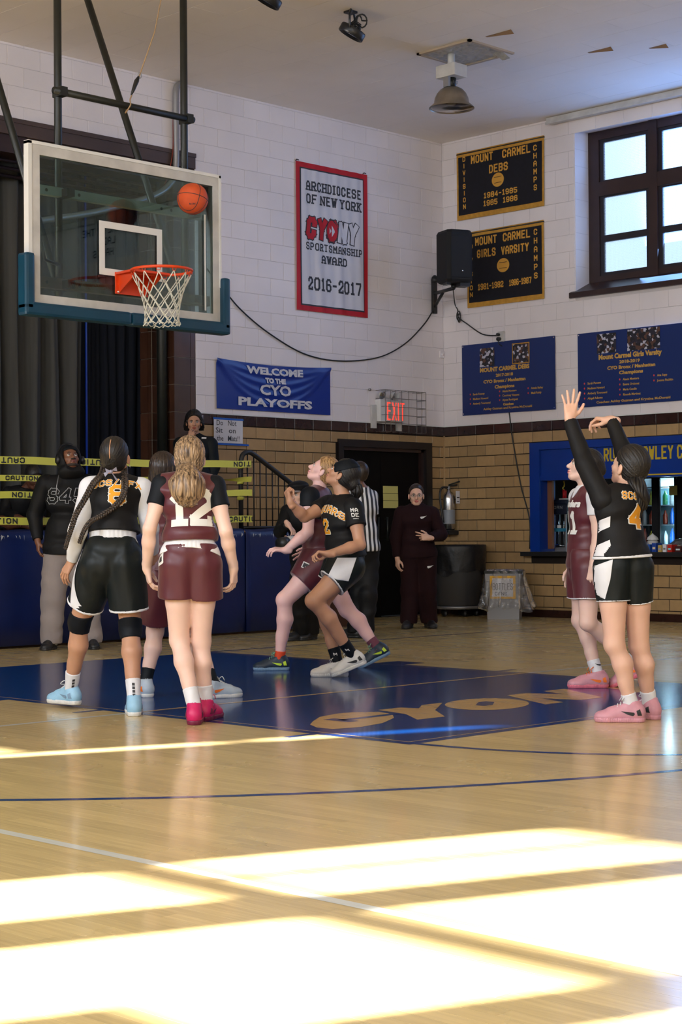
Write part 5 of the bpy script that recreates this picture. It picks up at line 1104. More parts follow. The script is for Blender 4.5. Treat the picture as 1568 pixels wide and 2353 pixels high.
CL = {'black': cloth_mat('black_jersey', (.0075, .0075, .0085), .6), 'satin': cloth_mat('black_satin', (.0085, .012, .013), .42, .3, .5), 'maroon': cloth_mat('maroon_jersey', srgb(84, 28, 40), .42, .3), 'maroon2': cloth_mat('dark_maroon_fleece', srgb(34, 12, 16), .85), 'white': cloth_mat('white_jersey', (.74, .75, .80), .55),
      'grey': cloth_mat('grey_fleece', srgb(150, 140, 138), .85), 'coat': cloth_mat('black_coat', srgb(16, 22, 26), .6), 'navyblack': cloth_mat('dark_undershirt', srgb(10, 16, 24), .6), 'ribbon': cloth_mat('grey_ribbon', srgb(140, 138, 158), .4), 'jeans': cloth_mat('light_jeans', srgb(140, 150, 170), .8)}
def stripe_mat():
    m = bpy.data.materials.new('referee_stripes'); m.use_nodes = True; nt = m.node_tree; b = nt.nodes['Principled BSDF']; b.inputs['Roughness'].default_value = .6
    tc = nt.nodes.new('ShaderNodeTexCoord'); sx = nt.nodes.new('ShaderNodeVectorMath'); sx.operation = 'DOT_PRODUCT'; sx.inputs[1].default_value = (.80, -.60, .05); nt.links.new(tc.outputs['Object'], sx.inputs[0])
    w_ = nt.nodes.new('ShaderNodeMath'); w_.operation = 'SINE'; m1 = nt.nodes.new('ShaderNodeMath'); m1.operation = 'MULTIPLY'; m1.inputs[1].default_value = 130; nt.links.new(sx.outputs['Value'], m1.inputs[0]); nt.links.new(m1.outputs[0], w_.inputs[0])
    g = nt.nodes.new('ShaderNodeMath'); g.operation = 'GREATER_THAN'; g.inputs[1].default_value = 0; nt.links.new(w_.outputs[0], g.inputs[0]); mx = nt.nodes.new('ShaderNodeMix'); mx.data_type = 'RGBA'; mx.inputs[6].default_value = (.012, .012, .014, 1); mx.inputs[7].default_value = (.72, .72, .74, 1)
    nt.links.new(g.outputs[0], mx.inputs[0]); nt.links.new(mx.outputs[2], b.inputs['Base Color']); return m
CL['stripes'] = stripe_mat()
def hair_mat(name, dark, lightc, scale=95, rough=.38, stretch=(1, 1, .08)):
    m = bpy.data.materials.new(name); m.use_nodes = True; nt = m.node_tree; b = nt.nodes['Principled BSDF']; b.inputs['Roughness'].default_value = rough
    tc = nt.nodes.new('ShaderNodeTexCoord'); mp = nt.nodes.new('ShaderNodeMapping'); mp.inputs['Scale'].default_value = stretch; n = nt.nodes.new('ShaderNodeTexNoise'); n.inputs['Scale'].default_value = scale; n.inputs['Detail'].default_value = 3
    r = nt.nodes.new('ShaderNodeValToRGB'); r.color_ramp.elements[0].position = .36; r.color_ramp.elements[1].position = .66; r.color_ramp.elements[0].color = (*dark, 1); r.color_ramp.elements[1].color = (*lightc, 1)
    nt.links.new(tc.outputs['Object'], mp.inputs[0]); nt.links.new(mp.outputs[0], n.inputs['Vector']); nt.links.new(n.outputs[0], r.inputs[0]); nt.links.new(r.outputs[0], b.inputs['Base Color'])
    bp = nt.nodes.new('ShaderNodeBump'); bp.inputs['Strength'].default_value = .4; bp.inputs['Distance'].default_value = .004; nt.links.new(n.outputs[0], bp.inputs['Height']); nt.links.new(bp.outputs[0], b.inputs['Normal']); return m
HM = {'black': hair_mat('black_hair', (.005, .004, .004), (.016, .012, .010), 95, .5), 'blonde': hair_mat('dark_blonde_hair', srgb(64, 47, 35), srgb(180, 150, 116)), 'gold': hair_mat('golden_hair', srgb(120, 86, 54), srgb(200, 160, 110)), 'brown': hair_mat('dark_brown_hair', srgb(24, 18, 16), srgb(58, 44, 38)), 'braid': hair_mat('braided_hair', (.006, .005, .005), (.07, .045, .03), 90, .5, (1, 1, 1))}
EYE = mat('eye_white', (.62, .60, .58), .15); IRIS = mat('dark_iris', (.02, .012, .008), .1); BROW = mat('dark_brow', (.025, .017, .013), .7)
SHOE = {k: mat('shoe_' + k, c, .45, noise=(30, .06)) for k, c in dict(white=(.70, .70, .68), lightblue=srgb(150, 196, 226), pink=srgb(206, 146, 160), magenta=srgb(200, 24, 96), plum=srgb(112, 24, 60), navy=srgb(24, 44, 62), steel=srgb(120, 150, 178), silver=srgb(176, 190, 204), orange=srgb(240, 120, 40), black=(.015, .015, .016), volt=srgb(200, 230, 60), rose=srgb(214, 110, 130), mint=srgb(120, 180, 150)).items()}

def hand_prims(wr, d, n, right, curl=.5, spread=1.0, s=1.0, thumb=.5, curls=None):
    d = nrm(d); n = nrm(np.asarray(n, float) - d * (np.dot(n, d))); t = np.cross(d, n) if right else np.cross(n, d)
    wr = np.asarray(wr, float); P = []; s *= .96
    lens = [(.040, .024, .020), (.044, .027, .021), (.041, .026, .021), (.032, .020, .018)]; off = [.030, .010, -.011, -.030]; mc = [.086, .089, .084, .077]; rad = [.0088, .0091, .0087, .0077]
    for f in range(4):
        kn = wr + d * mc[f] * s + t * off[f] * s - n * .003 * s; b0 = wr + d * .012 * s + t * off[f] * .55 * s
        P.append(C(b0, kn, .0155 * s, .0115 * s, .012))
        a = 0; fd = nrm(d + t * (off[f] * 5.5 * spread)); p = kn; cu = curls[f] if curls else (curl * (.75 + .12 * f), curl * 1.15, curl * .8)
        for j in range(3):
            a += cu[j]; v = fd * math.cos(a) + n * math.sin(a); q = p + v * lens[f][j] * s
            P.append(C(p, q, rad[f] * s * (1 - .07 * j), rad[f] * s * (.93 - .08 * j), .0035)); p = q
    b0 = wr + d * .022 * s + t * .018 * s + n * .006 * s; v = nrm(d * .62 + t * (.75 - .35 * thumb) + n * (.15 + .55 * thumb)); m1 = b0 + v * .044 * s
    P.append(C(b0, m1, .0155 * s, .0125 * s, .012)); v2 = nrm(d * .86 + t * (.42 - .55 * thumb) + n * (.1 + .45 * thumb)); m2 = m1 + v2 * .031 * s
    P.append(C(m1, m2, .0112 * s, .0100 * s, .005)); v3 = nrm(d * .95 + t * (.2 - .6 * thumb) + n * (.1 + .3 * thumb)); P.append(C(m2, m2 + v3 * .025 * s, .0100 * s, .0080 * s, .004))
    P.append(C(wr - d * .03 * s, wr + d * .02 * s, .024 * s, .021 * s, .016)); return P
class Person: pass
def build_person(pid, J, o):
    """J: joint positions in metres; o: looks. Returns the person's Empty with body, clothes, shoes and hair as parts"""
    g = o.get('girth', 1.0); tg = o.get('trunk', g); hs = o.get('head', 1.0); Rk = o.get('right', 'b'); Lk = 'a' if Rk == 'b' else 'b'
    for k in list(J): J[k] = np.array(J[k], float)
    pel, che, nek, hd = J['pelvis'], J['chest'], J['neck'], J['head']
    up = nrm(nek - pel); sd = J['shb'] - J['sha'] if Rk == 'b' else J['sha'] - J['shb']; sd = nrm(sd - up * (sd @ up)); fr = np.cross(up, sd)   # right, front
    A = np.array([sd, fr, up]); hw = np.linalg.norm(J['shb'] - J['sha']) / 2
    hsd = J['hipb'] - J['hipa'] if Rk == 'b' else J['hipa'] - J['hipb']; upl = nrm(lerp(che, nek, .2) - pel); hsd = nrm(hsd - upl * (hsd @ upl)); hfr = np.cross(upl, hsd); HA = np.array([hsd, hfr, upl])
    torso = [E(che, A, (.138 * tg, .098 * tg, .15), .03), E((J['sha'] + J['shb']) / 2 - up * .035, A, (max(hw * .98, .10), .078 * tg, .075), .04), E(lerp(pel, che, .48), A, (.116 * tg, .088 * tg, .13), .04),
             E(pel + upl * .02, HA, (.148 * tg, .094 * tg, .13), .03), C(nek - up * .03, J['sha'], .050, .046 * tg, .04), C(nek - up * .03, J['shb'], .050, .046 * tg, .04)]
    if False: torso += [E(che + fr * .055 * tg + sd * x * .062, A, (.062, .055, .058), .03) for x in (-1, 1)]
    glute = [E(pel - upl * .04, HA, (.146 * tg, .080 * tg, .10), .02)]
    # head frame
    lf = nrm(J['look']); hu0 = J.get('hup', UP); hr = nrm(np.cross(lf, hu0)); hu = np.cross(hr, lf); HF = np.array([hr, lf, hu])
    H = lambda x, y, z: hd + (hr * x + lf * y + hu * z) * hs
    neck = [C(nek - up * .02, H(0, -.028, -.075), .056 * (g * .5 + .5), .050 * hs, .02)]
    head = [E(H(0, -.018, .028), HF, (.0745 * hs, .094 * hs, .088 * hs), .01), E(H(0, .022, -.030), HF, (.057 * hs, .062 * hs, .080 * hs), .03), E(H(0, .058, -.092), HF, (.024 * hs, .020 * hs, .018 * hs), .03),
            E(H(0, .055, .012), HF, (.052 * hs, .030 * hs, .022 * hs), .02)]
    for x in (-1, 1):
        head += [C(H(x * .048, -.005, -.058), H(x * .02, .052, -.092), .018 * hs, .016 * hs, .02), E(H(x * .042, .050, -.030), HF, (.022 * hs, .020 * hs, .020 * hs), .02),
                 E(H(x * .079, -.010, -.014), np.array([nrm(hr + lf * .25 * -x * x), nrm(lf - hr * .25 * x), hu]), (.009 * hs, .017 * hs, .030 * hs), .006), E(H(x * .080, -.004, -.036), HF, (.007 * hs, .009 * hs, .010 * hs), .006)]
    head += [C(H(0, .078, .004), H(0, .101, -.034), .0085 * hs, .0125 * hs, .010), C(H(-.011, .090, -.038), H(.011, .090, -.038), .0095 * hs, .0095 * hs, .006),
             E(H(0, .083, -.0605), HF, (.024 * hs, .012 * hs, .0075 * hs), .006), E(H(0, .080, -.0735), HF, (.020 * hs, .012 * hs, .0080 * hs), .006)]
    hsub = [E(H(x * .031, .094, -.004), HF, (.019 * hs, .016 * hs, .012 * hs), .012) for x in (-1, 1)] + [E(H(x * .031, .085, -.0668), HF, (.006 * hs, .006 * hs, .003 * hs), .004) for x in (-1, 1)]
    body = torso + glute + neck; arms = {}; legs = {}; hands = []
    for q in 'ab':
        sh, el, wr, hip, kn, an = (J[k + q] for k in ('sh', 'el', 'wr', 'hip', 'kn', 'an'))
        ua, fa = nrm(el - sh), nrm(wr - el)
        arms[q] = [C(sh, el, .049 * g, .038 * g, .02), C(sh, lerp(sh, el, .45), .050 * g, .046 * g, .02), C(el, lerp(el, wr, .35), .0375 * g, .0405 * g, .015), C(lerp(el, wr, .3), wr, .0395 * g, .0262 * (g * .5 + .5), .012)]
        tdir = J['toe' + q]; bk = -nrm(tdir - nrm(an - kn) * (tdir @ nrm(an - kn)))
        legs[q] = [C(hip, kn, .088 * g, .057 * g, .015), C(lerp(hip, kn, .14) + bk * -.010, lerp(hip, kn, .5), .084 * g, .074 * g, .015), E(kn - bk * .006, I3, (.055 * g,) * 3, .02),
                   C(lerp(kn, an, .05), lerp(kn, an, .33) + bk * .014, .051 * g, .0555 * g, .02), C(lerp(kn, an, .33) + bk * .014, lerp(kn, an, .66) + bk * .004, .0555 * g, .040 * g, .02), C(lerp(kn, an, .6), an, .042 * g, .035, .015),
                   C(an, an + nrm(tdir) * .09 - UP * .050, .034, .026, .02)]
        body += arms[q] + legs[q]
        hnd = o['hand'][q]; hands.append((q, hand_prims(wr, J['hd' + q], J['hn' + q], q == Rk, s=hs * 1.0 * o.get('handscale', 1), **hnd)))
    root = empty('person', (pel[0], pel[1], o.get('ground', 0))); tag(root, o['label'], 'person', o.get('group')); R0 = np.array(root.location)
    fine = o.get('fine', 1.0)
    # body: torso and limbs, then head and hands at finer steps, joined in one mesh
    parts = []
    d, lo, ax = field(body, .008 * fine); parts.append(snet(d, lo, .008 * fine))
    hlo, hhi = bounds(head, .03); hlo -= 0; d, lo, ax = field(head + neck, .0036 * fine, lohi=(hlo - np.array([0, 0, .01]), hhi), subs=hsub); nm = d
    parts.append(snet(d, lo, .0036 * fine)); nhead = len(parts[0][0])
    for q, hp_ in hands:
        wr, el = J['wr' + q], J['el' + q]; pr = hp_ + [C(lerp(el, wr, .8), wr, .030 * (g * .5 + .5), .0262 * (g * .5 + .5), .012)]
        d, lo, ax = field(pr, .0031 * fine); parts.append(snet(d, lo, .0031 * fine))
    V = []; Q = []; off = 0; lip = []
    lc = H(0, .088, -.067)
    for i, (v, qd) in enumerate(parts):
        V.append(v); Q.append(qd + off); off += len(v)
        if i == 1:
            w_ = v - lc; a, b, c = w_ @ hr / hs, w_ @ lf / hs, w_ @ hu / hs
            lip.append(np.clip(1.3 - np.sqrt((a / .021) ** 2 + (c / .0125) ** 2 + (b / .03) ** 2), 0, 1) * 2)
        else: lip.append(np.zeros(len(v)))
    V = np.concatenate(V); Q = np.concatenate(Q); me = np_mesh('body', V - R0, Q); at = me.attributes.new('lip', 'FLOAT', 'POINT'); at.data.foreach_set('value', np.clip(np.concatenate(lip), 0, 1).astype(np.float32))
    bo = link_mesh('body', me, SK[o['skin']], root)
    P = Person(); P.root = root; P.R0 = R0; P.J = J; P.A = A; P.HA = HA; P.H = H; P.HF = HF; P.hs = hs; P.g = g; P.tg = tg; P.torso = torso; P.glute = glute; P.legs = legs; P.arms = arms; P.sd, P.fr, P.up = sd, fr, up; P.hsd, P.hfr, P.upl = hsd, hfr, upl; P.fine = fine; P.neck = neck; P.Rk = Rk; P.head = head
    for x in (-1, 1):
        mb = MB(); mb.lathe([(.0115 * hs * math.sin(t), -.0115 * hs * math.cos(t)) for t in np.linspace(.01, PI - .01, 9)], H(x * .031, .0725, -.004) - R0, 14); e = mb.build('eye', EYE, root)
        ir = H(x * .031, .0725, -.004) + nrm(lf + hr * .0) * .0072 * hs; MB().lathe([(.0062 * hs * math.sin(t), -.0062 * hs * math.cos(t)) for t in np.linspace(.01, PI - .01, 7)], ir - R0, 10).build('iris', IRIS, e)
        MB().tube([H(x * .016, .092, .012) - R0, H(x * .030, .093, .0175) - R0, H(x * .046, .080, .013) - R0], [.0028 * hs, .0036 * hs, .0018 * hs], 6).build('eyebrow', o.get('brow', BROW), root)
        MB().tube([H(x * .020, .0845, .0028) - R0, H(x * .031, .0865, .0065) - R0, H(x * .042, .079, .002) - R0], .0016 * hs, 5).build('eyelash', BROW, root)
    return P
def keep(p0, n):                                       # half space: keep where (x - p0).n < 0
    p0 = np.asarray(p0); n = nrm(n); return lambda X, Y, Z, d: np.maximum(d, (X - p0[0]) * n[0] + (Y - p0[1]) * n[1] + (Z - p0[2]) * n[2])
def folds(amp, f=1., ph=0, vec=(0, 0, 1), freq=0, along=None):
    amp *= 1.5
    vec = np.asarray(vec, float)
    def fn(X, Y, Z, d):
        e = wob(X, Y, Z, f, ph) * amp
        if freq: e = e + amp * 1.1 * np.sin(freq * (X * vec[0] + Y * vec[1] + Z * vec[2]) + 3 * wob(X, Y, Z, f * .7, ph + 1)) * (.5 + .5 * wob(X, Y, Z, .8, ph + 2))
        return d + e.astype(np.float32)
    return fn
def cloth(P, name, prims, material, inf=.01, h=.0065, posts=(), subs=(), label=None, parent=None):
    h = h * P.fine; d, lo, ax = field(prims, h, inf, subs=subs); X, Y, Z = ax[0][:, None, None], ax[1][None, :, None], ax[2][None, None, :]
    for f in posts: d = f(X, Y, Z, d)
    V, Q = snet(d.astype(np.float32), lo, h)
    if not len(Q): return None
    o = link_mesh(name, np_mesh(name, V - P.R0, Q), material, parent or P.root); o['_'] = 0; del o['_']
    if label: o['label'] = label
    return (o, V, Q)
def bvh(*cl):
    V = []; F = []; off = 0
    for c in cl:
        if c is None: continue
        V += [tuple(v) for v in c[1]]; F += [tuple(int(i) + off for i in q) for q in c[2]]; off = len(V)
    return BVHTree.FromPolygons(V, F)
def decal(P, tree, name, V, F, O, ux, uy, material, eps=.0022, reach=.5, parent=None, label=None, deep=.17):
    """lay a flat shape on the cloth: project along the normal of (ux, uy)"""
    ux, uy = nrm(ux), nrm(uy); dr = -np.cross(ux, uy); dr = nrm(dr); pts = []; ok = []
    for p in V:
        e = eps + (p[2] * 1.0 if len(p) > 2 else 0)
        w_ = np.asarray(O) + ux * p[0] + uy * p[1] - dr * reach
        hit = tree.ray_cast(Vector(w_), Vector(dr), reach * 2)
        if hit[0] is None or abs(hit[3] - reach) > deep: pts.append(w_ - P.R0); ok.append(False)
        else: pts.append(np.array(hit[0]) - dr * e - P.R0); ok.append(True)
    F = [f for f in F if all(ok[i] for i in f)]
    if not F: return None
    mb = MB(); mb.add(pts, F, True); o = mb.build(name, material, parent or P.root)
    if label: o['label'] = label
    return o
def poly_fill(pts, step=.018):
    """convex-ish outline -> grid of small quads clipped to it"""
    xs = [p[0] for p in pts]; ys = [p[1] for p in pts]; n = len(pts); V = []; F = []; rows = max(2, int((max(ys) - min(ys)) / step))
    def span(y):
        c = []
        for i in range(n):
            (x0, y0), (x1, y1) = pts[i], pts[(i + 1) % n]
            if (y0 <= y < y1) or (y1 <= y < y0): c.append(x0 + (y - y0) / (y1 - y0) * (x1 - x0))
        return (min(c), max(c)) if len(c) >= 2 else None
    m = max(2, int((max(xs) - min(xs)) / step)); prev = None; y0, y1 = min(ys) + 1e-5, max(ys) - 1e-5
    for r in range(rows + 1):
        s_ = span(y0 + (y1 - y0) * r / rows)
        if s_ is None: prev = None; continue
        i0 = len(V)
        for c in range(m + 1): V.append((s_[0] + (s_[1] - s_[0]) * c / m, y0 + (y1 - y0) * r / rows))
        if prev is not None: F += [(prev + c, prev + c + 1, i0 + c + 1, i0 + c) for c in range(m)]
        prev = i0
    return V, F
def lettering(P, tree, txt, h, wd, th, O, ux, uy, fill, edge=None, bend=0, serif=0, gap=.3, shear=0, grow=.0035, name='jersey_lettering', parent=None):
    sg = strokes(txt, h - th, wd, th, serif, gap, shear); O = np.asarray(O) + nrm(uy) * th / 2
    f = lambda V: [(p[0], p[1] + bend * p[0] * p[0], p[2]) for p in V]
    if edge is not None: V, F = seg_quads(sg, .016, grow); decal(P, tree, name + '_edge', f(V), F, O, ux, uy, edge, .0035, parent=parent)
    V, F = seg_quads(sg, .016, -.0004 if edge else 0); decal(P, tree, name, f(V), F, O, ux, uy, fill, .0062 if edge is not None else .004, parent=parent)
SWOOSH = [(-.032, -.002), (-.022, -.011), (-.006, -.009), (.036, .012), (-.006, .000), (-.018, .002), (-.026, .008)]
def shoes(P, cols):
    """cols: upper, sole, accent, laces for each foot"""
    for q in 'ab':
        J = P.J; an = J['an' + q]; t = nrm(J['toe' + q]); side = nrm(np.cross(t, UP)); u = np.cross(side, t); F3 = np.array([side, t, u]); k = P.hs * 1.0; s_ = np.asarray(an)
        L = lambda x, y, z: s_ + (side * x + t * y + u * (z - .088)) * k
        up_, so_, ac_, la_ = cols
        upper = [C(L(0, -.030, .048), L(.004, .10, .040), .0385 * k, .039 * k, .02), E(L(0, .142, .032), F3, (.047 * k, .062 * k, .033 * k), .03), E(L(0, -.038, .055), F3, (.036 * k, .033 * k, .050 * k), .02), C(L(0, -.014, .055), L(0, -.004, .104), .0405 * k, .0405 * k, .02),
                 C(L(0, .025, .082), L(0, .105, .052), .032 * k, .030 * k, .02)]
        sh = cloth(P, 'shoe', upper, SHOE[up_], .003, .0045, [keep(L(0, 0, .012), -u), keep(L(0, -.01, .118), u + t * .25)], subs=[C(L(0, -.006, .100), L(0, -.002, .16), .034 * k, .037 * k, .004)])
        foot = [C(L(0, -.034, .02), L(0, .04, .02), .038 * k, .037 * k, .02), C(L(0, .04, .02), L(.004, .13, .02), .037 * k, .046 * k, .02), E(L(.002, .15, .02), F3, (.046 * k, .054 * k, .04 * k), .02)]
        cloth(P, 'sole', foot, SHOE[so_], .004, .0045, [keep(L(0, 0, .0), -u), keep(L(0, 0, .026), u), lambda X, Y, Z, d, L0=L(0, .05, 0), tt=t: d + .0012 * np.sin(500 * ((X - L0[0]) * tt[0] + (Y - L0[1]) * tt[1] + (Z - L0[2]) * tt[2])) .astype(np.float32)], parent=sh[0])
        tree = bvh(sh)
        for i in range(5):
            y = .042 + i * .017; z = .119 - i * .0095
            MB().tube([L(-.024, y + .004, z - .014) - P.R0, L(0, y, z + .001) - P.R0, L(.024, y + .004, z - .014) - P.R0], .0034 * k, 6).build('lace', SHOE[la_], sh[0])
        MB().tube(bez([L(0, .035, .120), L(-.025, .03, .145), L(-.035, .055, .125), L(0, .04, .122), L(.03, .05, .140), L(.035, .065, .115)] , 4) and [Vector(p) - Vector(P.R0) for p in bez([L(0, .035, .120), L(-.025, .03, .145), L(-.035, .055, .125), L(0, .04, .122), L(.03, .05, .140), L(.035, .065, .115)], 4)], .0030 * k, 5).build('lace', SHOE[la_], sh[0])
        if ac_:
            for sx in (-1, 1):
                V, F = poly_fill([(a * 1.15, b * 1.15) for a, b in SWOOSH], .006); decal(P, tree, 'side_mark', [(sx * a, b) for a, b in V], F if sx > 0 else [f[::-1] for f in F], L(0, .02, .050), t * sx, u, SHOE[ac_], .002, .2, parent=sh[0])
                V, F = poly_fill([(-.075, .0), (-.05, .0), (-.042, .034), (-.064, .036)], .008); decal(P, tree, 'heel_patch', [(sx * a, b) for a, b in V], F if sx > 0 else [f[::-1] for f in F], L(0, .02, .040), t * sx, u, SHOE[ac_], .002, .2, parent=sh[0])
def sock(P, q, length, material, dark=None, ladder=False):
    J = P.J; an, kn = J['an' + q], J['kn' + q]; d_ = nrm(kn - an); top = an + d_ * length
    c = cloth(P, 'sock', P.legs[q][4:6] + [C(an, an + nrm(J['toe' + q]) * .03 - UP * .035, .036, .033, .01)], material, .0045, .005, [keep(top, d_), keep(an - d_ * .075, -d_), folds(.0012, 4, 1)]); 
    if ladder and c:
        tr = bvh(c); rt = nrm(np.cross(d_, -P.fr)); 
        O = an + rt * .0
        fwd = np.array([math.sin(YAW), math.cos(YAW), 0]); rgt = np.array([math.cos(YAW), -math.sin(YAW), 0])
        for k in range(4): V, F = poly_fill([(-.004 + ladder * .01, k * .021 + .016), (.012 + ladder * .01, k * .021 + .016), (.012 + ladder * .01, k * .021 + .032), (-.004 + ladder * .01, k * .021 + .032)], .006); decal(P, tr, 'sock_bar', V, F, an, rgt, d_, M['ink'], .0015, .2, parent=c[0])
    return c
def cap_hair(P, name, material, grow=1.0, line=(.058, .052), nape=-.075, groove=.0016, posts=(), extra=(), tie=None, h=.0042, ear=True):
    """hair close to the skull, cut along the hairline; grooves run towards the tie"""
    H, HF, hs = P.H, P.HF, P.hs; c0 = H(0, -.022, .034)
    pr = [E(c0, HF, (.0835 * hs * grow, .1025 * hs * grow, .0975 * hs * grow), .02), E(H(0, -.045, -.02), HF, (.068 * hs * grow, .068 * hs * grow, .066 * hs * grow), .03)] + list(extra)
    r_, f_, u_ = HF; tie = H(*tie) if tie is not None else H(0, -.11, -.01); axv = nrm(tie - H(0, .05, .06)); e1 = nrm(np.cross(axv, r_)); e2 = np.cross(axv, e1)
    hl = H(0, line[0], line[1]); nn = nrm(f_ * .80 - u_ * .60); n2 = nrm(f_ * .92 + u_ * -.05); hl2 = H(0, .014, -.02)
    def cut(X, Y, Z, d):
        a = (X - hl[0]) * nn[0] + (Y - hl[1]) * nn[1] + (Z - hl[2]) * nn[2]; b = (X - hl2[0]) * n2[0] + (Y - hl2[1]) * n2[1] + (Z - hl2[2]) * n2[2]
        zz = (X - P.J['head'][0]) * u_[0] + (Y - P.J['head'][1]) * u_[1] + (Z - P.J['head'][2]) * u_[2]
        m = np.maximum(a, np.where(zz < .02 * hs, b, -1)); return np.maximum(np.maximum(d, m), -(zz - nape * hs))
    def grv(X, Y, Z, d):
        a = (X - c0[0]) * e1[0] + (Y - c0[1]) * e1[1] + (Z - c0[2]) * e1[2]; b = (X - c0[0]) * e2[0] + (Y - c0[1]) * e2[1] + (Z - c0[2]) * e2[2]
        th = np.arctan2(b, a); return d + (groove * (np.sin(46 * th + 3 * wob(X, Y, Z, 2)) + .6 * np.sin(27 * th + 1))).astype(np.float32)
    subs = [E(H(x * .084, -.008, -.016), HF, (.026 * hs, .020 * hs, .034 * hs), .006) for x in (-1, 1)] if ear else []
    return cloth(P, name, pr, material, 0, h, [grv, cut] + list(posts), subs=subs)
def strand_tail(P, name, pts, rad, material, n_=12, wav=.004, parent=None, h=.0045, flat=1.0):
    """bundle of hair: a bulk along the points with strands laid over it"""
    pts = [Vector(p) - Vector(P.R0) for p in bez(pts, 6)]; k = len(pts); rg = random.Random(int(abs(pts[0][0]) * 1000))
    R = lambda t: np.interp(t, np.linspace(0, 1, len(rad)), rad); mb = MB(); mb.tube(pts, [max(.003, float(R(i / (k - 1))) * .82) for i in range(k)], 12)
    for s_ in range(n_):
        a = 2 * PI * s_ / n_ + rg.uniform(-.2, .2); P2 = []
        for i, p in enumerate(pts):
            t_ = (pts[min(i + 1, k - 1)] - pts[max(i - 1, 0)]).normalized(); x_ = t_.orthogonal().normalized(); x_ = Vector(P.HF[0]) - t_ * Vector(P.HF[0]).dot(t_); x_.normalize(); y_ = t_.cross(x_)
            r = float(R(i / (k - 1))) * .86; P2.append(p + (x_ * math.cos(a) + y_ * math.sin(a)) * r + x_ * wav * math.sin(i * .5 + s_))
        mb.tube(P2, [max(.0015, float(R(i / (k - 1))) * .30) * (1 if i < k - 2 else .5) for i in range(k)], 6)
    return mb.build(name, material, parent or P.root)
def braid(P, pts, r, material, parent=None, turns=None):
    path = [Vector(p) - Vector(P.R0) for p in bez(pts, 26)]; k = len(path); L = sum((b - a).length for a, b in zip(path, path[1:])); tw = turns or L / .05; mb = MB()
    for s_ in range(3):
        P2 = []; 
        for i, p in enumerate(path):
            t_ = (path[min(i + 1, k - 1)] - path[max(i - 1, 0)]).normalized(); x_ = Vector((.70, -.71, 0)); x_ = (x_ - t_ * x_.dot(t_)).normalized(); y_ = t_.cross(x_); a = 2 * PI * (tw * i / (k - 1) + s_ / 3)
            rr = r * (1 - .45 * i / k); P2.append(p + x_ * math.sin(a) * rr * .85 + y_ * math.sin(2 * a) * rr * .5)
        mb.tube(P2, [r * .55 * (1 - .45 * i / k) for i in range(k)], 6)
    return mb.build('braid', material, parent or P.root)
def glasses(P):
    H = P.H; mb = MB()
    for x in (-1, 1):
        mb.tube([Vector(H(x * .032 + .022 * math.cos(t), .096, -.004 + .016 * math.sin(t)) - P.R0) for t in np.linspace(0, 2 * PI, 18, endpoint=False)], .0015, 5, True); mb.tube([Vector(H(x * .054, .094, 0) - P.R0), Vector(H(x * .082, .0, .0) - P.R0)], .0015, 5)
    mb.tube([Vector(H(-.010, .098, 0) - P.R0), Vector(H(.010, .098, 0) - P.R0)], .0015, 5); mb.build('glasses', M['grey_metal'], P.root)
    for x in (-1, 1): MB().lathe([(0, 0), (.021, 0)], H(x * .032, .0965, -.004) - P.R0, 14, Matrix([[*P.HF[0]], [*P.HF[2]], [*P.HF[1]]]).transposed()).build('lens', M['caseglass'], P.root)

# ---- garments
def jersey(P, material, hem, name='jersey', inf=.013, strap=.012, neck_r=.062, vneck=0, waist=.012, ph=0, tight=False, hemn=None, amp=.0028, flare=.0):
    J, sd, fr, up, upl = P.J, P.sd, P.fr, P.up, P.upl
    pr = list(P.torso) + [E(lerp(J['pelvis'], J['chest'], .35), P.A, ((.122 + waist) * P.tg, (.098 + waist) * P.tg, .16), .04), E(J['pelvis'] + P.upl * .0, P.HA, ((.152 + flare) * P.tg, (.116 + flare) * P.tg, .12), .04)] + [E(p[1], p[2], p[3], p[5]) for p in P.glute]
    posts = [folds(amp, 1.3, ph, upl, 55), keep(J['pelvis'] + upl * hem, -(hemn if hemn is not None else upl))]
    for q, sg in (('a', -1), ('b', 1)):
        s2 = nrm(J['shb'] - J['sha']) * sg; posts.append(keep(J['sh' + q] + s2 * strap, s2 * .94 + up * .2))
    hdn = J['neck'] + up * .02
    subs = [C(J['neck'] - up * .01, J['neck'] + up * .12, neck_r, neck_r + .01, .008)]
    if vneck: subs.append(C(J['neck'] + fr * .02, J['neck'] + fr * .10 - up * vneck, .04, .012, .01))
    return cloth(P, name, pr, material, inf, .0065, posts, subs)
def sleeves(P, material, frac, inf=.009, name='sleeve', fore=0, which='ab', loose=1.0, cuff=None):
    out = []
    for q in which:
        J = P.J; sh, el, wr = J['sh' + q], J['el' + q], J['wr' + q]; g = P.g
        if fore: 
            e_ = lerp(el, wr, fore); pr = [C(sh, el, .052 * g * loose, .042 * g * loose, .02), C(el, e_, .042 * g * loose, (.042 - .014 * fore) * g * (loose * .5 + .5), .02)]; posts = [folds(.0018 * loose, 2.2, 1), keep(e_, wr - el)]
        else: e_ = lerp(sh, el, frac); pr = [C(sh, e_, .055 * g * loose, .052 * g * loose, .02), C(sh, lerp(sh, el, min(frac + .15, 1)), .053 * g, .050 * g * loose, .02)]; posts = [folds(.0015, 2.2, 1), keep(e_, el - sh)]
        inn = nrm(J['neck'] - sh); pr.append(C(sh, sh + inn * .05 - P.up * .01, .052 * g, .052 * g, .03))
        out.append(cloth(P, name, pr, material, inf * (.5 if not fore else .95), .006, posts))
    return out
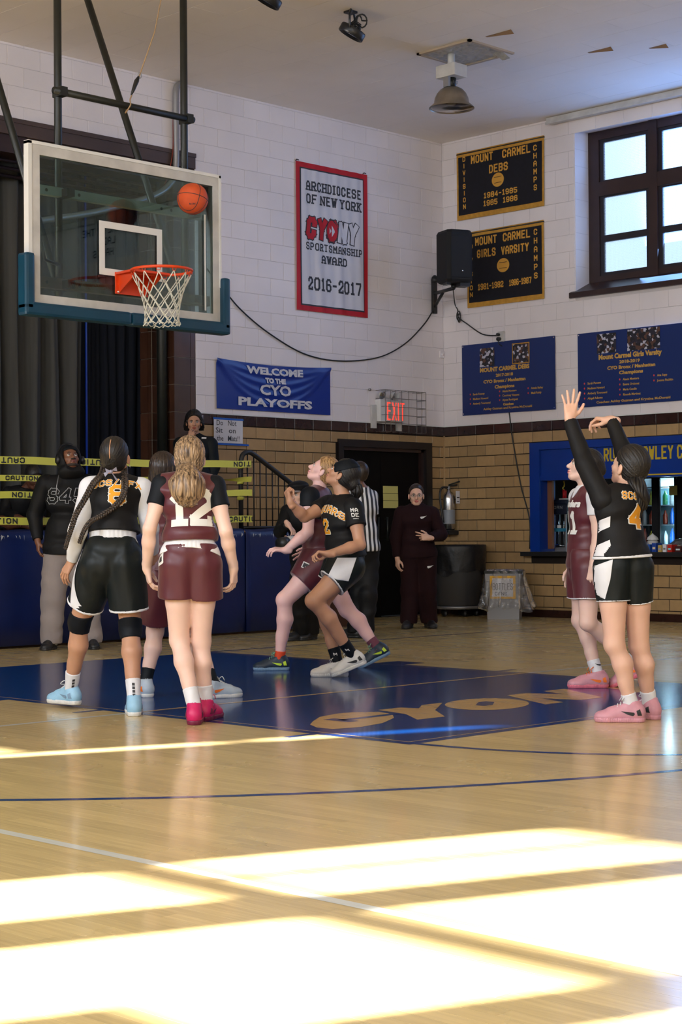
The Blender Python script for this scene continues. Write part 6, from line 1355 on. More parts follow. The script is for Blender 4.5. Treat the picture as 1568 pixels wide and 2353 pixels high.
def shorts(P, material, leg, top=.10, inf=.012, flare=.02, name='shorts', hem=None, hemw=.012, amp=.003, ph=0, legb=None):
    J = P.J; g = P.g; pr = [E(J['pelvis'] + P.upl * .02, P.HA, (.148 * P.tg, .094 * P.tg, .13), .03)] + P.glute + P.legs['a'][:2] + P.legs['b'][:2]; posts = [folds(amp, 1.2, ph, P.hsd, 60)]; hems = []
    subs = []; cuts = []
    for q in 'ab':
        hip, kn = J['hip' + q], J['kn' + q]; lf_ = leg if (q == 'a' or legb is None) else legb; e = lerp(hip, kn, lf_); v = nrm(kn - hip); out = nrm(hip - J['pelvis'])
        wp = J['pelvis'] + P.upl * .07 + (hip - J['pelvis']) * .55; pr += [C(wp, e, .108 * P.tg, (.088 * (1 - lf_) + .068 * lf_) * g + flare, .05), C(hip, e, .098 * g, (.088 * (1 - lf_) + .068 * lf_) * g + flare, .05)]; cuts.append((e, v)); subs.append(C(e - v * .015, e + v * .06, (.088 * (1 - lf_) + .068 * lf_) * g + flare + inf - .007, (.088 * (1 - lf_) + .068 * lf_) * g + flare + inf, .003))
    def cutter(X, Y, Z, d, lo_=0, hi_=None, grow=0):
        o_ = []
        for (e, v) in cuts: o_.append((X - e[0]) * v[0] + (Y - e[1]) * v[1] + (Z - e[2]) * v[2])
        # each leg ends at its own hem: use the nearer thigh axis
        da = dist(C(J['hipa'], J['kna'], .01, .01), X, Y, Z); db = dist(C(J['hipb'], J['knb'], .01, .01), X, Y, Z); w_ = np.where(da < db, o_[0], o_[1])
        if hi_ is not None: return np.maximum(d - grow, np.maximum(w_, -w_ - hi_))
        return np.maximum(d, w_)
    tp = keep(J['pelvis'] + P.upl * top, P.upl)
    pr = [p[:5] + (.016,) for p in pr]; c = cloth(P, name, pr, material, inf, .0065, posts + [tp, cutter])
    if hem is not None: cloth(P, 'hem_trim', pr, hem, inf, .006, posts + [tp, lambda X, Y, Z, d: cutter(X, Y, Z, d, 0, hemw, .0022)], parent=c[0])
    return c
def trousers(P, material, inf=.014, name='trousers', loose=.018, top=.1):
    J = P.J; g = P.g; pr = [E(J['pelvis'] + P.upl * .01, P.HA, (.155 * g, .115 * g, .12), .04)] + P.glute
    for q in 'ab': pr += [C(J['hip' + q], J['kn' + q], .094 * g, .066 * g + loose * .6, .03), C(J['kn' + q], J['an' + q] + UP * .0, .064 * g + loose * .6, .046 * g + loose, .03)]
    cuts = [keep(J['pelvis'] + P.upl * top, P.upl), folds(.004, 1.6, 2, (0, 0, 1), 38)]
    return cloth(P, name, pr, material, inf, .0075, cuts + [lambda X, Y, Z, d: np.maximum(d, (min(J['ana'][2], J['anb'][2]) - .035 - Z))])
def tube_part(P, name, pts, r, material, parent=None, n=8): return MB().tube([Vector(p) - Vector(P.R0) for p in pts], r, n).build(name, material, parent or P.root)

# joints of every figure, in metres (a: arm and leg on the left as seen here, b: the other side)
PEOPLE = {
 'p8': {'pelvis': (6.247, 8.142, 0.916), 'chest': (6.291, 8.178, 1.260), 'neck': (6.329, 8.223, 1.402), 'head': (6.351, 8.241, 1.529), 'look': (0.758, 0.585, 0.300), 'hipa': (6.181, 8.181, 0.878), 'hipb': (6.293, 8.068, 0.877), 'kna': (6.196, 8.398, 0.542), 'knb': (6.344, 8.095, 0.501), 'ana': (6.262, 8.580, 0.095), 'anb': (6.279, 7.983, 0.081), 'toea': (-0.069, 0.990, 0.000), 'toeb': (0.588, 0.798, 0.000), 'sha': (6.205, 8.291, 1.340), 'shb': (6.418, 8.077, 1.332), 'ela': (6.077, 8.254, 1.080), 'elb': (6.468, 8.059, 1.095), 'wra': (6.140, 8.392, 0.909), 'wrb': (6.633, 8.236, 0.955), 'hda': (-0.211, 0.495, -0.840), 'hna': (0.919, -0.143, -0.050), 'hdb': (0.496, 0.494, -0.700), 'hnb': (-0.210, 0.920, 0.000)},
 'p12': {'pelvis': (6.247, 7.427, 0.908), 'chest': (6.262, 7.457, 1.233), 'neck': (6.289, 7.484, 1.389), 'head': (6.318, 7.509, 1.497), 'look': (0.631, 0.699, 0.320), 'hipa': (6.187, 7.466, 0.885), 'hipb': (6.304, 7.377, 0.883), 'kna': (6.234, 7.511, 0.465), 'knb': (6.347, 7.455, 0.456), 'ana': (6.218, 7.363, 0.102), 'anb': (6.395, 7.469, 0.121), 'toea': (0.673, 0.741, 0.000), 'toeb': (0.864, 0.507, 0.000), 'sha': (6.159, 7.558, 1.342), 'shb': (6.366, 7.351, 1.332), 'ela': (6.063, 7.559, 1.094), 'elb': (6.365, 7.256, 1.078), 'wra': (6.129, 7.666, 0.869), 'wrb': (6.477, 7.318, 0.866), 'hda': (0.304, 0.049, -0.950), 'hna': (0.848, -0.426, 0.100), 'hdb': (0.142, 0.212, -0.970), 'hnb': (-0.387, 0.885, 0.100)},
 'pbob': {'pelvis': (7.124, 8.667, 0.805), 'chest': (7.159, 8.724, 1.211), 'neck': (7.187, 8.779, 1.364), 'head': (7.198, 8.823, 1.477), 'look': (0.744, 0.600, 0.150), 'hipa': (7.065, 8.712, 0.778), 'hipb': (7.165, 8.612, 0.777), 'kna': (7.124, 8.829, 0.426), 'knb': (7.286, 8.610, 0.412), 'ana': (7.037, 8.823, 0.084), 'anb': (7.263, 8.412, 0.103), 'toea': (0.285, 0.919, 0.000), 'toeb': (0.954, -0.249, 0.000), 'sha': (7.085, 8.825, 1.318), 'shb': (7.256, 8.654, 1.316), 'ela': (7.134, 8.921, 1.113), 'elb': (7.342, 8.713, 1.111), 'wra': (7.318, 9.049, 1.040), 'wrb': (7.453, 8.914, 1.038), 'hda': (0.778, 0.352, 0.100), 'hna': (0.423, -0.425, -0.600), 'hdb': (0.355, 0.777, 0.100), 'hnb': (-0.423, 0.425, -0.600)},
 'pblonde': {'pelvis': (9.397, 9.587, 0.855), 'chest': (9.358, 9.591, 1.240), 'neck': (9.370, 9.577, 1.410), 'head': (9.391, 9.553, 1.546), 'look': (-0.529, 0.602, 0.600), 'hipa': (9.309, 9.521, 0.807), 'hipb': (9.463, 9.635, 0.803), 'kna': (9.075, 9.660, 0.548), 'knb': (9.628, 9.532, 0.457), 'ana': (9.076, 9.723, 0.095), 'anb': (9.755, 9.324, 0.099), 'toea': (-0.741, 0.673, 0.000), 'toeb': (-0.642, 0.574, -0.420), 'sha': (9.201, 9.506, 1.346), 'shb': (9.511, 9.677, 1.352), 'ela': (9.137, 9.462, 1.071), 'elb': (9.533, 9.703, 1.059), 'wra': (9.004, 9.570, 0.929), 'wrb': (9.339, 9.643, 0.927), 'hda': (-0.727, 0.659, 0.100), 'hna': (0.177, 0.176, -0.970), 'hdb': (-0.600, 0.390, -0.450), 'hnb': (-0.779, -0.493, -0.300)},
 'pband': {'pelvis': (8.956, 8.867, 0.851), 'chest': (8.903, 8.887, 1.171), 'neck': (8.939, 8.877, 1.331), 'head': (8.930, 8.884, 1.491), 'look': (-0.409, 0.665, 0.580), 'hipa': (9.002, 8.963, 0.808), 'hipb': (8.901, 8.782, 0.811), 'kna': (8.892, 9.079, 0.535), 'knb': (8.648, 8.898, 0.573), 'ana': (8.958, 8.963, 0.073), 'anb': (8.949, 8.800, 0.184), 'toea': (-0.706, 0.708, 0.000), 'toeb': (-0.635, 0.638, -0.360), 'sha': (8.982, 9.076, 1.270), 'shb': (8.896, 8.737, 1.239), 'ela': (8.750, 9.097, 1.180), 'elb': (8.868, 8.642, 0.974), 'wra': (8.595, 9.081, 1.284), 'wrb': (8.613, 8.701, 0.911), 'hda': (-0.141, 0.283, 0.930), 'hna': (0.883, -0.320, 0.250), 'hdb': (-0.663, 0.737, 0.080), 'hnb': (-0.142, -0.212, -0.950)},
 'pref': {'pelvis': (12.352, 11.976, 0.892), 'chest': (12.351, 11.971, 1.316), 'neck': (12.332, 11.987, 1.512), 'head': (12.300, 12.016, 1.656), 'look': (-0.034, 0.955, 0.350), 'hipa': (12.324, 12.005, 0.849), 'hipb': (12.441, 12.002, 0.847), 'kna': (12.352, 12.054, 0.441), 'knb': (12.367, 11.941, 0.443), 'ana': (12.319, 12.093, 0.079), 'anb': (12.370, 11.972, 0.081), 'toea': (-0.210, 0.920, 0.000), 'toeb': (-0.210, 0.920, 0.000), 'sha': (12.262, 12.029, 1.425), 'shb': (12.489, 12.000, 1.418), 'ela': (12.217, 12.037, 1.120), 'elb': (12.493, 12.001, 1.097), 'wra': (12.172, 12.043, 0.925), 'wrb': (12.447, 11.996, 0.825), 'hda': (0.000, 0.000, -1.000), 'hna': (0.849, -0.002, 0.000), 'hdb': (-0.070, 0.142, -1.000), 'hnb': (-0.069, 0.919, 0.000)},
 'pphoto': {'pelvis': (11.841, 12.277, 0.820), 'chest': (11.653, 12.177, 1.166), 'neck': (11.618, 12.139, 1.336), 'head': (11.592, 12.135, 1.442), 'look': (-0.920, -0.140, -0.100), 'hipa': (11.773, 12.275, 0.787), 'hipb': (11.913, 12.277, 0.784), 'kna': (11.534, 12.096, 0.466), 'knb': (11.687, 12.084, 0.449), 'ana': (11.697, 12.221, 0.111), 'anb': (11.839, 12.220, 0.096), 'toea': (-0.990, 0.002, 0.000), 'toeb': (-0.920, -0.210, 0.000), 'sha': (11.575, 12.268, 1.269), 'shb': (11.691, 12.067, 1.267), 'ela': (11.412, 12.208, 1.073), 'elb': (11.616, 12.005, 1.037), 'wra': (11.342, 12.022, 1.144), 'wrb': (11.412, 11.927, 0.988), 'hda': (0.176, -0.601, -0.750), 'hna': (-0.141, 0.283, -0.900), 'hdb': (-0.741, 0.602, -0.100), 'hnb': (0.000, 0.000, 1.000)},
 'pdoor': {'pelvis': (13.993, 12.740, 0.808), 'chest': (13.978, 12.748, 1.192), 'neck': (13.974, 12.749, 1.345), 'head': (13.959, 12.734, 1.465), 'look': (-0.723, -0.692, -0.020), 'hipa': (13.932, 12.801, 0.775), 'hipb': (14.054, 12.679, 0.774), 'kna': (13.933, 12.806, 0.411), 'knb': (14.062, 12.677, 0.409), 'ana': (13.920, 12.824, 0.094), 'anb': (14.113, 12.701, 0.100), 'toea': (-0.849, -0.493, 0.000), 'toeb': (-0.497, -0.848, 0.000), 'sha': (13.877, 12.876, 1.260), 'shb': (14.111, 12.642, 1.258), 'ela': (13.841, 12.931, 1.002), 'elb': (14.180, 12.577, 1.032), 'wra': (13.801, 12.876, 0.767), 'wrb': (13.916, 12.502, 0.995), 'hda': (-0.050, -0.092, -1.000), 'hna': (0.848, -0.284, 0.000), 'hdb': (-0.727, 0.588, 0.120), 'hnb': (0.744, 0.600, -0.100)},
 'p11': {'pelvis': (9.350, 6.985, 0.843), 'chest': (9.344, 6.984, 1.194), 'neck': (9.352, 6.974, 1.350), 'head': (9.337, 6.987, 1.496), 'look': (-0.621, 0.694, 0.340), 'hipa': (9.408, 7.054, 0.803), 'hipb': (9.287, 6.921, 0.807), 'kna': (9.419, 7.092, 0.456), 'knb': (9.262, 6.909, 0.454), 'ana': (9.455, 6.977, 0.072), 'anb': (9.656, 6.831, 0.129), 'toea': (-0.741, 0.673, 0.000), 'toeb': (-0.494, 0.637, -0.350), 'sha': (9.440, 7.114, 1.292), 'shb': (9.264, 6.837, 1.285), 'ela': (9.498, 7.145, 1.018), 'elb': (9.273, 6.833, 1.004), 'wra': (9.424, 7.166, 0.816), 'wrb': (9.220, 6.832, 0.826), 'hda': (-0.156, 0.014, -0.980), 'hna': (-0.496, -0.635, 0.100), 'hdb': (-0.071, 0.071, -1.000), 'hnb': (0.778, 0.352, 0.000)},
 'p4': {'pelvis': (7.873, 5.633, 0.893), 'chest': (7.855, 5.646, 1.164), 'neck': (7.900, 5.627, 1.298), 'head': (7.936, 5.631, 1.422), 'look': (0.058, 0.933, 0.340), 'hipa': (7.815, 5.663, 0.857), 'hipb': (7.939, 5.595, 0.855), 'kna': (7.818, 5.652, 0.435), 'knb': (8.005, 5.620, 0.421), 'ana': (7.894, 5.595, 0.102), 'anb': (8.100, 5.616, 0.100), 'toea': (-0.614, 0.786, 0.000), 'toeb': (0.313, 0.947, 0.000), 'sha': (7.757, 5.672, 1.232), 'shb': (7.998, 5.615, 1.242), 'ela': (7.724, 5.773, 1.437), 'elb': (8.011, 5.710, 1.501), 'wra': (7.743, 5.891, 1.689), 'wrb': (8.041, 5.819, 1.695), 'hda': (0.042, -0.043, 1.000), 'hna': (0.588, 0.798, 0.000), 'hdb': (-0.500, 0.857, 0.120), 'hnb': (0.000, 0.141, -0.980)},
 'phood': {'pelvis': (9.465, 13.031, 0.926), 'chest': (9.467, 13.023, 1.378), 'neck': (9.472, 13.014, 1.587), 'head': (9.468, 12.973, 1.763), 'look': (-0.284, -0.848, 0.420), 'hipa': (9.406, 13.092, 0.886), 'hipb': (9.540, 12.985, 0.885), 'kna': (9.369, 13.107, 0.484), 'knb': (9.628, 12.947, 0.467), 'ana': (9.371, 13.140, 0.080), 'anb': (9.687, 12.936, 0.092), 'toea': (-0.800, -0.585, 0.000), 'toeb': (-0.497, -0.848, 0.000), 'sha': (9.344, 13.171, 1.533), 'shb': (9.633, 12.910, 1.531), 'ela': (9.306, 13.299, 1.252), 'elb': (9.694, 12.867, 1.247), 'wra': (9.268, 13.200, 1.000), 'wrb': (9.664, 12.830, 0.992), 'hda': (0.035, -0.106, -1.000), 'hna': (0.777, -0.355, 0.000), 'hdb': (0.000, 0.000, -1.000), 'hnb': (-0.352, 0.778, 0.000)},
 'psit': {'pelvis': (10.206, 14.834, 1.191), 'chest': (10.154, 14.741, 1.392), 'neck': (10.168, 14.697, 1.525), 'head': (10.184, 14.566, 1.646), 'look': (-0.108, -0.884, -0.450), 'hipa': (10.156, 14.885, 1.170), 'hipb': (10.263, 14.777, 1.168), 'kna': (9.871, 14.675, 1.195), 'knb': (10.154, 14.391, 1.192), 'ana': (10.013, 14.462, 1.162), 'anb': (9.997, 14.591, 1.163), 'toea': (0.564, -0.708, 0.000), 'toeb': (-0.706, 0.567, 0.000), 'sha': (10.059, 14.835, 1.491), 'shb': (10.274, 14.620, 1.475), 'ela': (9.978, 14.778, 1.289), 'elb': (10.229, 14.527, 1.277), 'wra': (9.957, 14.517, 1.242), 'wrb': (10.050, 14.423, 1.232), 'hda': (0.352, -0.778, -0.200), 'hna': (0.000, 0.000, -1.000), 'hdb': (-0.777, 0.355, -0.200), 'hnb': (0.000, 0.000, -1.000)},
 'pwoman': {'pelvis': (12.167, 14.346, 1.637), 'chest': (12.159, 14.349, 1.946), 'neck': (12.149, 14.357, 2.117), 'head': (12.119, 14.327, 2.281), 'look': (-0.624, -0.762, -0.060), 'hipa': (12.117, 14.397, 1.604), 'hipb': (12.227, 14.286, 1.603), 'kna': (12.040, 14.309, 1.350), 'knb': (12.150, 14.198, 1.349), 'ana': (12.186, 14.477, 1.167), 'anb': (12.294, 14.368, 1.166), 'toea': (-0.708, -0.706, 0.000), 'toeb': (-0.638, -0.777, 0.000), 'sha': (12.054, 14.481, 2.038), 'shb': (12.286, 14.248, 2.036), 'ela': (11.974, 14.423, 1.839), 'elb': (12.314, 14.225, 1.793), 'wra': (11.986, 14.237, 2.078), 'wrb': (12.235, 14.193, 1.600), 'hda': (0.212, -0.142, 1.000), 'hna': (0.849, 0.423, 0.100), 'hdb': (-0.141, 0.000, -1.000), 'hnb': (-0.069, 0.778, 0.000)},
}
SPOT = {
 'braid_l': [(6.323, 8.312, 1.478), (6.237, 8.230, 1.417), (6.136, 8.176, 1.362), (6.085, 8.186, 1.277), (6.019, 8.183, 1.187), (5.992, 8.197, 1.098), (5.990, 8.229, 1.035), (5.985, 8.249, 0.979)],
 'braid_r': [(6.419, 8.245, 1.473), (6.334, 8.132, 1.408), (6.249, 8.020, 1.339), (6.226, 8.016, 1.280), (6.198, 8.059, 1.224), (6.138, 8.092, 1.176), (6.078, 8.110, 1.146), (6.032, 8.100, 1.115), (6.009, 8.110, 1.070), (5.995, 8.125, 1.014)],
 'ribbon': [(6.218, 8.107, 1.433)],
 'tail12': [(6.264, 7.465, 1.447), (6.204, 7.398, 1.402), (6.179, 7.368, 1.347), (6.172, 7.361, 1.289), (6.182, 7.381, 1.226)],
 'tail4': [(7.970, 5.611, 1.384), (7.911, 5.559, 1.333), (7.896, 5.531, 1.283), (7.915, 5.528, 1.230), (7.935, 5.537, 1.178)],
 'num8': [(6.258, 8.098, 1.228)],
 'txt8': [(6.250, 8.104, 1.352)],
 'num12': [(6.249, 7.401, 1.095)],
 'txt4': [(7.921, 5.578, 1.231)],
 'num4': [(7.921, 5.580, 1.122)],
 'patch12': [(6.097, 7.486, 0.906)],
 'side4': [(7.793, 5.710, 1.039)],
 'num11': [(9.291, 7.039, 1.151)],
 'txt11': [(9.301, 7.028, 1.224)],
 'txtband': [(8.854, 8.965, 1.188)],
 'numband': [(8.845, 8.975, 1.108)],
 'sleeveband': [(8.922, 8.755, 1.138)],
 'patchbl': [(9.237, 9.578, 0.801)],
 's45': [(9.472, 13.016, 1.410)],
 'swd': [(14.025, 12.700, 1.220)],
 'swd2': [(14.081, 12.653, 0.678)],
 'nf': [(12.226, 14.280, 2.097)],
 'lens': [(11.384, 11.897, 1.013), (11.108, 11.878, 0.957)],
 'tailbl': [(9.446, 9.498, 1.552), (9.470, 9.474, 1.518), (9.482, 9.463, 1.467)],
}

# ================================================================== THE PEOPLE
def S(k, i=0): return np.array(SPOT[k][i])
def snap(J, q, z): J['an' + q] = (J['an' + q][0], J['an' + q][1], z)
def person(key, label, skin, right, hand, ga=.088, gb=.088, **k):
    J = {a: tuple(b) for a, b in PEOPLE[key].items()}
    if ga is not None: snap(J, 'a', ga); snap(J, 'b', gb)
    return build_person(key, J, dict(label=label, skin=skin, right=right, hand=hand, **k))
def hemcut(P, hem, kk, tilt=0):
    p, u, s = P.J['pelvis'], P.upl, P.hsd
    def f(X, Y, Z, d):
        a = (X - p[0]) * u[0] + (Y - p[1]) * u[1] + (Z - p[2]) * u[2]; b = (X - p[0]) * s[0] + (Y - p[1]) * s[1] + (Z - p[2]) * s[2]
        return np.maximum(d, hem - kk * b * b + tilt * b - a)
    return f
def band(P, lo, hi, material, inf=.0185, name='waistband', tilt=0, kk=0):
    pr = list(P.torso) + [E(P.J['pelvis'], P.HA, (.152 * P.tg, .116 * P.tg, .12), .04)] + P.glute
    return cloth(P, name, pr, material, inf, .005, [folds(.0012, 3, 1, P.hsd, 260), keep(P.J['pelvis'] + P.upl * hi, P.upl), hemcut(P, lo, kk, tilt)])
def panel(P, tree, outline, O, ux, uy, material, name='side_panel', eps=.0045, step=.012, parent=None, deep=.11):
    V, F = poly_fill(outline, step); return decal(P, tree, name, V, F, O, ux, uy, material, eps, .45, parent=parent, deep=deep)
def soften_tail(): pass
R_CAM = np.array([math.cos(YAW), -math.sin(YAW), 0]); F_CAM = np.array([math.sin(YAW), math.cos(YAW), 0])
GOLD = mat('gold_twill', srgb(236, 160, 24), .55); GOLD2 = mat('gold_twill_dark', srgb(210, 142, 22), .55); WHT = mat('white_twill', (.78, .78, .76), .55)

# 1. black jersey number 8, long braids
P = person('p8', 'player in black number 8 jersey, two long braids, seen from behind', 'tan', 'b', dict(a=dict(curl=.32, spread=1.2, thumb=.4), b=dict(curl=.5)), ga=.115, girth=1.04)
jr = jersey(P, CL['black'], .158, inf=.016, waist=.020, ph=1, amp=.0035, flare=.012); tj = bvh(jr)
sleeves(P, CL['white'], .5, fore=.96, loose=1.02, name='long_sleeve')
sh = shorts(P, CL['satin'], .70, top=.125, flare=.020, hem=CL['white'], hemw=.016, amp=.0045, inf=.012); ts = bvh(sh)
band(P, .110, .170, CL['white'], .019, kk=.5)
lettering(P, tj, '8', .122, .070, .024, S('num8'), P.sd, P.up, GOLD, WHT, name='jersey_number', grow=.005)
lettering(P, tj, 'SCS/SFX', .042, .027, .0080, S('txt8'), P.sd, P.up, GOLD, WHT, bend=-.9, grow=.0024)
panel(P, ts, [(-.03, .10), (.01, .10), (.015, -.10), (.02, -.25), (-.04, -.25)], P.J['hipa'] - R_CAM * .13 - UP * .0, nrm(R_CAM * .25 - F_CAM * .97), UP, CL['white'])
for q in 'ab':
    kn, an, hip = P.J['kn' + q], P.J['an' + q], P.J['hip' + q]; v = nrm(an - kn); cloth(P, 'knee_pad', P.legs[q], CL['navyblack'], .008, .006, [keep(kn + v * .06, v), keep(lerp(kn, hip, .14), -v), folds(.0012, 3)])
    sock(P, q, .125, CL['white'], ladder=.9 if q == 'a' else .2)
shoes(P, ('lightblue', 'white', 'steel', 'white'))
r_, f_, u_ = P.HF
hc = cap_hair(P, 'hair', HM['black'], 1.02, groove=.0012, nape=-.085, posts=[lambda X, Y, Z, d, c=P.H(0, 0, .03): d + (.0035 * np.exp(-(((X - c[0]) * r_[0] + (Y - c[1]) * r_[1] + (Z - c[2]) * r_[2]) / .0035) ** 2)).astype(np.float32)])
tube_part(P, 'hair_parting', [P.H(0, -.022 + .1045 * math.cos(t) * 1.0, .034 + .0985 * math.sin(t)) for t in np.linspace(2.0, 3.25, 14)], .0028, SK['olive'])
for nm in ('braid_l', 'braid_r'): braid(P, SPOT[nm], .0175, HM['braid'])
rb = S('ribbon'); mb = MB()
for (a, b, c_) in (((-.035, 0, .02), (-.005, 0, .006), (-.03, .01, -.012)), ((.03, 0, .028), (.004, 0, .008), (.035, .01, .004)), ((.0, 0, 0), (.028, -.01, -.05), (.045, 0, -.055)), ((-.01, 0, 0), (-.045, 0, -.006), (-.035, 0, -.03))):
    W3 = [R_CAM * p[0] + F_CAM * (p[1] - .015) + UP * p[2] + rb - P.R0 for p in (a, b, c_)]; W4 = [w_ + F_CAM * .006 for w_ in W3]; mb.add(W3 + W4, [(0, 1, 2), (5, 4, 3), (0, 3, 4, 1), (1, 4, 5, 2), (2, 5, 3, 0)])
mb.lathe([(0, -.012), (.011, -.006), (.011, .006), (0, .012)], rb - P.R0 - F_CAM * .015, 10).build('ribbon_bow', CL['ribbon'], P.root)
MB().tube([P.H(.086, -.012, -.045 + .0) - P.R0 + Vector((0, 0, 0)), P.H(.090, -.015, -.062) - P.R0, P.H(.086, -.012, -.07) - P.R0], .0022, 5).build('earring', M['steel'], P.root)

# 2. maroon jersey number 12, blonde ponytail
P = person('p12', 'player in maroon number 12 jersey with blonde ponytail and magenta shoes, from behind', 'fair', 'b', dict(a=dict(curl=.45, spread=.8, thumb=.6), b=dict(curl=.42, spread=1.0, thumb=.3)), girth=.97)
jr = jersey(P, CL['maroon'], .112, inf=.018, waist=.022, ph=4, amp=.0048, flare=.015, strap=.022); tj = bvh(jr)
sleeves(P, CL['navyblack'], .48, name='short_sleeve')
sh = shorts(P, CL['maroon'], .42, top=.09, flare=.020, inf=.012, amp=.0045, ph=2); ts = bvh(sh, jr)
band(P, .066, .125, CL['white'], .021, tilt=-.06, kk=1.2)
lettering(P, tj, '12', .205, .094, .043, S('num12'), P.sd, P.up, WHT, None, name='jersey_number', gap=.02)
panel(P, ts, [(-.030, -.025), (.020, -.005), (.004, .055), (-.036, .035)], S('patch12'), nrm(R_CAM + F_CAM * -.4), UP, WHT, 'label_patch', .004, .008); panel(P, ts, [(-.020, -.005), (.006, .004), (-.004, .034), (-.024, .024)], S('patch12'), nrm(R_CAM + F_CAM * -.4), UP, M['ink'], 'label_print', .0055, .006)
panel(P, tj, [(-.012, .0), (.010, -.02), (.014, .16), (-.004, .17)], P.J['pelvis'] + P.up * .15 - P.sd * .12, nrm(-P.fr + P.sd * .3), P.up, CL['white'], 'side_piping')
for q in 'ab': sock(P, q, .115, CL['white'])
shoes(P, ('magenta', 'plum', 'plum', 'rose'))
cap_hair(P, 'hair', HM['blonde'], 1.05, groove=.0026, nape=-.095, tie=(0, -.115, -.045), extra=[E(P.H(0, -.075, -.03), P.HF, (.062, .05, .06), .03)])
strand_tail(P, 'ponytail', SPOT['tail12'], [.020, .058, .088, .084, .040], HM['blonde'], 22, .006)
tube_part(P, 'hair_tie', [S('tail12') + R_CAM * .024 * math.cos(t) + UP * .009 * math.sin(t) + F_CAM * -.03 * (.5 + .5 * math.sin(t)) for t in np.linspace(0, 2 * PI, 16)], .006, CL['navyblack'])
for k in range(10):
    a = -1.2 + k * .27; p0 = P.H(.10 * math.sin(a), -.055 - .04 * math.cos(a), -.03 - .004 * k % 3); tube_part(P, 'loose_hair', [p0, p0 + R_CAM * .012 * math.sin(k * 2) + UP * -.03, p0 + R_CAM * .02 * math.sin(k * 3 + 1) + UP * -.055], .0010, HM['blonde'], n=4)

# 3. maroon player with a dark bob between the first two
P = person('pbob', 'maroon player with dark bob, mostly hidden between number 8 and number 12', 'fair', 'b', dict(a=dict(curl=.4), b=dict(curl=.4)), fine=1.25)
jr = jersey(P, CL['maroon'], .0, inf=.014, flare=.01); sleeves(P, CL['maroon'], .25); shorts(P, CL['maroon'], .82, top=.1, flare=.03, inf=.013)
tj = bvh(jr); panel(P, tj, [(-.05, -.05), (.03, -.05), (.02, .28), (-.03, .28)], P.J['pelvis'], nrm(-P.fr + .0 * P.sd), P.up, CL['white'])
for q in 'ab': sock(P, q, .10, CL['navyblack'])
shoes(P, ('silver', 'white', 'orange', 'white'))
cap_hair(P, 'hair', HM['brown'], 1.07, nape=-.115, groove=.0022, tie=(0, -.02, -.3), extra=[E(P.H(0, -.045, -.06), P.HF, (.092, .075, .075), .03), E(P.H(-.06, .0, -.05), P.HF, (.035, .05, .075), .03), E(P.H(.06, .0, -.05), P.HF, (.035, .05, .075), .03)], ear=False)

# 4. blonde maroon player in profile
P = person('pblonde', 'fair-haired player in maroon looking up, beside the player with the black headband', 'pink', 'b', dict(a=dict(curl=.5, spread=1.0, thumb=.3), b=dict(curl=.3, spread=1.5, thumb=.2)), gb=.155, girth=1.12)
jr = jersey(P, CL['maroon'], -.02, inf=.014, flare=.008, ph=2, strap=.025); tj = bvh(jr)
sleeves(P, CL['navyblack'], .34, name='short_sleeve', loose=1.08)
sh = shorts(P, CL['maroon'], .52, top=.1, flare=.012, inf=.012, ph=3, legb=.50); ts = bvh(sh, jr)
lf = nrm(P.fr); panel(P, tj, [(-.075, -.02), (-.01, -.02), (-.03, .12), (-.055, .26), (-.085, .26)], P.J['pelvis'], lf * -1, P.up, CL['white'])
v = nrm(P.J['kna'] - P.J['hipa']); panel(P, ts, [(-.04, -.02), (.04, -.02), (.04, .03), (-.04, .03)], S('patchbl'), nrm(R_CAM + UP * -.45), nrm(UP + R_CAM * .45), WHT, 'label_patch', .003, .01); panel(P, ts, [(-.033, -.012), (.008, -.012), (.008, .022), (-.033, .022)], S('patchbl'), nrm(R_CAM + UP * -.45), nrm(UP + R_CAM * .45), M['ink'], 'label_print', .0045, .01)
sock(P, 'a', .065, mat('orange_sock', srgb(226, 74, 34), .7)); sock(P, 'b', .085, mat('plum_sock', srgb(112, 60, 78), .8)); 
shoes(P, ('navy', 'steel', 'volt', 'mint'))
cap_hair(P, 'hair', HM['gold'], 1.03, groove=.002, nape=-.07, tie=(0, -.11, -.02), extra=[E(P.H(-.055, .0, -.03), P.HF, (.026, .035, .06), .02)])
strand_tail(P, 'bun', SPOT['tailbl'], [.03, .045, .03], HM['gold'], 10, .003)

# 5. black jersey with headband
P = person('pband', 'player in black with wide black headband and raised fist, standing in the key', 'tan', 'a', dict(a=dict(curl=1.15, spread=.3, thumb=.9), b=dict(curl=.85, spread=.5, thumb=.6)), gb=.160, girth=1.08)
jr = jersey(P, CL['black'], .03, inf=.014, flare=.010, ph=5, strap=.02); tj = bvh(jr)
sl = sleeves(P, CL['black'], .50, name='short_sleeve', loose=1.16)
sh = shorts(P, CL['satin'], .46, top=.08, flare=.014, inf=.012, hem=CL['white'], hemw=.010, ph=2, legb=.50); ts = bvh(sh)
ux = -P.sd; lettering(P, tj, 'JAGUARS', .054, .028, .0095, P.J['chest'] + P.up * .045 + P.fr * .0, ux, P.up, GOLD, WHT, grow=.003, shear=.1, bend=-3)
lettering(P, tj, '2', .110, .052, .020, P.J['chest'] - P.up * .115, ux, P.up, GOLD, WHT, name='jersey_number')
tsl = bvh(sl[1]); av = nrm(P.J['elb'] - P.J['shb']); sx = nrm(R_CAM * .9 + av * .0); 
for (t_, h_, dv) in (('MA', .030, .030), ('DE', .030, -.008), ('HOOPS', .008, -.026)): lettering(P, tsl, t_, h_, h_ * .62, h_ * .2, P.J['shb'] + av * .085 - av * dv, sx, -av, WHT, None, name='sleeve_lettering')
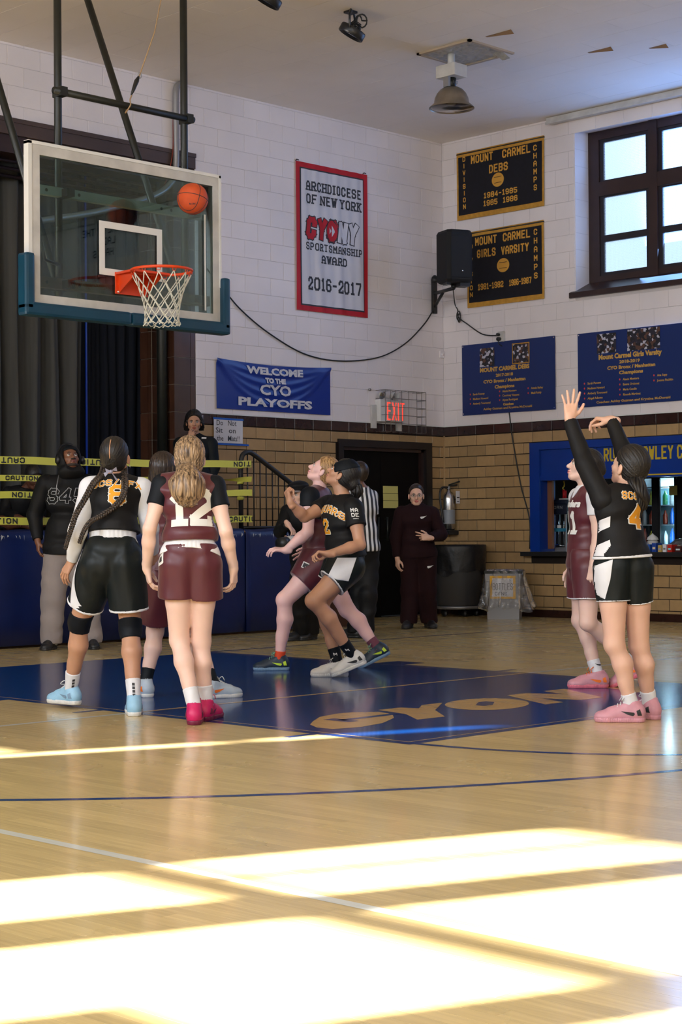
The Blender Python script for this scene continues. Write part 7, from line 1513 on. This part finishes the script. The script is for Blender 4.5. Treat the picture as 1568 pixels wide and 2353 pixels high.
panel(P, ts, [(-.09, .02), (.05, .02), (-.01, -.15), (-.17, -.13)], P.J['hipb'] + UP * .05 - F_CAM * .1, R_CAM, UP, CL['white'])
panel(P, tj, [(-.06, -.01), (.10, -.01), (.12, .018), (-.04, .018)], P.J['pelvis'] + P.up * .05 + R_CAM * .03, R_CAM, P.up, CL['white'], 'hem_lining')
for q in 'ab':
    s_ = sock(P, q, .13, CL['navyblack']); tr_ = bvh(s_); d_ = nrm(P.J['kn' + q] - P.J['an' + q]); lettering(P, tr_, 'M', .02, .022, .006, P.J['an' + q] + d_ * .07, R_CAM, d_, WHT, None, name='sock_mark')
shoes(P, ('white', 'white', 'black', 'white'))
cap_hair(P, 'hair', HM['black'], 1.04, groove=.0014, nape=-.06, tie=(0, -.12, -.02), extra=[E(P.H(0, -.115, -.01), P.HF, (.055, .05, .055), .02)])
strand_tail(P, 'ponytail', [P.H(0, -.14, .0), P.H(.0, -.17, -.03), P.H(.02, -.19, -.08)], [.035, .04, .015], HM['black'], 12, .006)
hb_ = [E(P.H(0, -.022, .034), P.HF, (.0835 * 1.04, .1025 * 1.04, .0975 * 1.04), .02)]; r_, f_, u_ = P.HF; nb = nrm(f_ * .75 + u_ * .66); cb = P.H(0, .018, .07)
cloth(P, 'headband', hb_, CL['navyblack'], .004, .004, [keep(cb + nb * .034, nb), keep(cb - nb * .04, -nb)])

# 6. referee behind them
P = person('pref', 'referee in black and white striped shirt, standing behind the headband player', 'brown', 'b', dict(a=dict(curl=.4), b=dict(curl=.4)), fine=1.4, female=False)
jersey(P, CL['stripes'], -.02, inf=.016, flare=.01, strap=.03, name='striped_shirt'); sleeves(P, CL['stripes'], .55, name='striped_sleeve', loose=1.2); trousers(P, CL['black']); shoes(P, ('black', 'black', None, 'black'))
cap_hair(P, 'hair', HM['brown'], .985, groove=.0004, nape=-.05)

# 7. photographer in a flat cap
P = person('pphoto', 'photographer in black with a dark cap, leaning beside the pads', 'light', 'a', dict(a=dict(curl=.35, spread=1.1), b=dict(curl=.5)), fine=1.4, female=False, ga=.088)
jersey(P, CL['black'], -.05, inf=.024, flare=.01, strap=.05, name='jacket', neck_r=.055); sleeves(P, CL['black'], .5, fore=.93, loose=1.25, name='jacket_sleeve'); trousers(P, CL['black']); shoes(P, ('black', 'black', None, 'black'))
cap_hair(P, 'hair', HM['brown'], .99, nape=-.07); r_, f_, u_ = P.HF
cloth(P, 'cap', [E(P.H(0, -.015, .04), P.HF, (.095, .112, .082), .02), E(P.H(0, .0, .085), P.HF, (.10, .11, .035), .03)], CL['black'], .0, .005, [keep(P.H(0, 0, .035), -u_)])
cloth(P, 'cap_brim', [E(P.H(0, .085, .030), P.HF, (.080, .075, .012), .01)], CL['grey'], .0, .004)
for x in (-1, 1): MB().box((0, 0, 0), (.001, .001, .001)).build('x', None) if False else None
ln = [Vector(p) for p in SPOT['lens']]; cm = empty('camera_with_lens', tuple(ln[0])); tag(cm, 'camera with a pale telephoto lens held by the photographer', 'camera'); d_ = (ln[1] - ln[0]); L_ = d_.length; d_.normalize(); o0 = ln[0]
MB().tube([tuple(d_ * a) for a in (-.02, .04, .05, .12, .13, .20)], [.038, .038, .042, .046, .05, .052], 18).build('lens_barrel', M['offwhite'], cm); MB().tube([tuple(d_ * a) for a in (.085, .10)], .049, 18).build('grip_ring', M['black'], cm)
MB().tube([tuple(d_ * a) for a in (.195, .29)], [.056, .062], 18).build('lens_hood', M['black'], cm); MB().obox(tuple(d_ * -.06), d_, d_.cross(Vector((0, 0, 1))).normalized(), d_.cross(Vector((0, 0, 1))).normalized().cross(d_), (.035, .065, .045)).build('camera_body', M['black'], cm)

# 8. person in maroon sweats by the door
P = person('pdoor', 'person in glasses and dark maroon sweatsuit, one hand on the stomach, by the door', 'light', 'a', dict(a=dict(curl=.5), b=dict(curls=[(.1, .1, .1), (.5, .5, .3), (.9, .9, .5), (1.0, 1.0, .5)], spread=1.4, thumb=.0)), fine=1.2, female=False, girth=1.12)
jr = jersey(P, CL['maroon2'], -.03, inf=.026, flare=.012, strap=.06, name='sweatshirt', neck_r=.055, amp=.004); sleeves(P, CL['maroon2'], .5, fore=.93, loose=1.35, name='sweatshirt_sleeve'); tr_ = trousers(P, CL['maroon2'], loose=.028); shoes(P, ('black', 'black', None, 'white')); glasses(P)
cap_hair(P, 'hair', HM['brown'], .995, groove=.0005, nape=-.06, line=(.05, .064))
for (tt, k) in ((jr, 'swd'), (tr_, 'swd2')): V, F = poly_fill([(a * 1.1, b * 1.6) for a, b in SWOOSH], .006); decal(P, bvh(tt), 'chest_mark', V, F, S(k), R_CAM, UP, WHT, .003, .4)

# 9. maroon number 11
P = person('p11', 'player in maroon number 11 jersey with white sleeves, in profile beside the shooter', 'fair', 'a', dict(a=dict(curl=.4, spread=1.0, thumb=.3), b=dict(curl=.4)), gb=.15, girth=.98)
jr = jersey(P, CL['maroon'], -.03, inf=.014, flare=.006, ph=3, strap=.008, vneck=.05); tj = bvh(jr)
sleeves(P, CL['white'], .42, name='short_sleeve', loose=1.05)
sh = shorts(P, CL['maroon'], .58, top=.1, flare=.006, inf=.012, hem=CL['white'], hemw=.010)
cloth(P, 'collar', list(P.torso), CL['white'], .0165, .005, [keep(P.J['neck'] - P.up * .07, -P.up), lambda X, Y, Z, d, p=P.J['neck'] + P.fr * .06, s=P.sd, u=P.up: np.maximum(d, np.abs((X - p[0]) * s[0] + (Y - p[1]) * s[1] + (Z - p[2]) * s[2]) - .5 * ((X - p[0]) * u[0] + (Y - p[1]) * u[1] + (Z - p[2]) * u[2] + .075)), keep(P.J['neck'] + P.fr * .035, -P.fr)], subs=[C(P.J['neck'] - P.up * .01, P.J['neck'] + P.up * .12, .058, .068, .006)])
lettering(P, tj, '11', .155, .070, .028, P.J['chest'] - P.up * .155, -P.sd, P.up, WHT, None, name='jersey_number', gap=.1)
V, F = font_mesh('Islanders', .06, .004, 1, .3); decal(P, tj, 'script_lettering', V, F, P.J['chest'] + P.up * .03, -P.sd, P.up, WHT, .004)
s1 = sock(P, 'a', .105, CL['white']); sock(P, 'b', .09, CL['white']); V, F = poly_fill([(-a * .7, b * .8) for a, b in SWOOSH], .006); decal(P, bvh(s1), 'sock_mark', V, [f[::-1] for f in F], P.J['ana'] + UP * .07, R_CAM, UP, M['ink'], .002, .2)
shoes(P, ('pink', 'rose', 'orange', 'orange'))
cap_hair(P, 'hair', HM['black'], 1.03, groove=.0014, nape=-.055, tie=(0, -.12, .0), extra=[E(P.H(0, -.10, .01), P.HF, (.05, .05, .05), .02)])

# 10. the shooter, number 4
P = person('p4', 'shooter in black number 4 jersey with both arms raised and pink shoes', 'light', 'b', dict(a=dict(curl=.10, spread=2.0, thumb=-.3), b=dict(curls=[(.8, .5, .3), (.95, .6, .3), (1.1, .7, .3), (1.25, .8, .4)], spread=.8, thumb=.5)), girth=.99, trunk=.90)
jr = jersey(P, CL['black'], .03, inf=.015, waist=.018, flare=.012, ph=2, strap=.03, neck_r=.058); tj = bvh(jr)
sleeves(P, CL['black'], .5, fore=.97, loose=1.08, name='long_sleeve')
sh = shorts(P, CL['satin'], .44, top=.10, flare=-.004, inf=.010, hem=CL['white'], hemw=.008, ph=1); ts = bvh(sh)
band(P, .018, .034, CL['white'], .029, name='jersey_hem', kk=0)
lettering(P, tj, 'SCS/SFX', .042, .024, .0080, S('txt4') + R_CAM * .005, P.sd, P.up, GOLD, WHT, grow=.0022)
lettering(P, tj, '4', .140, .066, .030, S('num4') + UP * -.05 - R_CAM * .055, P.sd, P.up, GOLD2, WHT, name='jersey_number', grow=.0055)
sv = nrm(P.sd * -.2 - P.fr * 1.0); sw = S('side4'); lftv = nrm(R_CAM - F_CAM * .15)
panel(P, tj, [(-.085, -.02), (-.07, .03), (-.02, .06), (.045, .085), (.042, .025), (-.01, .005), (-.05, -.04)], sw + UP * .02, lftv, UP, CL['white'], 'side_panel', .0045, .008)
panel(P, tj, [(-.07, -.25), (.075, -.22), (.050, -.10), (.040, -.045), (-.03, -.075), (-.07, -.13)], sw + UP * .02, lftv, UP, CL['white'], 'side_panel', .0045, .008)
panel(P, ts, [(-.075, -.02), (.035, .02), (.02, -.09), (-.01, -.20), (-.085, -.17)], P.J['hipa'] - R_CAM * .03 + UP * .03, lftv, UP, CL['white'])
for q in 'ab': sock(P, q, .075, CL['white'])
shoes(P, ('pink', 'pink', 'black', 'white'))
cap_hair(P, 'hair', HM['black'], 1.04, groove=.0018, nape=-.075, tie=(.0, -.11, -.04))
strand_tail(P, 'ponytail', SPOT['tail4'], [.030, .040, .034, .030, .016], HM['black'], 14, .010)

# 11. tall man in a black hooded top
P = person('phood', 'tall man in black hooded top, headphones and grey sweatpants, standing by the pads', 'brown', 'a', dict(a=dict(curl=.45), b=dict(curl=.45)), fine=1.15, female=False, girth=1.22, head=1.06)
jr = jersey(P, CL['black'], -.05, inf=.026, flare=.0, strap=.06, name='hooded_top', neck_r=.05, amp=.005); sleeves(P, CL['black'], .5, fore=.93, loose=1.3, name='hooded_top_sleeve'); trousers(P, CL['grey'], loose=.03); shoes(P, ('black', 'black', 'white', 'black'))
r_, f_, u_ = P.HF; fc = P.H(0, .10, -.02)
cloth(P, 'hood', [E(P.H(0, -.025, .01), P.HF, (.118, .125, .135), .02), E(P.H(0, -.02, -.12), P.HF, (.125, .11, .07), .04)], CL['black'], 0, .005, [folds(.004, 2, 2), keep(P.H(0, .052, 0), nrm(f_ + u_ * .1))], subs=[E(P.H(0, .06, -.012), P.HF, (.078, .12, .112), .01)])
tp = bvh(jr); V, F = seg_quads(strokes('S45', .115, .075, .026, 0, .3, .15), .016, .004); decal(P, tp, 'print_edge', V, F, S('s45') + UP * -.05, R_CAM, UP, mat('silver_print', (.42, .44, .46), .4), .003); V, F = seg_quads(strokes('S45', .115, .075, .026, 0, .3, .15), .016, -.001); decal(P, tp, 'chest_print', V, F, S('s45') + UP * -.05, R_CAM, UP, CL['black'], .0045)
tube_part(P, 'headband', [P.H(.098 * math.cos(t), .0, .02 + .125 * math.sin(t)) for t in np.linspace(0, PI, 18)], .011, M['black'])
for x in (-1, 1): MB().lathe([(0, -.02), (.034, -.018), (.040, 0), (.034, .018), (0, .02)], P.H(x * .108, .0, -.012) - P.R0, 18, Matrix([[*P.HF[2]], [*P.HF[1]], [*P.HF[0]]]).transposed()).build('headphone', M['black'], P.root)
cloth(P, 'cap', [E(P.H(0, -.015, .036), P.HF, (.084, .104, .096), .02)], CL['coat'], .002, .005, [keep(P.H(0, 0, .045), -nrm(u_ - f_ * .15))])
MB().tube([P.H(-.022, .094, -.050) - P.R0, P.H(0, .102, -.047) - P.R0, P.H(.022, .094, -.050) - P.R0], .006, 6).build('moustache', BROW, P.root); tube_part(P, 'beard', [P.H(.052 * math.cos(t), .03 + .048 * math.sin(t), -.085 - .012 * math.sin(t)) for t in np.linspace(0, PI, 12)], .012, BROW)
tube_part(P, 'drawstring', [P.J['neck'] - R_CAM * .06 - F_CAM * .125 + UP * .02, P.J['neck'] - R_CAM * .075 - F_CAM * .155 - UP * .08, P.J['neck'] - R_CAM * .078 - F_CAM * .165 - UP * .17], .004, M['grey_metal'])

# 12. person sitting on the stage behind the tape
P = person('psit', 'person in black sitting on the stage behind the tapes, head bowed', 'deep', 'a', dict(a=dict(curl=.5), b=dict(curl=.5)), ga=None, fine=1.4, ground=1.076)
jersey(P, CL['black'], -.05, inf=.022, strap=.05, name='jacket', neck_r=.055); sleeves(P, CL['black'], .5, fore=.93, loose=1.25, name='jacket_sleeve'); trousers(P, CL['black']); cap_hair(P, 'hair', HM['black'], 1.03, tie=(0, -.12, .06), extra=[E(P.H(0, -.11, .07), P.HF, (.04, .04, .04), .02)])

# 13. woman standing on the stage, hand at her mouth
P = person('pwoman', 'woman in black jacket standing on the stage with a hand at her mouth', 'tan', 'a', dict(a=dict(curl=1.0, spread=.4, thumb=.6), b=dict(curl=.5)), ga=1.165, gb=1.165, fine=1.15, ground=1.076)
jr = jersey(P, CL['coat'], -.06, inf=.024, strap=.05, name='jacket', neck_r=.050, amp=.004); sleeves(P, CL['coat'], .5, fore=.93, loose=1.35, name='jacket_sleeve'); trousers(P, CL['black']); shoes(P, ('black', 'black', None, 'black'))
lettering(P, bvh(jr), '-', .03, .05, .018, S('nf') + UP * -.01, R_CAM, UP, WHT, None, name='chest_mark')
cap_hair(P, 'hair', HM['black'], 1.08, groove=.003, nape=-.10, tie=(0, -.05, .1), extra=[E(P.H(x * .078, -.035, -.055), P.HF, (.036, .045, .075), .03) for x in (-1, 1)] + [E(P.H(0, -.07, .03), P.HF, (.095, .06, .09), .03)], ear=False)
tube_part(P, 'hair_band', [P.H(-.092, -.01 + .02 * k, .03 + .012 * k) for k in range(4)], .009, CL['ribbon'])
